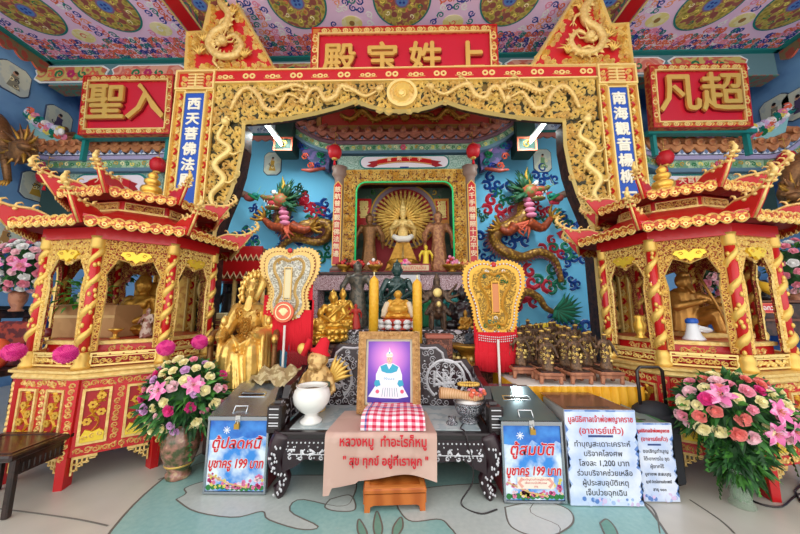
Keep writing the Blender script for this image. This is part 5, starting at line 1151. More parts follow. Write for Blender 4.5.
for x in (X0 + .05, X1 - .05):
    for y in (DY0 + .06, DY1 - .06):
        s = -1 if x < 0 else 1; b = MB(); P = bez([(x - s * .03, y, SZ - .02), (x + s * .01, y - .02, SZ - .14), (x + s * .01, y - .02, SZ - .25), (x - s * .06, y, .14), (x - s * .02, y - .01, .05), (x + s * .01, y - .03, .03)], 16)
        b.tube(P, [.085, .085, .085, .08, .075, .068, .06, .055, .05, .048, .048, .05, .056, .06, .06, .04], mat('deep_purple_lacquer', '2A141C'), 10)
        for i in range(2, 13): p = P[i]; [b.ell(p + V((rnd.uniform(-.04, .04), -.058 if i > 7 else -.083, rnd.uniform(-.015, .015))), (.008, .006, .011), PEARL, 6, 5) for _ in range(3)]
        b.build('leg', t)
BF = Fr((0, DY1 - .04, 0)); pc = at(388, 345, DY1).x; zt1 = at(405, 344, DY1).z; zt2 = at(405, 358, DY1).z; zt3 = at(405, 369, DY1).z
half = [(.0, zt1 + .12), (.12, zt1 + .11), (.22, zt1 + .03), (.42, zt1), (.56, zt1 + .01), (.64, zt1 - .05), (.66, zt2 + .01), (.74, zt2 - .01), (.86, zt2), (.96, zt3 - .02), (1.0, zt3 - .12), (1.0, SZ)]
w_ = (X1 - X0) / 2 + .04; pts = [((X0 + X1) / 2 + u * w_, v) for u, v in half]; pts = [((X0 + X1) - u, v) for u, v in half and pts[::-1]] + pts[1:]
b = MB(); b.poly(BF, pts, -.03, .03, mat('deep_purple_lacquer', '2A141C')); b.build('backrest', t)
b = MB(); ins = [((X0 + X1) / 2 + (u - (X0 + X1) / 2) * .93, SZ + (v - SZ) * .92 + .01) for u, v in pts]; b.ridge(BF, ins, .012, .012, PEARL, .03)
ib_ = inpoly([((X0 + X1) / 2 + (u - (X0 + X1) / 2) * .86, SZ + (v - SZ) * .84 + .02) for u, v in pts])
for cxk in (-.78, .42):
    Pz = [(cxk + .2 * cos(a * pi / 20), SZ + .26 + .2 * sin(a * pi / 20)) for a in range(-6, 27)]; b.ridge(BF, Pz, .014, .01, PEARL, .03)
    for q in range(26): b.ridge(BF, [(cxk + rnd.uniform(-.13, .13), SZ + .12 + rnd.random() * .25) for _ in (0, 1)], .012, .01, PEARL, .03) if q < 8 else b.disc(BF, cxk + rnd.uniform(-.12, .12), SZ + .1 + rnd.random() * .28, .014, .038, PEARL, 5, .03)
b.scroll(BF, lambda u, v: ib_(u, v) and MN.noise(V((u * 4, v * 4, 1))) > -.25, (X0, X1, SZ, zt1 + .1), .07, PEARL, .006, .008, 5, .03)
for k in range(160):
    u, v = rnd.uniform(X0, X1), rnd.uniform(SZ, zt1 + .1)
    if ib_(u, v): b.ell(BF.p(u, v, .03), (.012, .005, .009), PEARL, 5, 4)
b.build('pearl_inlay', t, kind='stuff')
for x in (X0, X1):
    s = -1 if x < 0 else 1; G = Fr((x, 0, 0), (0, 1 * -s if False else 1, 0), (0, 0, 1))
    b = MB(); P = [(DY0 + .08, SZ), (DY0 + .06, SZ + .14), (DY0 + .1, SZ + .22), (DY0 + .25, SZ + .2), (DY0 + .3, SZ + .3), (DY0 + .55, SZ + .33), (DY1 - .05, SZ + .4), (DY1 - .05, SZ)]
    b.poly(G, P, -.03, .03, INLAY, BLACK); b.build('armrest', t)
    b = MB(); b.bbox(x - .06, x + .06, DY0 + .02, DY0 + .13, SZ - .02, SZ + .2, BLACK, .01)
    for k in range(8): b.ridge(Fr((x, DY0 + .02, 0)), [(-.04, SZ + .02 + k * .022), (.04, SZ + .02 + k * .022)], .005, .004, PEARL if k % 3 else BLACK)
    b.build('armrest_post', t)
# white porcelain bowl
p = V((at(311, 420, 2.82).x, 2.82, SZ + .006)); t = T('porcelain_bowl', 'glossy white footed porcelain bowl on the left of the daybed', 'bowl', p)
b = MB(); b.lathe([(.095, 0), (.098, .02), (.06, .05), (.055, .075), (.11, .11), (.155, .17), (.165, .23), (.15, .28), (.13, .3), (.14, .315), (.125, .315), (.115, .29), (.13, .24), (.1, .16), (.001, .13)], p, CERAM, 36); b.build('bowl_body', t)
b = MB(); b.lathe([(.118, .27), (.001, .275)], p, mat('incense_ash', '9A8470', .9), 24); b.build('ash', t, kind='stuff')
# mask / creature with red hat behind the bowl
p = at(318, 395, 3.15); zc = SZ; X_ = p.x
t = T('folk_figure', 'gold and cream winged folk deity figure with a red hat, behind the white bowl', 'statue', (X_, 3.12, SZ + .006)); FG = mat('cream_gold_figure', 'A8804A', .45, .3, 'DDB878', 'noise', 14, .4)
h = at(318, 338, 3.12).z - SZ
with Pose((X_, 3.12, SZ + .006), h):
    b = MB(); m = FG; b.lathe([(.12, 0), (.13, .04), (.1, .12), (.16, .25), (.2, .4), (.16, .55), (.1, .62)], (0, 0, 0), m, 14); b.ell((0, -.03, .7), (.15, .15, .12), m); face(b, .7, .14, m, -.03); b.ell((0, -.15, .62), (.1, .08, .06), m)
    for s in (-1, 1): cap(b, (s * .15, 0, .48), (s * .25, -.1, .3), .06, .04, m); hand(b, (s * .22, -.14, .26), (-s, -.4, 0), .035, m)
b.fuse(.011, 1); b.build('body', t)
with Pose((X_, 3.12, SZ + .006), h):
    b = MB(); b.lathe([(.14, .0), (.15, .02), (.1, .05), (.07, .2), (.001, .24)], (0.02, 0, .78), REDC, 16, sy=.8, ax=MX.Rotation(.35, 3, 'Y')); b.tube([(-.22, 0, .76), (-.12, -.05, .98)], [.05, .03], REDC, 6); b.ell((-.24, 0, .84), (.07, .05, .08), GOLD); b.build('red_hat', t)
    b = MB()
    for k in range(6): a = .2 + k * .22; b.tube([(.16, .03, .38), (.16 + .2 * cos(a), .04, .4 + .24 * sin(a)), (.16 + .34 * cos(a), .04, .4 + .36 * sin(a))], [.04, .035, .004], GOLD, 5)
    b.build('wing', t)
    b = MB(); F = Fr((0, -.2, .3)); b.poly(F, [(.13 * (1 if k % 2 else .6) * cos(k * pi / 8), .13 * (1 if k % 2 else .6) * sin(k * pi / 8)) for k in range(16)], -.02, .02, WHITE); b.disc(F, 0, 0, .045, .03, RED, 10, .02); b.build('white_star_flower', t)
    b = MB(); b.tube([(-.18, -.12, .36), (0, -.2, .4), (.2, -.12, .38)], [.04, .05, .04], mat('grey_green_sash', '5A6A58', .6), 6); b.build('sash', t)
# silver bowl with conch
p = V((at(469, 424, 2.86).x, 2.86, SZ + .006)); t = T('silver_bowl', 'engraved silver footed bowl on the right of the daybed', 'bowl', p)
b = MB(); b.lathe([(.085, 0), (.09, .015), (.07, .03), (.065, .05), (.1, .07), (.12, .11), (.125, .16), (.135, .175), (.12, .175), (.11, .12), (.001, .1)], p, SILVER, 28); b.build('bowl_body', t)
MB().lathe([(.125, .165), (.001, .18)], p, WHITE, 20).build('white_powder', t)
b = MB(); q = p + V((0, 0, .215)); b.tube([q + V((-.26, -.04, .04)), q + V((-.14, -.03, .03)), q + V((-.05, 0, .01)), q + V((.06, 0, .0)), q + V((.13, 0, 0))], [.05, .045, .035, .045, .03], mat('tan_conch', 'C08850', .5, 0, 'E0B890', 'wave', 20), 12); o = b.build('conch_shell', None, 'tan conch shell lying across the silver bowl', 'shell')
b = MB(); rnd = random.Random(2)
for k in range(30): b.ell(q + V((.06 + rnd.uniform(-.07, .08), rnd.uniform(-.05, .05), rnd.uniform(.0, .06))), .018, rnd.choice([CORAL, CORAL, WHITE, PINKP]), 6, 5)
b.build('garland', None, 'coral and white flower garland heaped on the silver bowl', 'garland', loc=q + V((.06, 0, -.02)))
b = MB()
for k in range(24): a = k * pi / 12; b.ell(q + V((.01 + .09 * cos(a), .02 + .05 * sin(a), .1)), .014, GOLD, 6, 5)
b.build('yellow_garland', None, 'yellow beaded garland on top of the coral flowers', 'garland')
b = MB(); q = V((at(452, 423, 2.8).x, 2.8, SZ + .006)); b.lathe([(.05, 0), (.052, .01), (.03, .03), (.035, .06), (.03, .06), (.02, .03), (.001, .02)], q, SILVER, 18); b.build('silver_cup', None, 'tiny silver cup left of the silver bowl', 'cup')
b = MB(); b.tube(bez([(q.x + .1, 2.78, SZ + .02), (q.x + .05, 2.66, SZ + .02), (q.x + .08, 2.575, SZ - .0), (q.x + .12, 2.55, .2), (q.x + .02, 2.55, .02), (q.x + .14, 2.45, .01), (q.x + .28, 2.5, .01)], 40), .006, BLACK, 6); b.build('power_cable', None, 'thin black cable trailing off the daybed to the floor', 'cable')
# ================================================================ PORTRAIT, CLOTHS, STOOL
def nodemat_radial(name, cols, cx, cy, cz, r, sx=1):
    m = bpy.data.materials.new(name); m.use_nodes = True; nt = m.node_tree; N = nt.nodes; L = nt.links; b = N['Principled BSDF']; b.inputs['Roughness'].default_value = .45
    tc = N.new('ShaderNodeTexCoord'); mp = N.new('ShaderNodeMapping'); mp.inputs['Location'].default_value = (-cx * sx / r, -cy / r, -cz / r); mp.inputs['Scale'].default_value = (sx / r, 1 / r, 1 / r); L.new(tc.outputs['Object'], mp.inputs[0])
    ln = N.new('ShaderNodeVectorMath'); ln.operation = 'LENGTH'; L.new(mp.outputs[0], ln.inputs[0]); rp = N.new('ShaderNodeValToRGB'); e = rp.color_ramp.elements
    e[0].position = 0; e[0].color = rgb(cols[0]); e[1].position = 1; e[1].color = rgb(cols[-1])
    for i, c in enumerate(cols[1:-1]): k = e.new((i + 1) / (len(cols) - 1)); k.color = rgb(c)
    L.new(ln.outputs['Value'], rp.inputs[0]); L.new(rp.outputs[0], b.inputs['Base Color']); m.diffuse_color = rgb(cols[0]); return m
PX0, PX1 = at(357, 400, 2.98).x, at(420.5, 400, 2.98).x; pz0 = SZ + .03; pz1 = at(389, 331, 3.08).z; pcx = (PX0 + PX1) / 2
t = T('framed_portrait', 'gilt framed portrait of a robed seated person in white on violet, on the daybed', 'picture', (pcx, 2.98, pz0))
F = Fr((pcx, 2.98, pz0), (1, 0, 0), (0, .1, 1)); w = (PX1 - PX0) / 2; h = (pz1 - pz0)
FRG = mat('antique_gilt_wood', '9A6A38', .5, .2, 'C89A60', 'noise', 26, .5, .5, .2)
b = MB(); 
for k, (d, hh) in enumerate(((0, .03), (.02, .055), (.045, .035))): b.frame(F, -w + d, w - d, d, h - d, .075 - d, -.03, hh - .01 * k, FRG)
for sx_ in (-1, 1):
    for vz in (.03, h - .03): b.curl(F, sx_ * (w - .04), vz, .035, 0, sx_, .01, .02, mat('pale_gilt', 'D8B478', .45, .3), 9, 1, .03)
for k in range(14):
    v = .08 + k * (h - .16) / 13
    for sx_ in (-1, 1): b.curl(F, sx_ * (w - .035), v, .018, k, sx_, .006, .01, mat('pale_gilt', 'D8B478'), 7, 1, .045)
for k in range(11):
    u = -w + .08 + k * (2 * w - .16) / 10
    for v in (.035, h - .035): b.curl(F, u, v, .018, k, 1, .006, .01, mat('pale_gilt', 'D8B478'), 7, 1, .045)
b.build('frame', t)
b = MB(); b.frame(F, -w + .07, w - .07, .07, h - .07, .025, -.01, .008, mat('cream_mount', 'DDD2BC', .7)); b.build('mount', t)
pm = nodemat_radial('violet_portrait_ground', ['F6C4E4', 'D884D8', '8C50C8', '5A3CB4', '46309C'], 0, 0, h * .68, .42)
b = MB(); b.fbox(F, -w + .09, w - .09, .09, h - .09, -.02, .003, pm); b.build('painted_ground', t)
k = (2 * w - .18); hh = h - .18; y0 = .09
def S(u, v): return (u * k, y0 + v * hh)
WR = mat('white_robe_paint', 'F0ECF4', .7); CYB = mat('cyan_embroidery_paint', '3CA8C8', .7); SKP = mat('pale_skin_paint', 'E8C0B0', .7)
b = MB(); b.poly(F, [S(*p) for p in ((-.47, .1), (-.3, .28), (-.3, .45), (-.22, .58), (-.08, .63), (.1, .63), (.24, .57), (.3, .44), (.3, .28), (.44, .1), (.2, .07), (-.2, .08))], .003, .006, WR)
b.poly(F, [S(*p) for p in ((-.2, .58), (-.06, .62), (0, .53), (.08, .62), (.22, .57), (.18, .5), (.06, .47), (-.05, .47), (-.17, .5))], .006, .008, CYB)
for x in (-.27, .26): b.poly(F, [S(x - .07, .3), S(x - .02, .25), S(x + .08, .28), S(x + .05, .36), S(x - .04, .36)], .006, .008, CYB)
for x in (-.26, .3): b.disc(F, *S(x, .18), .018, .008, mat('rose_paint', 'DE5C7A', .7), 8, .006)
for j in range(7): b.ridge(F, [S(-.16 + j * .06, .1), S(-.13 + j * .05, .24)], .003, .001, mat('grey_teal_paint', '7EA4B0', .7), .006)
for j in range(5): b.curl(F, *S(-.1 + .05 * j, .38), .012, j, 1, .003, .001, CYB, 7, 1, .006)
b.build('painted_robe', t)
b = MB(); b.disc(F, *S(.01, .69), .028, .008, SKP, 16, .003, .036); b.poly(F, [S(-.03, .62), S(.05, .62), S(.04, .66), S(-.02, .66)], .003, .007, SKP)
for x in (-.02, .04): b.disc(F, *S(x, .7), .004, .0092, BLACK, 6, .008)
b.ridge(F, [S(-.005, .665), S(.025, .665)], .002, .0015, RED, .008); b.poly(F, [S(-.06, .735), S(.08, .735), S(.09, .77), S(.07, .80), S(.035, .815), S(.02, .85), S(.01, .9), S(.0, .85), S(-.015, .815), S(-.05, .80), S(-.07, .77)], .003, .009, WHITE); b.ridge(F, [S(-.06, .765), S(.08, .765)], .003, .001, mat('gold_paint_line', 'C8A860', .6), .009); b.disc(F, *S(.01, .8), .008, .0105, CYB, 8, .009)
b.build('painted_face_and_crown', t)
MB().box(PX0 + .08, PX1 - .08, 3.0, 3.14, SZ + .006, SZ + .03, DARKW).build('foot_rail', t)
# draped banner cloth: lies on the seat and hangs over the front edge
CLO = mat('dusty_pink_cloth', 'C8A698', .9, 0, 'D0B0A2', 'noise', 3)
cx0, cx1 = at(325, 440, 2.55).x, at(437, 440, 2.55).x
def cloth(u, s):     # u across 0..1, s along 0..1
    x = cx0 + (cx1 - cx0) * u
    if s < .42:
        a = s / .42; y = 3.08 - a * .5; z = SZ + .018 + .004 * sin(u * 9 + a * 3); x = x * 1 + (.5 - u) * .1 * (1 - a)
    elif s < .5: a = (s - .42) / .08; y = 2.58 - .03 * sin(a * pi / 2); z = SZ + .018 - .03 * (1 - cos(a * pi / 2))
    else:
        a = (s - .5) / .5; L = .28 + .07 * (1 - u) ** 2 * (1 if u < .3 else .6) + (.05 if u < .06 else 0) + .02 * sin(u * 7); z = SZ - .012 - L * a; y = 2.545 - .012 * a - .012 * sin(u * 13 + 1) * a - .03 * a * (abs(u - .5) * 2) ** 4; x += (u - .5) * -.02 * a
    return V((x, y, z))
b = MB(); G = [[cloth(u / 40, s / 44) for u in range(41)] for s in range(45)]; b.grid([r for r in G], CLO); b.grid([[p + V((0, .006 if i > 19 else 0, -.006 if i <= 19 else 0)) for p in r][::-1] for i, r in enumerate(G)], CLO)
t = T('banner_cloth', 'dusty pink cloth banner with red handwriting hanging over the front of the daybed', 'cloth', ((cx0 + cx1) / 2, 2.56, .15)); b.build('cloth', t)
F = Fr(((cx0 + cx1) / 2, 2.52, 0))
b = MB(); b.text(F, 'หลวงหมู  ทำอะไรก็หมู', .1, TXR, .02, SZ - .035, 0, .002, .0018, res=3, maxw=.68); b.text(F, '" สุข ทุกข์ อยู่ที่เราผูก "', .088, TXR, .04, SZ - .175, 0, .002, .0018, res=3, maxw=.66); b.build('lettering', t)
# gingham cloth, folded, on the seat in front of the portrait
gx0, gx1 = at(362, 430, 2.68).x, at(425, 430, 2.68).x
cols = {0: mat('gingham_white', 'F2ECEE', .85), 1: mat('gingham_pink', 'EC8CA0', .85), 2: mat('gingham_red', 'D42248', .85), 3: mat('gingham_blue', '4A4E94', .85), 4: mat('gingham_lilac', '9C94C0', .85)}
def gsurf(u, v): # v 0 front bottom .. 1 back
    x = gx0 + (gx1 - gx0) * u + (.02 * (u - .5) * -2 * v); top = SZ + .135 + .004 * sin(u * 11) 
    if v < .3: a = v / .3; return V((x, 2.585 - .012 * sin(a * pi), SZ + .026 + (top - SZ - .026) * a))
    a = (v - .3) / .7; return V((x, 2.585 + .4 * a, top + .012 * sin(a * 5)))
NX, NY = 66, 48
P = [[gsurf(i / NX, j / NY) for i in range(NX + 1)] for j in range(NY + 1)]; b = MB(); vs = [p for r in P for p in r]; by = {k_: [] for k_ in cols}
for j in range(NY):
    for i in range(NX):
        sx_ = (i // 4) % 2; sy_ = (j // 3) % 2; k_ = sx_ + sy_
        if j in (31, 32, 33): k_ = 3 if sx_ else 4
        if i in (4, 5): k_ = 4 if not sy_ else 3
        by[k_].append((j * (NX + 1) + i, j * (NX + 1) + i + 1, (j + 1) * (NX + 1) + i + 1, (j + 1) * (NX + 1) + i))
for k_ in cols: b.add(vs, by[k_], cols[k_], True) if by[k_] else None
b.bbox(gx0 + .012, gx1 - .012, 2.6, 2.9, SZ + .024, SZ + .12, cols[1], .02)
b.build('gingham_cloth', None, 'folded red and white gingham cloth in front of the portrait', 'cloth')
# low wooden stool
p0, p1 = gp(364, 514), gp(427, 512); tx0, tx1 = p0[0] + .0, p1[0] - .01; ty = p0[1] + .02
CUR.append(MX.Translation(((tx0 + tx1) / 2, ty, 0)) @ MX.Rotation(R(4), 4, 'Z')); w = (tx1 - tx0) / 2
t = T('wooden_step', 'low orange-brown wooden step on the floor under the banner cloth', 'stool', ((tx0 + tx1) / 2, ty, 0))
b = MB(); b.bbox(-w - .01, w + .01, -.01, .33, .13, .165, WOODO, .008); b.build('top', t)
b = MB(); b.frame(Fr((0, 0, .166), (1, 0, 0), (0, 1, 0)), -w, w, .0, .32, .035, -.002, .006, mat('lighter_orange_wood', 'C87838', .35)); b.build('top_border', t)
FS = Fr((0, 0, 0)); ap = [(-w, 0), (-w + .04, 0), (-w + .045, .04), (-w + .07, .05), (w - .07, .05), (w - .045, .04), (w - .04, 0), (w, 0), (w, .125), (-w, .125)]
b = MB(); b.poly(FS, ap, -.02, 0, WOODO); b.build('front_apron', t); b = MB(); b.poly(Fr((0, .3, 0)), ap, -.02, 0, WOODO); b.build('rear_apron', t)
for s in (-1, 1): b = MB(); b.box(s * w - .01, s * w + .01, .02, .28, .05, .13, WOODO); b.build('side_apron', t)
CUR.pop()

# ================================================================ DONATION BOXES
SKYP = mat('printed_sky', '3C8CE0', .35, 0, 'E4F2FA', 'noise', 7, 0, .52, .12, coat=.2); SKYD = mat('printed_deep_blue', '1E5CC0', .35, 0, '4C98E4', 'noise', 8, 0, .5, .2, coat=.2)
def donation(x0, x1, yf, H, lines, label, small=False, seed=1, dep=.5):
    t = T('donation_box', label, 'donation box', ((x0 + x1) / 2, yf + dep / 2, 0)); xm = (x0 + x1) / 2; w = (x1 - x0) / 2
    rm = mat('crimson_box_body', '9C2430', .4) if small else mat('dark_red_box_body', '7A1E26', .4)
    b = MB(); b.bbox(x0 + .01, x1 - .01, yf + .02, yf + dep, .015, H, rm, .008); b.box(x0 + .03, x1 - .03, yf + .03, yf + dep - .02, 0, .02, BLACK); b.build('box_body', t)
    F = Fr((xm, yf, 0)); b = MB(); b.frame(F, -w, w, .015, H, .016, -.025, .012, STEEL); b.fbox(F, -w, w, H - .03, H, -.025, .016, STEEL); b.build('steel_edging', t)
    # sloping lid
    zb = H + .17; L = [V((x0, yf, H)), V((x1, yf, H)), V((x1 - .09, yf + dep * .8, zb)), V((x0 + .03, yf + dep * .8, zb))]
    b = MB(); b.add(L + [V((x1 - .09, yf + dep, zb)), V((x0 + .03, yf + dep, zb)), V((x0, yf + dep, H)), V((x1, yf + dep, H))], [(0, 1, 2, 3), (3, 2, 4, 5), (0, 3, 5, 6), (1, 7, 4, 2), (6, 5, 4, 7)], mat('tinted_lid', '5E6E74', .12, .5) if small else STEEL); b.build('lid', t)
    n = (L[1] - L[0]).cross(L[3] - L[0]).normalized(); LF = Fr((xm - .02, yf, H), (1, 0, 0), (L[3] - V((x0 + .03, yf, H))).normalized() if False else V((0, dep * .8, .17)))
    b = MB(); b.fbox(LF, -.1, .1, .26, .28, 0.001, .006, BLACK); b.frame(LF, -.12, .12, .24, .3, .01, 0, .006, CHR); b.build('coin_slot', t)
    b = MB(); b.tube([LF.p(-.055, .03, .0), LF.p(-.055, .085, .03), LF.p(.055, .085, .03), LF.p(.055, .03, .0)], .006, CHR, 8); b.build('handle', t)
    b = MB(); b.fbox(F, -.022, .018, H - .06, H + .01, .012, .024, CHR); b.tube([F.p(-.014, H - .05, .03), F.p(-.012, H - .025, .035), F.p(.01, H - .025, .035), F.p(.012, H - .05, .03)], .004, CHR, 6); b.fbox(F, -.022, .02, H - .09, H - .05, .024, .042, mat('brass', 'C8A048', .3, .8)); b.build('padlock', t)
    b = MB(); b.fbox(F, -w + .018, w - .018, .035, H - .035, -.01, .004, SKYP); po = b.build('poster', t)
    b = MB(); b.fbox(F, -w + .018, w - .018, H - .14, H - .035, .004, .005, SKYD)
    rnd = random.Random(seed); P_ = [(-w + .018, H - .14)] + [(-w + .018 + (2 * w - .036) * k / 12, H - .14 - rnd.uniform(0, .05)) for k in range(13)] + [(w - .018, H - .14)]; b.poly(F, P_, .004, .005, SKYD)
    for a in range(4): b.ridge(F, [(-w * .38 - .03 * cos(a * pi / 4), H - .11 - .03 * sin(a * pi / 4)), (-w * .38 + .03 * cos(a * pi / 4), H - .11 + .03 * sin(a * pi / 4))], .003, .001, WHITE, .005)
    b.build('printed_sky_top', po)
    b = MB(); GP = mat('printed_leaf_green', '2C7A3C', .4)
    for k in range(12): u = -w + .04 + k * (2 * w - .08) / 11; b.disc(F, u, .055 + .01 * rnd.random(), .022, .0055, GP, 8, .004)
    for k in range(60):
        u = rnd.uniform(-w + .03, w - .03); lim = .06 + .13 * (abs(u) / w) ** 1.3 + .02; v = rnd.uniform(.06, lim); r = rnd.uniform(.008, .018); mm = rnd.choice([mat('printed_magenta', 'C82C74', .4), mat('printed_pink', 'EC7CA8', .4), mat('printed_pink', 'EC7CA8', .4), mat('printed_pale', 'F8D8E0', .4), YELLOW])
        for q in range(5): b.disc(F, u + r * .6 * cos(q * 1.256), v + r * .6 * sin(q * 1.256), r * .5, .006 + .0004 * (k % 3), mm, 6, .005)
    b.ridge(F, [(-w + .03, .16), (-.05, .09), (.1, .06)], .006, .001, mat('printed_tan', 'D8B078', .5), .0065); b.build('printed_flowers', po)
    b = MB(); zz = H - .215
    for ln_, sz_t in lines: b.text(F, ln_, sz_t * 1.0, WHITE, 0, zz, .006, .0006, .005, shear=.2, res=3, maxw=2 * w - .06); b.text(F, ln_, sz_t, TXR, 0, zz, .008, .0008, .0022, shear=.2, res=3, maxw=2 * w - .06); zz -= .155
    b.build('lettering', po)
    if small:
        b = MB(); b.fbox(F, -w * .55, w * .62, .115, .2, .006, .009, mat('cream_label', 'EFE4D4', .6)); pass
        for sg in (-1, 1): b.ridge(F, [(sg * w * .42 + .01, .125), (sg * w * .54 + .01, .158), (sg * w * .42 + .01, .19)], .012, .0006, mat('pale_coral_print', 'E8A898', .6), .009)
        for j, s_ in enumerate(('ขอเชิญร่วมทำบุญตู้สมบัติ', 'เพื่อความเป็นสิริมงคล', 'สาธุ')): b.text(F, s_, .02, TXR, .01, .182 - j * .025, .0095, .0003, maxw=w * .85)
        b.build('small_label', po)
    return t
xl0, xl1 = gp(204, 494)[0], gp(266, 495)[0]
donation(xl0, xl1, 2.65, at(235, 416, 2.65).z, (('ตู้ปลดหนี้', .115), ('บูชาครู 199 บาท', .098)), 'donation box with a sky and flower poster, left of the daybed', seed=2)
xr0, xr1 = gp(504, 504)[0], gp(567, 505)[0]
donation(xr0, xr1, 2.58, at(535, 421, 2.58).z, (('ตู้สมบัติ', .115), ('บูชาครู 199 บาท', .09)), 'donation box with a sky poster and a small cream label, right of the daybed', True, 5)
# crumpled gold-brown cloth over the left box
b = MB(); q0 = at(262, 398, 3.05)
P = [[V((q0.x - .12 + .42 * i / 10, 3.0 + .28 * j / 8, .8 + .1 * (j / 8) + .03 * sin(i * 1.7 + j) - .22 * max(0, i / 10 - .55) * (1 - j / 8))) for i in range(11)] for j in range(9)]
b.grid(P, mat('glittery_beige_cloth', 'A89468', .6, .1, 'D4C89C', 'noise', 14)); b.build('crumpled_cloth', None, 'crumpled pale gold cloth between the left donation box and the golden statue', 'cloth')
# notice boxes
PRT = mat('printed_pale_sky', 'B8CCF0', .35, 0, 'E4ECFA', 'noise', 6, 0, .5, .15, coat=.2)
def notice(x0, x1, yf, H, head, lines, label, hs, ls, dep=.4, top=None):
    t = T('notice_box', label, 'donation box', ((x0 + x1) / 2, yf + dep / 2, 0)); xm = (x0 + x1) / 2; w = (x1 - x0) / 2; F = Fr((xm, yf, 0))
    b = MB(); b.bbox(x0 + .01, x1 - .01, yf + .015, yf + dep, 0, H - .004, mat('pale_grey_box', 'A8A8A4', .4), .006); b.build('box_body', t)
    b = MB(); b.quad((x0 + .01, yf + .01, H), (x1 - .01, yf + .01, H), (x1 - .12, yf + dep, H + .03), (x0 - .02, yf + dep, H + .03), top); b.box(x0 + .05, x1 - .16, yf + .05, yf + .06, H + .003, H + .008, BLACK); b.build('top', t)
    b = MB(); b.fbox(F, -w, w, .01, H, -.01, .004, PRT); po = b.build('poster', t)
    b = MB(); rnd = random.Random(int(x0 * 100)); PB = mat('printed_mid_blue', '5C84C8', .4, 0, 'A8C0E8', 'noise', 12)
    for sg in (-1, 1):
        for j in range(14): v = rnd.uniform(.02, H - .05); b.poly(F, [(sg * w, v), (sg * (w - rnd.uniform(.01, .035)), v + .03), (sg * w, v + .07)][::sg], .004, .0045, PB)
    for j in range(30): b.disc(F, rnd.uniform(-w + .02, w - .02), rnd.uniform(.02, .06), rnd.uniform(.008, .02), .0046 + .0001 * j, rnd.choice([PB, LAV, PRT]), 7, .0035)
    b.fbox(F, -w * .38, w * .32, H * .712, H * .735, .004, .005, mat('printed_navy', '2C4684', .4)); b.fbox(F, -w, w, H - .012, H, .004, .0055, PB); b.build('printed_clouds', po)
    b = MB(); v = H * .9
    for s_, z_ in head: b.text(F, s_, z_, TXR, 0, v, .0065, .0006, .0008, res=3, maxw=2 * w - .05); v -= hs
    v = H * .64
    for s_, z_ in lines: b.text(F, s_, z_, TXK, 0, v, .005, .0006, .0005, res=3, maxw=2 * w - .1); v -= ls
    b.build('lettering', po)
xa_, xb_ = gp(567, 505)[0] + .02, gp(640, 504)[0]; h1 = at(600, 410, 2.56).z
notice(xa_, xb_, 2.56, h1, (('มูลนิธิศาลเจ้าพ่อพญาคราช', .062), ('(อาจารย์แก้ว)', .066)), (('ทำบุญสะเดาะเคราะห์', .056), ('บริจาคโลงศพ', .056), ('โลงละ 1,200 บาท', .058), ('ร่วมบริจาคช่วยเหลือ', .054), ('ผู้ประสบอุบัติเหตุ', .054), ('เจ็บป่วยฉุกเฉิน', .054)), 'larger white notice box with six lines of dark writing, right of the donation box', .085, .07, top=mat('painted_brown_reflection', '8A6248', .15, .3))  # brown base colour of the top paints in a reflection
xa_, xb_ = gp(642, 504)[0] + .01, gp(683, 505)[0]; h2 = at(658, 423, 2.62).z
notice(xa_, xb_, 2.62, h2, (('มูลนิธิศาลเจ้าพ่อพญาคราช', .036), ('(อาจารย์แก้ว)', .04)), (('ขอเชิญทำบุญ', .038), ('โต๊ะอาหารใน ชุด', .036), ('ผู้ยากไร้', .036), ('บูชาเทพ สะสมบุญ', .034), ('ญาติ มิตรในงานประเพณี', .03), ('สาธุ ๑๐๐', .03)), 'smaller white notice box beside the right flower vase', .062, .056, top=mat('green_grey_top', '7C8A84', .2, 0, '4C7A50', 'wave', 1.2))

# ================================================================ FLOWER ARRANGEMENTS
def mk(b, name): o = b.build(name, None, loc=(0, 0, 0)); me = o.data; bpy.data.objects.remove(o); return me
def rose_mesh(m, r=1.):
    b = MB()
    for i, (q, h0) in enumerate(((1, .0), (.8, .12), (.6, .22), (.38, .3))):
        n = 5; 
        for k in range(n):
            a = k * 2 * pi / n + i * .6; c_ = V((cos(a), sin(a), 0)); s_ = V((-sin(a), cos(a), 0)); P = []
            for u in range(4): 
                row = []
                for v in range(4):
                    x = (v / 3 - .5) * 1.25 * q * (.6 + .6 * sin(pi * (.15 + .7 * u / 3))); rad = q * (.25 + .75 * (u / 3) ** .8); row.append((c_ * rad + s_ * x) * 1 + V((0, 0, h0 + .55 * (u / 3) ** 1.6 * (1.1 - q * .45) - .12 * (abs(v / 3 - .5) * 2) ** 2 * q)))
                P.append(row)
            b.grid([[p * r for p in row] for row in P], m)
    b.ell((0, 0, .25 * r), (.3 * r, .3 * r, .3 * r), m, 8, 6); return mk(b, 'rose')
def lily_mesh(m, m2):
    b = MB()
    for k in range(6):
        a = k * pi / 3; c_ = V((cos(a), sin(a), 0)); s_ = V((-sin(a), cos(a), 0)); P = []
        for u in range(7):
            t_ = u / 6; wd_ = .34 * sin(pi * min(.98, t_ * .9 + .08)); rr_ = 1.25 * t_; zz = .55 * t_ ** .6 - .45 * max(0, t_ - .6) ; P.append([c_ * rr_ + s_ * wd_ * x + V((0, 0, zz - .06 * abs(x))) for x in (-1, 0, 1)])
        b.grid(P, m); 
        b.tube([V((0, 0, .1)), c_ * .25 + V((0, 0, .55))], [.02, .03], m2, 4)
    return mk(b, 'lily')
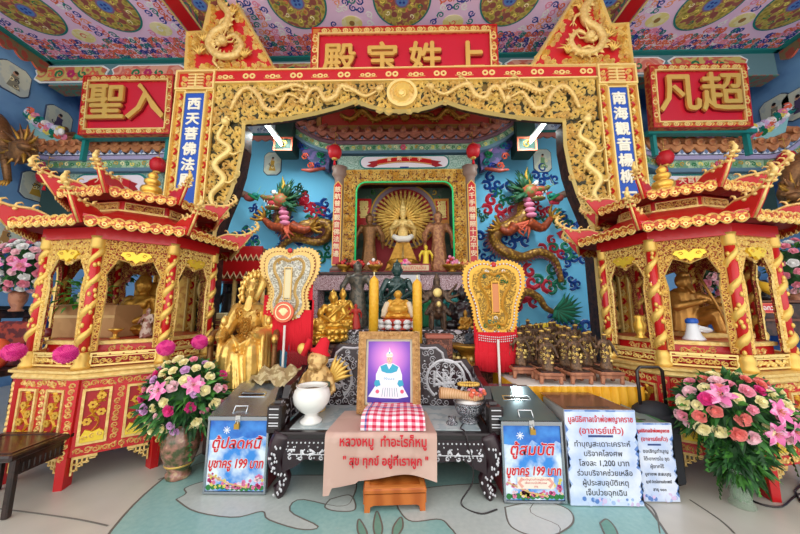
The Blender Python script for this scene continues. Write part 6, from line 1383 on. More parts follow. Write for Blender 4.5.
def leaf_mesh(m, L=1., W=.25, droop=.3):
    b = MB(); P = []
    for u in range(6): t_ = u / 5; P.append([V((x * W * sin(pi * (t_ * .92 + .04)), 0 + t_ * L, -droop * t_ * t_ + .04 * abs(x))) for x in (-1, 0, 1)])
    b.grid(P, m); return b
ROSES = {k_: rose_mesh(m) for k_, m in (('cream', CREAM), ('pink', PINK), ('pale', PALEP), ('hot', HOT), ('lilac', LILAC), ('white', WHITE), ('salmon', mat('salmon_petal', 'F08C84', .7)))}
LILY = lily_mesh(mat('pink_lily_petal', 'F0A8CC', .7, 0, 'E070A8', 'noise', 2), ORANGE)
NMC = {'cream': 'cream_rose', 'pink': 'pink_rose', 'pale': 'pale_pink_rose', 'hot': 'magenta_rose', 'lilac': 'lilac_rose', 'white': 'white_rose', 'salmon': 'salmon_rose'}
def put(me, name, parent, p, r, n):
    o = bpy.data.objects.new(name, me); COL.objects.link(o); o.parent = parent; q = V(n).to_track_quat('Z', 'Y'); o.rotation_mode = 'QUATERNION'; o.rotation_quaternion = q; o.scale = (r, r, r); o.location = V(p) - origin(parent); return o
def foliage(t, c, rx, ry, rz, n, seed, L=.12, low=-.4, drop=0, mats=(LEAFG, LEAFD)):
    rnd = random.Random(seed); b = MB()
    for k in range(n):
        a = rnd.random() * 6.283; z = rnd.uniform(low, 1); q = math.sqrt(max(0, 1 - z * z)); d = V((q * cos(a), q * sin(a), z)); s_ = rnd.uniform(.6, 1.0) ** .5
        p = V(c) + V((d.x * rx, d.y * ry, d.z * rz)) * s_ * .95; ax = (d + V((rnd.uniform(-.5, .5), rnd.uniform(-.5, .5), rnd.uniform(-.7, .5)))).normalized(); up = ax.cross(V((rnd.uniform(-1, 1), rnd.uniform(-1, 1), .5))).normalized(); sd = ax.cross(up); l = L * rnd.uniform(.7, 1.3); w_ = l * .2
        b.add([p, p + ax * l * .4 + sd * w_, p + ax * l + V((0, 0, -l * .2)), p + ax * l * .4 - sd * w_, p + ax * l * .45 + up * w_ * .4], [(0, 1, 4), (1, 2, 4), (2, 3, 4), (3, 0, 4)], rnd.choice(mats))
    for k in range(drop):
        a = rnd.uniform(0, 6.283); r0 = rnd.uniform(.1, .8); p = V(c) + V((rx * r0 * cos(a), ry * r0 * sin(a) , -rz * .1)); l = rnd.uniform(.5, 1.0) * rz * 1.5; q = [p, p + V((.05 * cos(a), .05 * sin(a), -l * .4)), p + V((.07 * cos(a), .07 * sin(a), -l))]
        for j in range(12):
            t_ = j / 12; m_ = q[0].lerp(q[2], t_); s_ = .045 * (1 - t_ * .7)
            for sg in (-1, 1): b.add([m_, m_ + V((sg * s_ * cos(a + 1.57), sg * s_ * sin(a + 1.57), -.03)), m_ + V((0, 0, -.035))], [(0, 1, 2)], rnd.choice(mats))
    b.ell(c, (rx * .8, ry * .8, rz * .75), LEAFD, 12, 8); return b.build('foliage', t, kind='stuff')
def bouquet(t, c, rx, ry, rz, n, kinds, seed, r=.03, lil=0, low=-.35, back=False):
    rnd = random.Random(seed); pl = []; tries = 0
    while len(pl) < n and tries < n * 60:
        tries += 1; a = rnd.uniform(-pi * 1.1, pi * .1) if not back else rnd.random() * 6.28; z = rnd.uniform(low, .97); q = math.sqrt(1 - z * z); d = V((q * cos(a), q * sin(a), z)); p = V(c) + V((d.x * rx, d.y * ry, d.z * rz)) * rnd.uniform(.92, 1.05)
        if all((p - o_).length > r * 1.75 for o_ in pl): pl.append(p); k_ = rnd.choice(kinds); put(ROSES[k_], NMC[k_], t, p, r * rnd.uniform(.75, 1.1), d + V((0, -.3, 0)))
    for k in range(lil): a = rnd.uniform(-2.6, -.5); z = rnd.uniform(-.3, .6); q = math.sqrt(1 - z * z); d = V((q * cos(a), q * sin(a), z)); put(LILY, 'pink_lily', t, V(c) + V((d.x * rx, d.y * ry, d.z * rz)) * 1.02, r * 1.7, d)
# left porcelain vase with flowers
g = gp(178, 477); vx, vy = g; cz0 = at(187, 428, vy).z; cc = at(186, 398, vy)
t = T('flower_vase', 'painted porcelain vase with mixed pink and cream roses in front of the left pavilion', 'vase', (vx, vy, 0))
b = MB(); b.lathe([(.09, 0), (.1, .015), (.1, .05), (.085, .07), (.11, .12), (.145, .22), (.155, .3), (.14, .38), (.11, .43), (.125, .47), (.118, .47), (.1, .43), (.001, .42)], (vx, vy, 0), mat('floral_porcelain', '4E5430', .15, 0, 'B07868', 'noise', 14, 0, .5, .1, coat=.5, hex3='D8C090'), 32); b.lathe([(.112, .115), (.116, .125), (.113, .135)], (vx, vy, 0), GOLD, 28)
b.build('vase_body', t)
foliage(t, cc, .32, .25, .33, 620, 3, .12, -.7, 10)
bouquet(t, cc, .34, .28, .36, 60, ['cream', 'cream', 'pink', 'pale', 'lilac', 'hot', 'lilac', 'cream'], 5, .043, 2, -.6)
g = gp(738, 503); vx, vy = g[0], g[1] - .03; cc = at(733, 412, vy)
t = T('flower_vase', 'clear vase with trailing greenery, pink lilies and cream roses in front of the right pavilion', 'vase', (vx, vy, 0))
b = MB(); b.lathe([(.075, 0), (.08, .01), (.06, .05), (.065, .15), (.085, .3), (.1, .38), (.095, .38), (.08, .3), (.058, .14), (.05, .06), (.001, .03)], (vx, vy, 0), mat('clear_glass', 'C4DCC4', .08, alpha=.32), 28); b.build('vase_body', t)
b = MB(); rnd = random.Random(4)
for k in range(60): a = rnd.random() * 6.28; r_ = rnd.random(); b.tube([(vx + .04 * r_ * cos(a), vy + .04 * r_ * sin(a), .04), (vx + .055 * r_ * cos(a + 1), vy + .055 * r_ * sin(a + 1), .2), (vx + .11 * r_ * cos(a + 1), vy + .11 * r_ * sin(a + 1), .5)], .008, rnd.choice([LEAFG, LEAFD]), 5)
b.build('stems', t, kind='stuff')
foliage(t, cc, .36, .25, .27, 600, 9, .12, -.6, 26); o_ = foliage(t, V((vx, vy - .03, .42)), .16, .12, .24, 420, 31, .1, -.95, 10); o_.name = 'trailing_fern'
bouquet(t, cc, .39, .28, .28, 58, ['cream', 'cream', 'pink', 'pale', 'salmon', 'salmon', 'hot'], 12, .045, 4, -.35)
def backflowers(c, rx, ry, rz, n, kinds, seed, label, base=None, lil=1, r=.035):
    t = T('flower_arrangement', label, 'flowers', V(c) - V((0, 0, rz))); foliage(t, c, rx * .9, ry * .9, rz * .9, 200, seed, .1, -.9); bouquet(t, c, rx, ry, rz, n, kinds, seed, r, lil, -.9); 
    z0 = c[2] - rz if isinstance(c, tuple) else c.z - rz
    b = MB(); b.lathe([(.07, -.25), (.08, -.23), (.05, -.2), (.09, -.1), (.1, 0), (.06, .05)], (c[0], c[1], z0), base or WOODP, 14); b.build('pot', t); return t
c = at(24, 266, 4.3); backflowers(c, .3, .25, .42, 70, ['pale', 'pink', 'white', 'pink', 'white'], 21, 'tall pink and white flower arrangement at the left edge, behind the left pavilion', None, 3, .055)
c = at(92, 234, 4.3)
c = at(792, 268, 4.25); backflowers(c, .25, .25, .38, 50, ['pale', 'pink', 'pink', 'white'], 23, 'pink flower arrangement cut by the right edge, behind the right pavilion', None, 1, .055)
c = at(116, 268, 4.25); backflowers(c, .25, .2, .32, 44, ['pink', 'pink', 'white', 'pale'], 25, 'pink and white flower arrangement seen through the left pavilion', None, 1, .05)
c = at(702, 275, 4.15); backflowers(c, .23, .2, .4, 44, ['pale', 'pink', 'hot', 'pale'], 27, 'pink and magenta flower arrangement seen through the right pavilion', None, 1, .05)

# ================================================================ GOLDEN SEATED STATUE
gx = at(254, 300, 3.55).x; gz0 = at(255, 395, 3.4).z; gz1 = at(248, 279, 3.55).z; Hg = gz1 - gz0
t = T('golden_statue', 'large polished gold elder in flowing robes seated behind the left donation box', 'statue', (gx, 3.5, gz0))
GS = mat('statue_gilding', 'F2CE7A', .27, .6, 'E0B458', 'noise', 16, .35, .5, .25)
with Pose((gx, 3.5, gz0), Hg, 12, .6):
    b = MB(); m = GS
    b.lathe([(.26, .0), (.28, .05), (.25, .2), (.2, .4), (.17, .5), (.19, .62), (.2, .7), (.15, .76), (.06, .79)], (0, .08, 0), m, 18, sy=.75)
    for s in (-1, 1):
        cap(b, (s * .1, .05, .4), (s * .15, -.2, .38), .12, .1, m); cap(b, (s * .15, -.22, .36), (s * .17, -.2, .06), .1, .11, m); b.ell((s * .2, -.32, .03), (.07, .12, .04), m)
        b.ell((s * .22, .06, .69), (.1, .09, .09), m)
    cap(b, (-.22, .04, .68), (-.33, -.04, .5), .09, .08, m); cap(b, (-.33, -.04, .5), (-.27, -.22, .5), .075, .055, m); hand(b, (-.25, -.27, .5), (.3, -1, 0), .035, m)
    cap(b, (.22, .04, .68), (.3, -.06, .5), .09, .08, m); cap(b, (.3, -.06, .5), (.2, -.24, .52), .075, .055, m); hand(b, (.18, -.27, .53), (-.4, -1, .1), .035, m)
    # hanging sleeves
    for s in (-1, 1): [cap(b, (s * (.27 + .02 * q), -.2 + .05 * q, .5), (s * (.29 + .03 * q), -.24 + .05 * q, .1 + .03 * q), .035, .03, m, 8) for q in range(4)]
    for k in range(11): a = -2.9 + k * .25; cap(b, (.2 * cos(a) - .05, .19 * sin(a) - .07, .42 - .012 * k), (.27 * cos(a + .12), .25 * sin(a + .12) - .07, .02), .026, .042, m, 6)
    for k in range(4): b.tube([(-.16, -.1 - .02 * k, .44 + .02 * k), (0, -.22 - .01 * k, .34 + .03 * k), (.16, -.1 - .02 * k, .44 + .02 * k)], .018, m, 6)
    cap(b, (0, .06, .76), (0, .04, .84), .06, .055, m); b.ell((0, .01, .875), (.088, .095, .105), m, 14, 10); face(b, .875, .094, m, .01)
    [cap(b, (k * .018, -.06, .81), (k * .024, -.115, .7 + .012 * abs(k)), .018, .01, m, 6) for k in (-2, -1, 0, 1, 2)]
    b.lathe([(.1, .915), (.11, .94), (.09, .955), (.085, .99), (.06, 1.0)], (0, .04, 0), m, 14, sy=.9); b.ell((0, .1, .93), (.15, .03, .06), m)
b.fuse(.009, 2); b.build('body', t)
with Pose((gx, 3.5, gz0), Hg, 12, .6):
    F = Fr((0, -.135, .57), (1, 0, 0), (0, .05, 1)); b = MB(); b.curl(F, 0, .0, .075, 0, 1, .014, .014, GS, 22, 2.4)
    for k in range(26): u, v = random.Random(k).uniform(-.17, .17), random.Random(k + 90).uniform(-.12, .14); b.curl(F, u, v, .03, k, 1, .008, .014, GS, 8, 1, -.012 - .35 * u * u); b.build('chest_medallion', t)
    b = MB(); b.tube([(.12, -.14, .8), (.2, -.12, .95), (.16, -.1, 1.0)], [.03, .05, .02], GS, 8)
    for k in range(14):
        a = -.4 + k * .3; q = V((.2 * cos(a), .12, .88 + .17 * sin(a))); b.ell(q, (.045, .03, .045), GS, 8, 6); b.tube([q, q + V((.05 * cos(a + .5), -.02, .05 * sin(a + .5))), q + V((.06 * cos(a + 1.3), -.02, .07 * sin(a + 1.3)))], [.025, .02, .005], GS, 5)
    for s in (-1, 1):
        for k in range(6): b.ell((s * (.3 + .03 * (k % 2)), -.1 + .03 * k, .62 - .045 * k), (.05, .04, .045), GS, 8, 6)
    b.build('raised_ornaments', t)
    b = MB(); b.bbox(-.34, .34, .1, .38, 0, .36, GOLDD, .02); b.bbox(-.32, .32, .3, .38, .3, .72, GOLDD, .03)
    for s in (-1, 1): b.tube([(s * .36, .34, .5), (s * .4, .1, .52), (s * .42, -.12, .5), (s * .42, -.2, .44)], [.04, .045, .05, .04], BRONZE, 8); b.tube([(s * .42, -.16, .46), (s * .4, -.14, .0)], .035, BRONZE, 8); b.ell((s * .42, -.18, .47), (.045, .05, .04), GS)
    b.build('armchair', t)
MB().bbox(gx - .32, gx + .36, 3.3, 3.95, 0, gz0 - .0, DARKW, .015).build('plinth_table', None, 'dark wooden plinth under the large golden statue', 'table')

# ================================================================ CEREMONIAL FANS
def fan(cx, dy, dx, label, left):
    Y = 3.45; prof = [(0, 253), (8, 249), (18, 249), (26, 253), (29, 261), (28, 271), (24, 280), (19, 289), (18, 298), (20, 307), (17, 315), (10, 321), (0, 323)]
    if not left: prof = [(0, 250), (10, 247), (20, 249), (27, 254), (29, 263), (28, 274), (24, 284), (21, 294), (20, 303), (18, 312), (14, 319), (7, 322), (0, 319)]
    zt = lambda py: at(cx, py + dy, Y).z
    c = at(cx, 290, Y); sc = Y / 300 * 1.03; half = [(u * sc, zt(v)) for u, v in prof]; q = bez([(u, v, 0) for u, v in half], 34); half = [(p.x, p.y) for p in q]
    pts = half + [(-u, v) for u, v in half[::-1][1:-1]]; zc = zt(288)
    t = T('ceremonial_fan', label, 'ceremonial fan', (c.x, Y, 0), 'ceremonial fans on poles'); F = Fr((c.x, Y, 0))
    def ins(k, kz=None): return [(u * k, zc + (v - zc) * (kz or k)) for u, v in pts]
    RIM = mat('pale_gold_rim', 'D4B06A', .4, .45) if left else mat('deep_gold_rim', 'D8A440', .4, .5); INN = mat('silver_white_embroidery', 'CFCCBC', .5, .2, '9A9484', 'scroll', 16, .3, .5, .2) if left else mat('gold_embroidery', 'D0A03C', .4, .4, '8A6A28', 'scroll', 16, .4, .5, .2)
    b = MB(); n = len(pts)
    P = []; 
    for i in range(n):
        a, d = pts[i], pts[(i + 1) % n]; l = math.hypot(d[0] - a[0], d[1] - a[1]); nx, nz = (d[1] - a[1]) / (l or 1), -(d[0] - a[0]) / (l or 1); P.append(a); s_ = -1 if sum(pts[j][0] * pts[(j + 1) % n][1] - pts[(j + 1) % n][0] * pts[j][1] for j in range(n)) < 0 else 1; P.append(((a[0] + d[0]) / 2 + nx * .022 * s_, (a[1] + d[1]) / 2 + nz * .022 * s_))
    b.poly(F, P, -.015, .01, RIM); b.build('rim', t)
    b = MB(); b.poly(F, ins(.88, .93), .01, .02, REDD if not left else mat('red_brown_line', '8C3430', .6)); b.poly(F, ins(.84, .91), .02, .026, RIM); b.build('border', t)
    b = MB()
    for i in range(0, len(pts)): u, v = ins(.86, .92)[i]; b.ell(F.p(u, v, .03), (.011, .008, .011), GOLDB if left else PEARL, 6, 5)
    b.build('bead_row', t, kind='stuff')
    b = MB(); b.poly(F, ins(.72, .82), .026, .034, INN); b.build('embroidered_panel', t)
    b = MB(); rr = [(0, zt(262)), (.1, zt(259)), (.17, zt(264)), (.16, zt(273)), (.1, zt(282)), (.08, zt(293)), (.12, zt(302)), (.08, zt(311)), (0, zt(309))]
    q = bez([(u, v, 0) for u, v in rr], 24); b.ridge(F, [(p.x, p.y) for p in q], .018, .02, RIM, .034); b.ridge(F, [(-p.x, p.y) for p in q], .018, .02, RIM, .034)
    b.fbox(F, -.035, .035, zt(298), zt(270), .034, .05, ORANGE if not left else mat('pale_tablet', 'DDD0A4', .5)); b.frame(F, -.045, .045, zt(300), zt(268), .01, .034, .055, RIM)
    for k in range(16): u = random.Random(k).uniform(-.15, .15); b.curl(F, u, zt(258 + 5 * (k % 4) if k < 9 else 304 + 4 * (k % 4)), .025, k, 1, .008, .014, [WHITE, TEAL, GREEN, RIM][k % 4] if not left else [WHITE, RIM, PEARL][k % 3], 8, 1, .034)
    b.build('applique', t)
    b = MB(); b.ell(F.p(0, zt(251), .03), (.03, .02, .03), RED); b.build('red_gem', t)
    b = MB(); b.tube([(c.x, Y - .07, .0), (c.x, Y - .07, zt(325))], .014, mat('white_pole', 'E0DCD4', .4), 8); b.lathe([(.13, 0), (.13, .02), (.03, .04), (.02, .1)], (c.x, Y - .07, 0), STEEL, 16); b.build('pole', t)
    if left:
        d = at(284, 312, 3.38); G = Fr((d.x, 3.38, d.z)); b = MB(); b.disc(G, 0, 0, .115, .02, CORAL, 24); b.ring(G, 0, 0, .08, .09, .028, CREAM, 20)
        for k in range(5): a = k * .5 + .6; b.ridge(G, [(0, -.04), (.055 * cos(a), .055 * sin(a) - .01)], [.006, .014], .01, CREAM, .02)
        b.build('red_rosette', t)
        b = MB(); rnd = random.Random(2)
        def fringe(u0, u1, v0, v1, n_, m, yy=.03):
            for k in range(n_): u = u0 + (u1 - u0) * k / (n_ - 1); b.tube([F.p(u, v0, yy * .3), F.p(u + rnd.uniform(-.005, .005), (v0 + v1) / 2, yy * .5), F.p(u + rnd.uniform(-.01, .01), v1 + rnd.uniform(0, .03), yy * .5)], [.009, .011, .008], m, 5)
        fringe(-.22, .27, zt(310), zt(352), 44, REDC); fringe(.03, .24, zt(350), zt(395), 18, mat('dark_red_tassel', '9C1024', .85)); b.build('red_fringe', t, kind='stuff')
        b = MB(); b.fbox(F, -.29, -.2, zt(338), zt(295), -.02, -.012, REDC); b.fbox(F, .05, .29, zt(352), zt(300), -.03, -.02, REDC); b.fbox(F, .2, .27, zt(352), zt(275), -.028, -.02, REDC); b.build('red_cloth', t)
        b = MB(); 
        for k in range(9):
            for j in range(4): b.ridge(F, [(.03 + k * .025, zt(352) - j * .035), (.042 + k * .025, zt(352) - j * .035 - .018), (.03 + k * .025, zt(352) - j * .035 - .035)], .004, .006, mat('brown_red_net', '8A3A30', .7), .04)
        b.build('knotted_net', t)
    else:
        b = MB(); rnd = random.Random(3)
        for k in range(70): u = -.24 + .48 * k / 69; v1 = zt(358) + .1 * (abs(u) / .24) ** 2 * .3; b.tube([F.p(u * .95, zt(318), .02 + .02 * (k % 2)), F.p(u + rnd.uniform(-.004, .004), zt(340), .03), F.p(u + rnd.uniform(-.01, .01), v1, .025)], [.008, .011, .009], REDC, 5)
        b.build('red_fringe', t, kind='stuff')
        b = MB(); b.fbox(F, .2, .24, zt(330), zt(285), -.03, -.015, REDC); b.fbox(F, -.24, -.2, zt(330), zt(290), -.03, -.015, REDC); b.build('red_ribbon', t)
        b = MB()
        for k in range(19):
            u = -.2 + k * .022; 
            for j in range(3): b.ell(F.p(u, zt(321) - .025 * j - .02 * cos(u * 8), .05), (.008, .008, .008), PEARL, 5, 4)
        b.build('pearl_net', t)
fan(289, 0, 0, 'pale shield-shaped ceremonial fan with a round red rosette and long red fringe', True)
fan(494, 14, 0, 'gold shield-shaped ceremonial fan with a broad red fringe, right of the altar', False)

# ================================================================ TABLE OF GUARDIAN FIGURINES
TX0, TX1, TY0, TY1, TZ = 1.06, 2.25, 3.02, 4.7, .78
t = T('draped_table', 'long table with a golden yellow pleated skirt carrying the guardian figurines', 'table', ((TX0 + TX1) / 2, 3.8, 0))
MB().bbox(TX0, TX1, TY0, TY1, TZ - .04, TZ, mat('white_table_cloth', 'D4D0C8', .7), .01).build('tabletop', t)
def skirt(P0, P1, n, name):
    b = MB(); rows = []
    d = (P1 - P0); nn = V((0, 0, 1)).cross(d).normalized(); m = n * 4
    for z in (TZ - .005, TZ - .06, TZ - .35, .01):
        rows.append([P0 + d * (i / m) + V((0, 0, z)) - nn * (-.005 + (.006 if z > TZ - .03 else .022) * sin(2 * pi * i / 4 + .3) * -1 ) * 1 for i in range(m + 1)])
    b.grid(rows, mat('golden_yellow_satin', 'E8A416', .5, 0, 'F0B42C', 'noise', 5)); return b.build(name, t)
skirt(V((TX0, TY0 - .02, 0)), V((TX1, TY0 - .02, 0)), 15, 'front_skirt'); skirt(V((TX0 - .02, TY1, 0)), V((TX0 - .02, TY0, 0)), 30, 'side_skirt')
b = MB()
for x in (TX0 + .06, TX1 - .06):
    for y in (TY0 + .06, TY1 - .06): b.tube([(x, y, 0), (x, y, TZ - .04)], .018, STEEL, 8)
b.build('table_legs', t)
BG = mat('dark_wood_figure', '4E3828', .5, .1, '7A5A3E', 'noise', 26)
proto = []
with Pose((0, 0, .11), .33):
    b = MB(); standing(b, BG, arms=((-.3, -.1, .62), (.26, -.15, .42)), robe=.17, wide=1.0); cap(b, (-.36, -.1, .3), (-.3, -.1, .95), .018, .018, BG, 6); b.ell((0, .08, .72), (.17, .05, .1), BG)
b.fuse(.0075, 1); body_me = b.build('body', None, loc=(0, 0, 0))
with Pose((0, 0, .11), .33):
    b = MB(); rnd = random.Random(1); 
    for k in range(16): a = rnd.uniform(-2.5, -.6); z = rnd.uniform(.25, .72); b.curl(Fr((.155 * cos(a), .125 * sin(a) - .01, z), (-sin(a), cos(a), 0), (0, 0, 1)), 0, 0, .045, k, 1, .014, .03, GOLDB, 8, 1)
    b.ell((0, -.02, .95), (.085, .085, .03), GOLD, 10, 6)
gilt_me = b.build('gilded_robe', None, loc=(0, 0, 0))
b = MB(); b.bbox(-.115, .115, -.1, .1, .075, .105, WOODP, .008); b.bbox(-.095, .095, -.08, .08, .1, .118, DARKW, .006); b.box(-.1, .1, -.085, -.075, .05, .075, WOODP)
for x in (-.09, .09): b.ridge(Fr((x, -.085, 0)), [(-.02 if x > 0 else .02, .05), (0, .03)], .01, .006, WOODP)
top_me = b.build('stand_top', None, loc=(0, 0, 0))
b = MB(); b.bbox(-.016, .016, -.016, .016, 0, .078, WOODP, .005); leg_me = b.build('stand_leg', None, loc=(0, 0, 0))
dum = [body_me, gilt_me, top_me, leg_me]
rows = [3.14, 3.37, 3.61, 3.86, 4.12, 4.4]; names = ['front row', 'second row', 'third row', 'fourth row', 'fifth row', 'rearmost row']; pos = ['leftmost', 'second from the left', 'third from the left', 'fourth from the left', 'fifth from the left', 'sixth from the left']
for j, y in enumerate(rows):
    xs = [1.42, 1.7, 2.0, 2.2][:3] if j == 0 else [1.19 + k * .235 + .05 * (j % 2) for k in range(5 if j % 2 == 0 else 4)] if j < 3 else [1.19 + k * .185 for k in range(6)]
    for k, x in enumerate(xs):
        z = TZ + .0; r_ = T('guardian_figurine', 'dark wooden guardian figurine, %s in the %s of figurines' % (pos[k], names[j]), 'figurine', (x, y, z), 'guardian figurines on the yellow-skirted table'); r_.rotation_euler = (0, 0, R((k * 37 + j * 17) % 14 - 7)); s_ = 1.0 + .04 * j; r_.scale = (s_, s_, s_ * (1 + .05 * ((k + j) % 3)))
        for o in dum[:3]: c_ = o.copy(); c_.parent = r_; COL.objects.link(c_)
        for dx in (-.09, .09):
            for dy in (-.075, .075): c_ = leg_me.copy(); c_.parent = r_; c_.location = (dx, dy, 0); COL.objects.link(c_)
for o in dum: bpy.data.objects.remove(o)
# yellow wrapped bundle at the table's far end
p = at(547, 322, 4.55); b = MB(); X_ = 1.06 + .45
b.ell((p.x, 4.58, TZ + .2), (.5, .1, .32), mat('yellow_satin_bundle', 'D8B818', .5, 0, 'E8CC30', 'noise', 6), 20, 12); 
b.build('yellow_bundle', None, 'yellow wrapped bundle standing behind the guardian figurines', 'bundle')
# suitcase-like trolley with a tall handle
t = T('luggage_trolley', 'black bag with a tall telescopic handle behind the notice boxes', 'bag', (2.12, 2.95, 0)); hx0, hx1 = at(630, 370, 2.85).x + .06, at(662, 370, 2.85).x; hz = at(645, 367, 2.85).z
b = MB(); b.tube([(hx0, 2.85, .5), (hx0, 2.85, hz - .03), (hx0 + .03, 2.85, hz), (hx1 - .03, 2.85, hz), (hx1, 2.85, hz - .03), (hx1, 2.85, .5)], .014, BLACK, 8); b.build('handle', t)
b = MB(); xm = (hx0 + hx1) / 2; b.bbox(xm - .15, xm + .15, 2.74, 2.96, .03, .62, mat('black_bag_fabric', '22242A', .7), .04); b.ell((xm, 2.86, .6), (.18, .11, .09), mat('black_bag_fabric', '22242A')); b.build('bag_body', t)
for dx in (-.1, .1): MB().tube([(xm + dx - .02, 2.9, .035), (xm + dx + .02, 2.9, .035)], .034, BLACK, 12).build('wheel', t)

# ================================================================ CONTENTS OF THE PAVILIONS
IZ = 1.207
def inz(px, py): # point on the pavilion's inner floor seen at that pixel
    a = at(px, py, 3.) - V((0, 0, EYE)); k_ = (IZ - EYE) / a.z; return V((a.x * k_, a.y * k_, IZ))
q0 = V((at(53, 340, 3.15).x, 3.15, IZ)); q1 = V((at(118, 340, 3.15).x, 3.15, IZ)); ch = at(80, 305, 3.2).z - IZ
CARD = mat('corrugated_cardboard', 'A87E50', .85, 0, 'B48A5A', 'noise', 4)
t = T('cardboard_box', 'brown cardboard box inside the left pavilion', 'box', ((q0.x + q1.x) / 2, 3.3, IZ)); MB().bbox(q0.x + .03, q1.x - .02, 3.1, 3.45, IZ, IZ + ch, CARD, .004).build('box_body', t)
F = Fr((0, 3.1, 0)); MB().fbox(F, q0.x + .03, q1.x - .02, IZ + ch * .6, IZ + ch * .68, 0, .002, mat('tan_tape', 'C8A468', .4)).build('tape', t); b = MB(); b.quad((q0.x + .04, 3.1, IZ + ch), (q1.x - .03, 3.1, IZ + ch), (q1.x + .02, 3.02, IZ + ch + .02), (q0.x + .06, 3.02, IZ + ch - .02), CARD); b.build('flap', t)
# leafy plant on the box
pp = at(62, 298, 3.2); pc = V((q0.x + .2, 3.2, IZ + ch)); t = T('potted_plant', 'leafy green plant with yellow flowers on the cardboard box', 'plant', pc); b = MB(); b.lathe([(.06, 0), (.08, .1), (.07, .1), (.001, .08)], pc, mat('dark_green_pot', '1E4A34', .4), 16); b.build('pot', t)
b = MB(); rnd = random.Random(6)
for k in range(110):
    a = rnd.random() * 6.28; e = rnd.uniform(-.9, 1.2); d = V((cos(a) * cos(e), sin(a) * cos(e), sin(e))); p_ = pc + V((0, 0, .12)); q = p_ + d * rnd.uniform(.05, .22); sd = d.cross(V((0, 0, 1))).normalized() * .03; L = rnd.uniform(.06, .11); b.add([q, q + d * L * .5 + sd, q + d * L - V((0, 0, .03)), q + d * L * .5 - sd], [(0, 1, 2, 3)], mat('bright_leaf', '3C8C2C', .5, 0, '6CB040', 'noise', 8))
b.build('leaves', t, kind='stuff')
for k in range(4): put(ROSES['cream'], 'yellow_flower', t, pc + V((.08 + .03 * (k % 2), -.1, .05 + .03 * k)), .025, (0, -1, .3)).data = ROSES['cream']
# left pavilion statue, cup, small figure
X_ = at(134, 330, 3.45).x; hh = at(134, 268, 3.45).z - IZ
t = fig('gold_deity', 'aged gold seated deity in the left pavilion beside the cardboard box', 'statue', (X_, 3.5, IZ), hh, GOLDD, seated, vox=.011); 
b = MB(); b.bbox(X_ - .2, X_ + .2, 3.58, 3.68, IZ, IZ + hh * .8, GOLDD, .03); b.build('throne_back', t)
fig('pale_figurine', 'small pale patterned figurine beside the aged gold deity', 'figurine', (at(146, 334, 3.15).x, 3.15, IZ), .3, mat('pale_patterned_paint', 'C0A898', .6, 0, '8C5A4C', 'noise', 20), standing, vox=.007, robe=.2)
q = V((at(111, 338, 2.98).x, 3.02, IZ)); b = MB(); b.lathe([(.04, 0), (.042, .01), (.018, .02), (.018, .06), (.06, .085), (.062, .1), (.05, .1), (.001, .09)], q, GOLDP, 20); b.build('gold_cup', None, 'small gold footed cup at the front rim of the left pavilion', 'cup')
q = V((at(41, 336, 3.1).x, 3.15, IZ)); b = MB(); b.ell(q + V((0, 0, .05)), (.06, .05, .05), mat('plum_red', '6A1424', .3)); b.build('plum_ball', None, 'dark plum-red ball at the left front of the left pavilion floor', 'ball')
# right pavilion: old man statue
X_ = at(697, 330, 3.35).x; hh = at(690, 274, 3.4).z - IZ - .05
t = T('old_man_statue', 'brown-gold old man reclining with a staff and a peach in the right pavilion', 'statue', (X_, 3.35, IZ)); OG = mat('brown_gold', 'A87434', .35, .6, 'C48E44', 'noise', 16, .2, .5, .2)
MB().bbox(X_ - .22, X_ + .36, 3.12, 3.55, IZ, IZ + .055, GOLDC, .01).build('base', t)
with Pose((X_, 3.38, IZ + .055), hh):
    b = MB(); m = OG; b.lathe([(.28, 0), (.26, .1), (.22, .3), (.23, .5), (.2, .66), (.1, .74)], (-.1, .05, 0), m, 16, sy=.8)
    cap(b, (-.05, 0, .22), (.28, -.2, .36), .14, .12, m); cap(b, (.28, -.2, .36), (.44, -.22, .08), .12, .1, m); cap(b, (.0, 0, .15), (.1, -.3, .3), .13, .11, m); cap(b, (.1, -.3, .28), (.12, -.34, .04), .1, .09, m)
    cap(b, (-.3, .02, .6), (-.36, -.14, .42), .1, .08, m); cap(b, (-.36, -.14, .42), (-.12, -.3, .5), .08, .05, m); hand(b, (-.06, -.32, .52), (1, -.2, .2), .04, m)
    cap(b, (.12, .0, .6), (.3, -.12, .5), .09, .07, m); cap(b, (.3, -.12, .5), (.46, -.2, .62), .06, .045, m); hand(b, (.48, -.21, .66), (0, -.2, 1), .04, m); b.ell((.48, -.22, .74), (.07, .07, .075), m)
    b.ell((-.08, 0, .86), (.115, .125, .15), m, 14, 10); b.ell((-.08, -.02, .97), (.09, .09, .07), m)
    CUR.append(CUR[-1] @ MX.Translation((-.08, 0, 0))); c_ = MB(); face(c_, .84, .12, m); b.v += c_.v and []; CUR.pop()
    n0 = len(b.v); b.v += c_.v; b.f += [tuple(i + n0 for i in f) for f in c_.f]; b.mi += c_.mi; b.sm += c_.sm
    cap(b, (-.08, -.08, .78), (-.08, -.16, .66), .06, .035, m)
b.fuse(.01, 1); b.build('body', t)
with Pose((X_, 3.38, IZ + .055), hh): b = MB(); b.tube([(-.16, -.36, .95), (.05, -.38, .45), (.16, -.42, .02)], .022, OG, 7); b.build('staff', t)
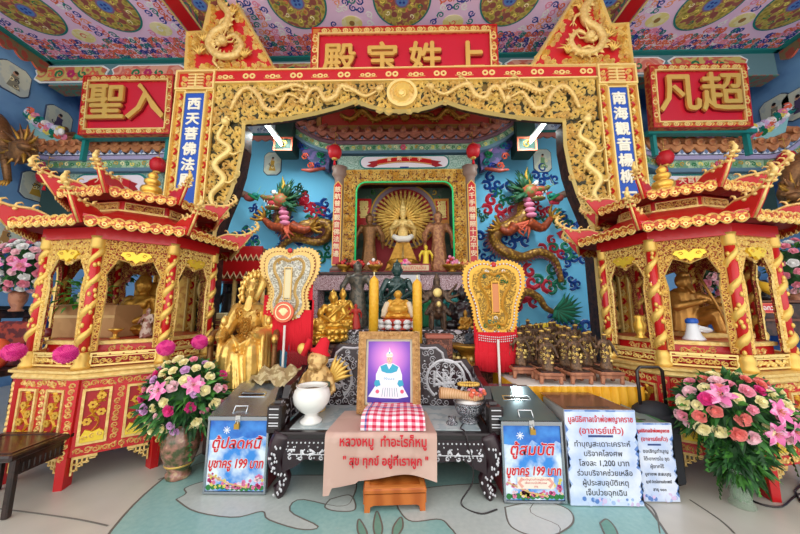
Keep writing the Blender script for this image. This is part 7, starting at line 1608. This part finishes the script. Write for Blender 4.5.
# megaphone
q = V((at(694, 340, 3.02).x, 3.02, IZ)); mh = at(692, 318, 3.02).z - IZ
t = T('megaphone', 'white megaphone with a blue rear cap standing in the right pavilion', 'megaphone', q); b = MB(); b.lathe([(.085, 0), (.088, .01), (.06, .05), (.045, .12), (.04, mh * .78), (.001, mh * .78)], q, mat('white_plastic', 'ECEFF4', .35), 24); b.build('horn', t)
b = MB(); b.lathe([(.046, mh * .76), (.05, mh * .8), (.048, mh * .93), (.03, mh), (.001, mh)], q, mat('blue_plastic', '1E5CC0', .35), 20); b.build('blue_cap', t); b = MB(); b.tube([q + V((.03, -.01, mh * .6)), q + V((.14, -.02, mh * .45)), q + V((.15, -.02, mh * .4))], [.02, .022, .02], WHITE, 8); b.tube([q + V((.03, -.01, mh * .45)), q + V((.12, -.02, mh * .35))], .012, WHITE, 6); b.build('handle', t)
q = V((at(657, 338, 3.0).x, 3.2, IZ)); b = MB(); b.lathe([(.05, 0), (.055, .01), (.03, .03), (.055, .08), (.06, .14), (.035, .18), (.05, .22), (.001, .24)], q, GOLDP, 20); b.build('gold_urn', None, 'small gold urn in the left corner of the right pavilion', 'urn')
# dark inner altar shelf with a yellow and black figure + red name sign
X_ = at(766, 300, 3.6).x; z_ = at(766, 303, 3.55).z
t = T('inner_shelf', 'dark wooden shelf cabinet in the right half of the right pavilion', 'shelf', (X_, 3.62, IZ)); MB().bbox(X_ - .26, X_ + .26, 3.48, 3.82, IZ, z_, DARKW, .01).build('cabinet', t); MB().bbox(X_ - .29, X_ + .29, 3.44, 3.84, z_, z_ + .03, mat('brown_shelf_top', '6A3E28', .4), .008).build('top', t)
MB().bbox(X_ - .25, X_ + .25, 3.42, 3.47, IZ + .16, IZ + .19, mat('brown_shelf_top', '6A3E28'), .005).build('ledge', t)
fig('dark_deity', 'dark deity draped in yellow cloth on the shelf of the right pavilion', 'statue', (X_ - .05, 3.62, z_ + .03), .42, mat('near_black_paint', '241E1C', .4), seated, vox=.01, belly=.5)
b = MB(); b.tube([(X_ - .2, 3.5, z_ + .22), (X_ - .12, 3.44, z_ + .15), (X_ + .0, 3.44, z_ + .2), (X_ + .1, 3.5, z_ + .26)], [.04, .07, .06, .04], mat('yellow_cloth', 'E8B828', .7), 8); b.build('yellow_cloth', None, 'yellow cloth draped across the dark deity', 'cloth')
xs0, xs1 = at(748, 308, 3.4).x, at(784, 308, 3.4).x; zs0, zs1 = at(766, 313, 3.4).z, at(766, 303, 3.4).z
t = T('name_sign', 'small red sign with white writing in front of the shelf, right pavilion', 'sign', ((xs0 + xs1) / 2, 3.4, zs0)); F = Fr(((xs0 + xs1) / 2, 3.4, 0)); w = (xs1 - xs0) / 2; MB().fbox(F, -w, w, zs0, zs1, -.01, .0, RED).build('plate', t); b = MB(); b.frame(F, -w, w, zs0, zs1, .01, 0, .004, CORAL); b.text(F, 'เจ้าพ่อกวนอู', .07, WHITE, 0, (zs0 + zs1) / 2, .001, .001, .001); b.build('lettering', t)
MB().tube([F.p(0, zs0 + .01, -.02), V((F.O.x, 3.46, IZ))], .01, BLACK, 6).build('stand_rod', t)
# pink pompoms
def pompom(p, r, label):
    b = MB(); rnd = random.Random(int(p.x * 100)); m = mat('shocking_pink_yarn', 'D42C8A', .9, 0, 'E8509E', 'noise', 20, .3)
    P = []; nu, nv = 26, 18; b.ell(p, r * .86, m, 14, 10)
    for k in range(420):
        z = 1 - 2 * (k + .5) / 420; a = k * 2.39996; q = math.sqrt(1 - z * z); d = V((q * cos(a), q * sin(a), z)); L = r * rnd.uniform(.95, 1.1); s_ = d.cross(V((.3, .5, .7))).normalized() * r * .09; u_ = d.cross(s_).normalized() * r * .09
        b.add([p + d * r * .8 + s_, p + d * r * .8 - s_ * .5 + u_, p + d * r * .8 - s_ * .5 - u_, p + d * L], [(0, 1, 3), (1, 2, 3), (2, 0, 3)], m)
    b.build('pompom', None, label, 'pompom', 'shocking pink pompoms on the left pavilion')
for k, r, l in ((0, .078, 'pink pompom farthest left on the left pavilion railing'), (1, .078, 'pink pompom on the front column of the left pavilion'), (2, .075, 'pink pompom on the right front column of the left pavilion'), (3, .075, 'pink pompom farthest right on the left pavilion, beside the golden statue')):
    px, py, dY = ((14, 352, 2.62), (66, 354, 2.53), (166, 348, 2.86), (200, 342, 3.12))[k]; pompom(at(px, py, dY), r, l)

# ================================================================ SIDE FURNITURE
# small two-tier red shrine behind the golden statue
X_ = at(237, 300, 5.3).x; t = T('small_shrine', 'small two-tiered red and gold shrine behind the golden statue', 'shrine', (X_, 5.3, 0)); zA = at(237, 320, 5.2).z; zB = at(237, 279, 5.2).z; zC = at(237, 262, 5.2).z; zD = at(237, 248, 5.2).z; W_ = .52
MB().bbox(X_ - W_ - .05, X_ + W_ + .05, 5.1, 5.8, 0, zA, REDD, .02).build('base', t)
for k, x in enumerate((-W_, 0.02, W_)): b = MB(); b.lathe([(.05, zA), (.06, zA + .04), (.035, zA + .07), (.035, zB)], (X_ + x, 5.16, 0), GOLDC, 10); b.build('column', t)
b = MB(); b.box(X_ - W_, X_ + W_, 5.7, 5.75, zA, zB, mat('dark_shrine_interior', '2A1210', .7)); b.box(X_ - W_ - .02, X_ + W_ + .02, 5.14, 5.7, zB - .04, zB, RED); b.build('back_panel', t)
for z0, z1, w in ((zB, zC, W_ + .08), (zC, zD, W_)):
    b = MB(); b.box(X_ - w + .06, X_ + w - .06, 5.12, 5.7, z0, z1, FILIS); b.build('tier', t); b = MB(); F = Fr((X_, 5.06, 0)); n = 11; P = [(-w, z1), (-w, z0 + .08)]
    for j in range(n): P += [(-w + (j + .5) * 2 * w / n, z0 + .0), (-w + (j + 1) * 2 * w / n, z0 + .1)]
    P += [(w, z1)]; b.poly(F, P, -.02, .02, RED); b.ridge(F, P[1:-1], .02, .02, mat('cream_zigzag', 'E8CC9C', .6), .02); b.build('zigzag_eave', t)
b = MB(); b.ell((X_ + .05, 5.25, zD + .1), (.05, .05, .07), GOLDB); b.lathe([(.1, 0), (.05, .05), (.02, .12)], (X_ + .05, 5.25, zD), GOLDB, 10); b.build('finial', t)
fig('bearded_figure', 'dark bearded figure standing inside the small two-tiered shrine', 'statue', (X_ - .22, 5.4, zA), zB - zA - .1, mat('near_black_paint', '241E1C'), standing, vox=.02, robe=.2)
for k in range(5): z_ = .0; 
bx = at(222, 330, 4.9).x; b = None
z_ = .0; t = T('side_cabinet', 'dark cabinet under the stacked offering packets left of the golden statue', 'cabinet', (bx, 4.85, 0)); zt_ = at(222, 345, 4.75).z; MB().bbox(bx - .3, bx + .3, 4.65, 5.0, 0, zt_, DARKW, .015).build('body', t); MB().bbox(bx - .26, bx + .26, 4.63, 4.65, .1, zt_ - .08, REDD, .004).build('door', t)
for k in range(5):
    b = MB(); b.bbox(bx - .16 + .01 * (k % 2), bx + .16, 4.68, 4.92, zt_ + k * .1, zt_ + k * .1 + .095, [REDC, CREAM, RED, WOODP, CREAM][k], .01); b.frame(Fr((bx, 4.68, zt_ + k * .1), (1, 0, 0)), -.14, .14, .01, .085, .01, 0, .003, GOLDB)
    b.build('offering_packet', None, ['red', 'cream', 'bright red', 'brown', 'pale cream'][k] + ' offering packet, ' + ['lowest', 'second', 'middle', 'fourth', 'topmost'][k] + ' of the stack left of the golden statue', 'packet', 'stacked offering packets')
# dark carved stool at lower left
f1, f2 = gp(58, 490), gp(9, 517); zs = .45; d = V((f2[0] - f1[0], f2[1] - f1[1], 0)); L = d.length; ux = d.normalized(); wv = V((ux.y, -ux.x, 0)); wv = wv if wv.x < 0 else -wv
CUR.append(MX((( ux.x, wv.x, 0, f1[0]), (ux.y, wv.y, 0, f1[1]), (0, 0, 1, 0), (0, 0, 0, 1))))
t = T('carved_stool', 'dark carved wooden low table at the lower left in front of the left pavilion', 'table', (f1[0], f1[1], 0)); DK = mat('black_brown_wood', '1C100E', .3, 0, '2E1C18', 'noise', 12, coat=.3)
b = MB(); b.bbox(-.05, L + .1, -.05, .55, zs - .045, zs, DK, .012); b.build('tabletop', t)
b = MB(); b.frame(Fr((0, 0, zs), (1, 0, 0), (0, 1, 0)), .0, L + .05, .0, .5, .03, 0, .006, mat('reddish_wood_edge', '4A2A22', .3)); b.build('top_moulding', t)
for x in (-.01, L + .02):
    for y in (0, .5): b = MB(); b.bbox(x - .022, x + .022, y - .022, y + .022, 0, zs - .04, DK, .008); b.build('leg', t)
b = MB(); F = Fr((0, -.02, 0), (1, 0, 0)) ; b.fbox(F, 0, L, zs - .09, zs - .045, -.02, 0, DK)
for k in range(9): b.fbox(F, .02 + k * L / 9, .045 + k * L / 9, zs - .15, zs - .09, -.015, 0, DK)
b.fbox(F, 0, L, zs - .165, zs - .15, -.02, 0, DK); b.build('fretwork_apron', t)
CUR.pop()
# chairs / altar pieces at the far left behind the pavilion
a0 = at(-12, 308, 4.6); a1 = at(31, 308, 4.6)
t = T('side_altar', 'dark side altar table at the left edge carrying a flower arrangement', 'table', ((a0.x + a1.x) / 2, 4.5, 0)); zt_ = at(18, 306, 4.4).z
MB().bbox(a0.x, a1.x, 4.2, 4.75, zt_ - .06, zt_, BLACK, .012).build('tabletop', t); MB().bbox(a0.x + .06, a1.x - .08, 4.25, 4.7, zt_ - .18, zt_ - .06, DARKW, .01).build('apron', t)
for x in (a0.x + .06, a1.x - .14):
    for y in (4.26, 4.62): MB().bbox(x, x + .07, y, y + .07, 0, zt_ - .18, DARKW, .008).build('leg', t)
p = at(5, 330, 3.9); 
t = T('carved_chair', 'dark red carved chair at the left edge beside the left pavilion', 'chair', (p.x - .1, 3.95, 0)); zc_ = at(8, 372, 3.8).z; xc = p.x - .12
MB().bbox(xc - .3, xc + .22, 3.7, 4.2, zc_ - .08, zc_, DARKW, .012).build('seat', t); MB().bbox(xc - .3, xc + .22, 4.12, 4.2, zc_, at(5, 322, 3.9).z, mat('dark_red_carved_wood', '5A1A14', .4, 0, 'A03A22', 'noise', 9), .02).build('backrest', t)
for x in (xc - .26, xc + .16):
    for y in (3.73, 4.12): MB().bbox(x, x + .05, y, y + .05, 0, zc_ - .08, DARKW, .006).build('leg', t)
b = MB(); q = at(3, 332, 3.9); b.ell((q.x - .05, 3.92, zc_ + .2), (.13, .12, .2), mat('orange_red_fabric', 'D83A20', .7, 0, 'E86030', 'noise', 8), 14, 10); b.build('red_cushion', None, 'orange-red cushion on the carved chair at the left edge', 'cushion')
# cable on the floor at the right
q = [gp(x, y) for x, y in ((742, 482), (750, 500), (780, 508), (800, 495), (830, 500))]; b = MB(); b.tube(bez([(p[0], p[1], .008) for p in q], 24), .007, BLACK, 6); b.build('floor_cable', None, 'thin dark cable curling on the floor at the right edge', 'cable')
q = [gp(x, y) for x, y in ((795, 492), (803, 504), (812, 498), (806, 484), (795, 492))]; b = MB(); b.tube(bez([(p[0], p[1], .009) for p in q], 24), .008, BLACK, 6); b.build('cable_loop', None, 'dark loop of hose on the floor at the far right edge', 'cable')
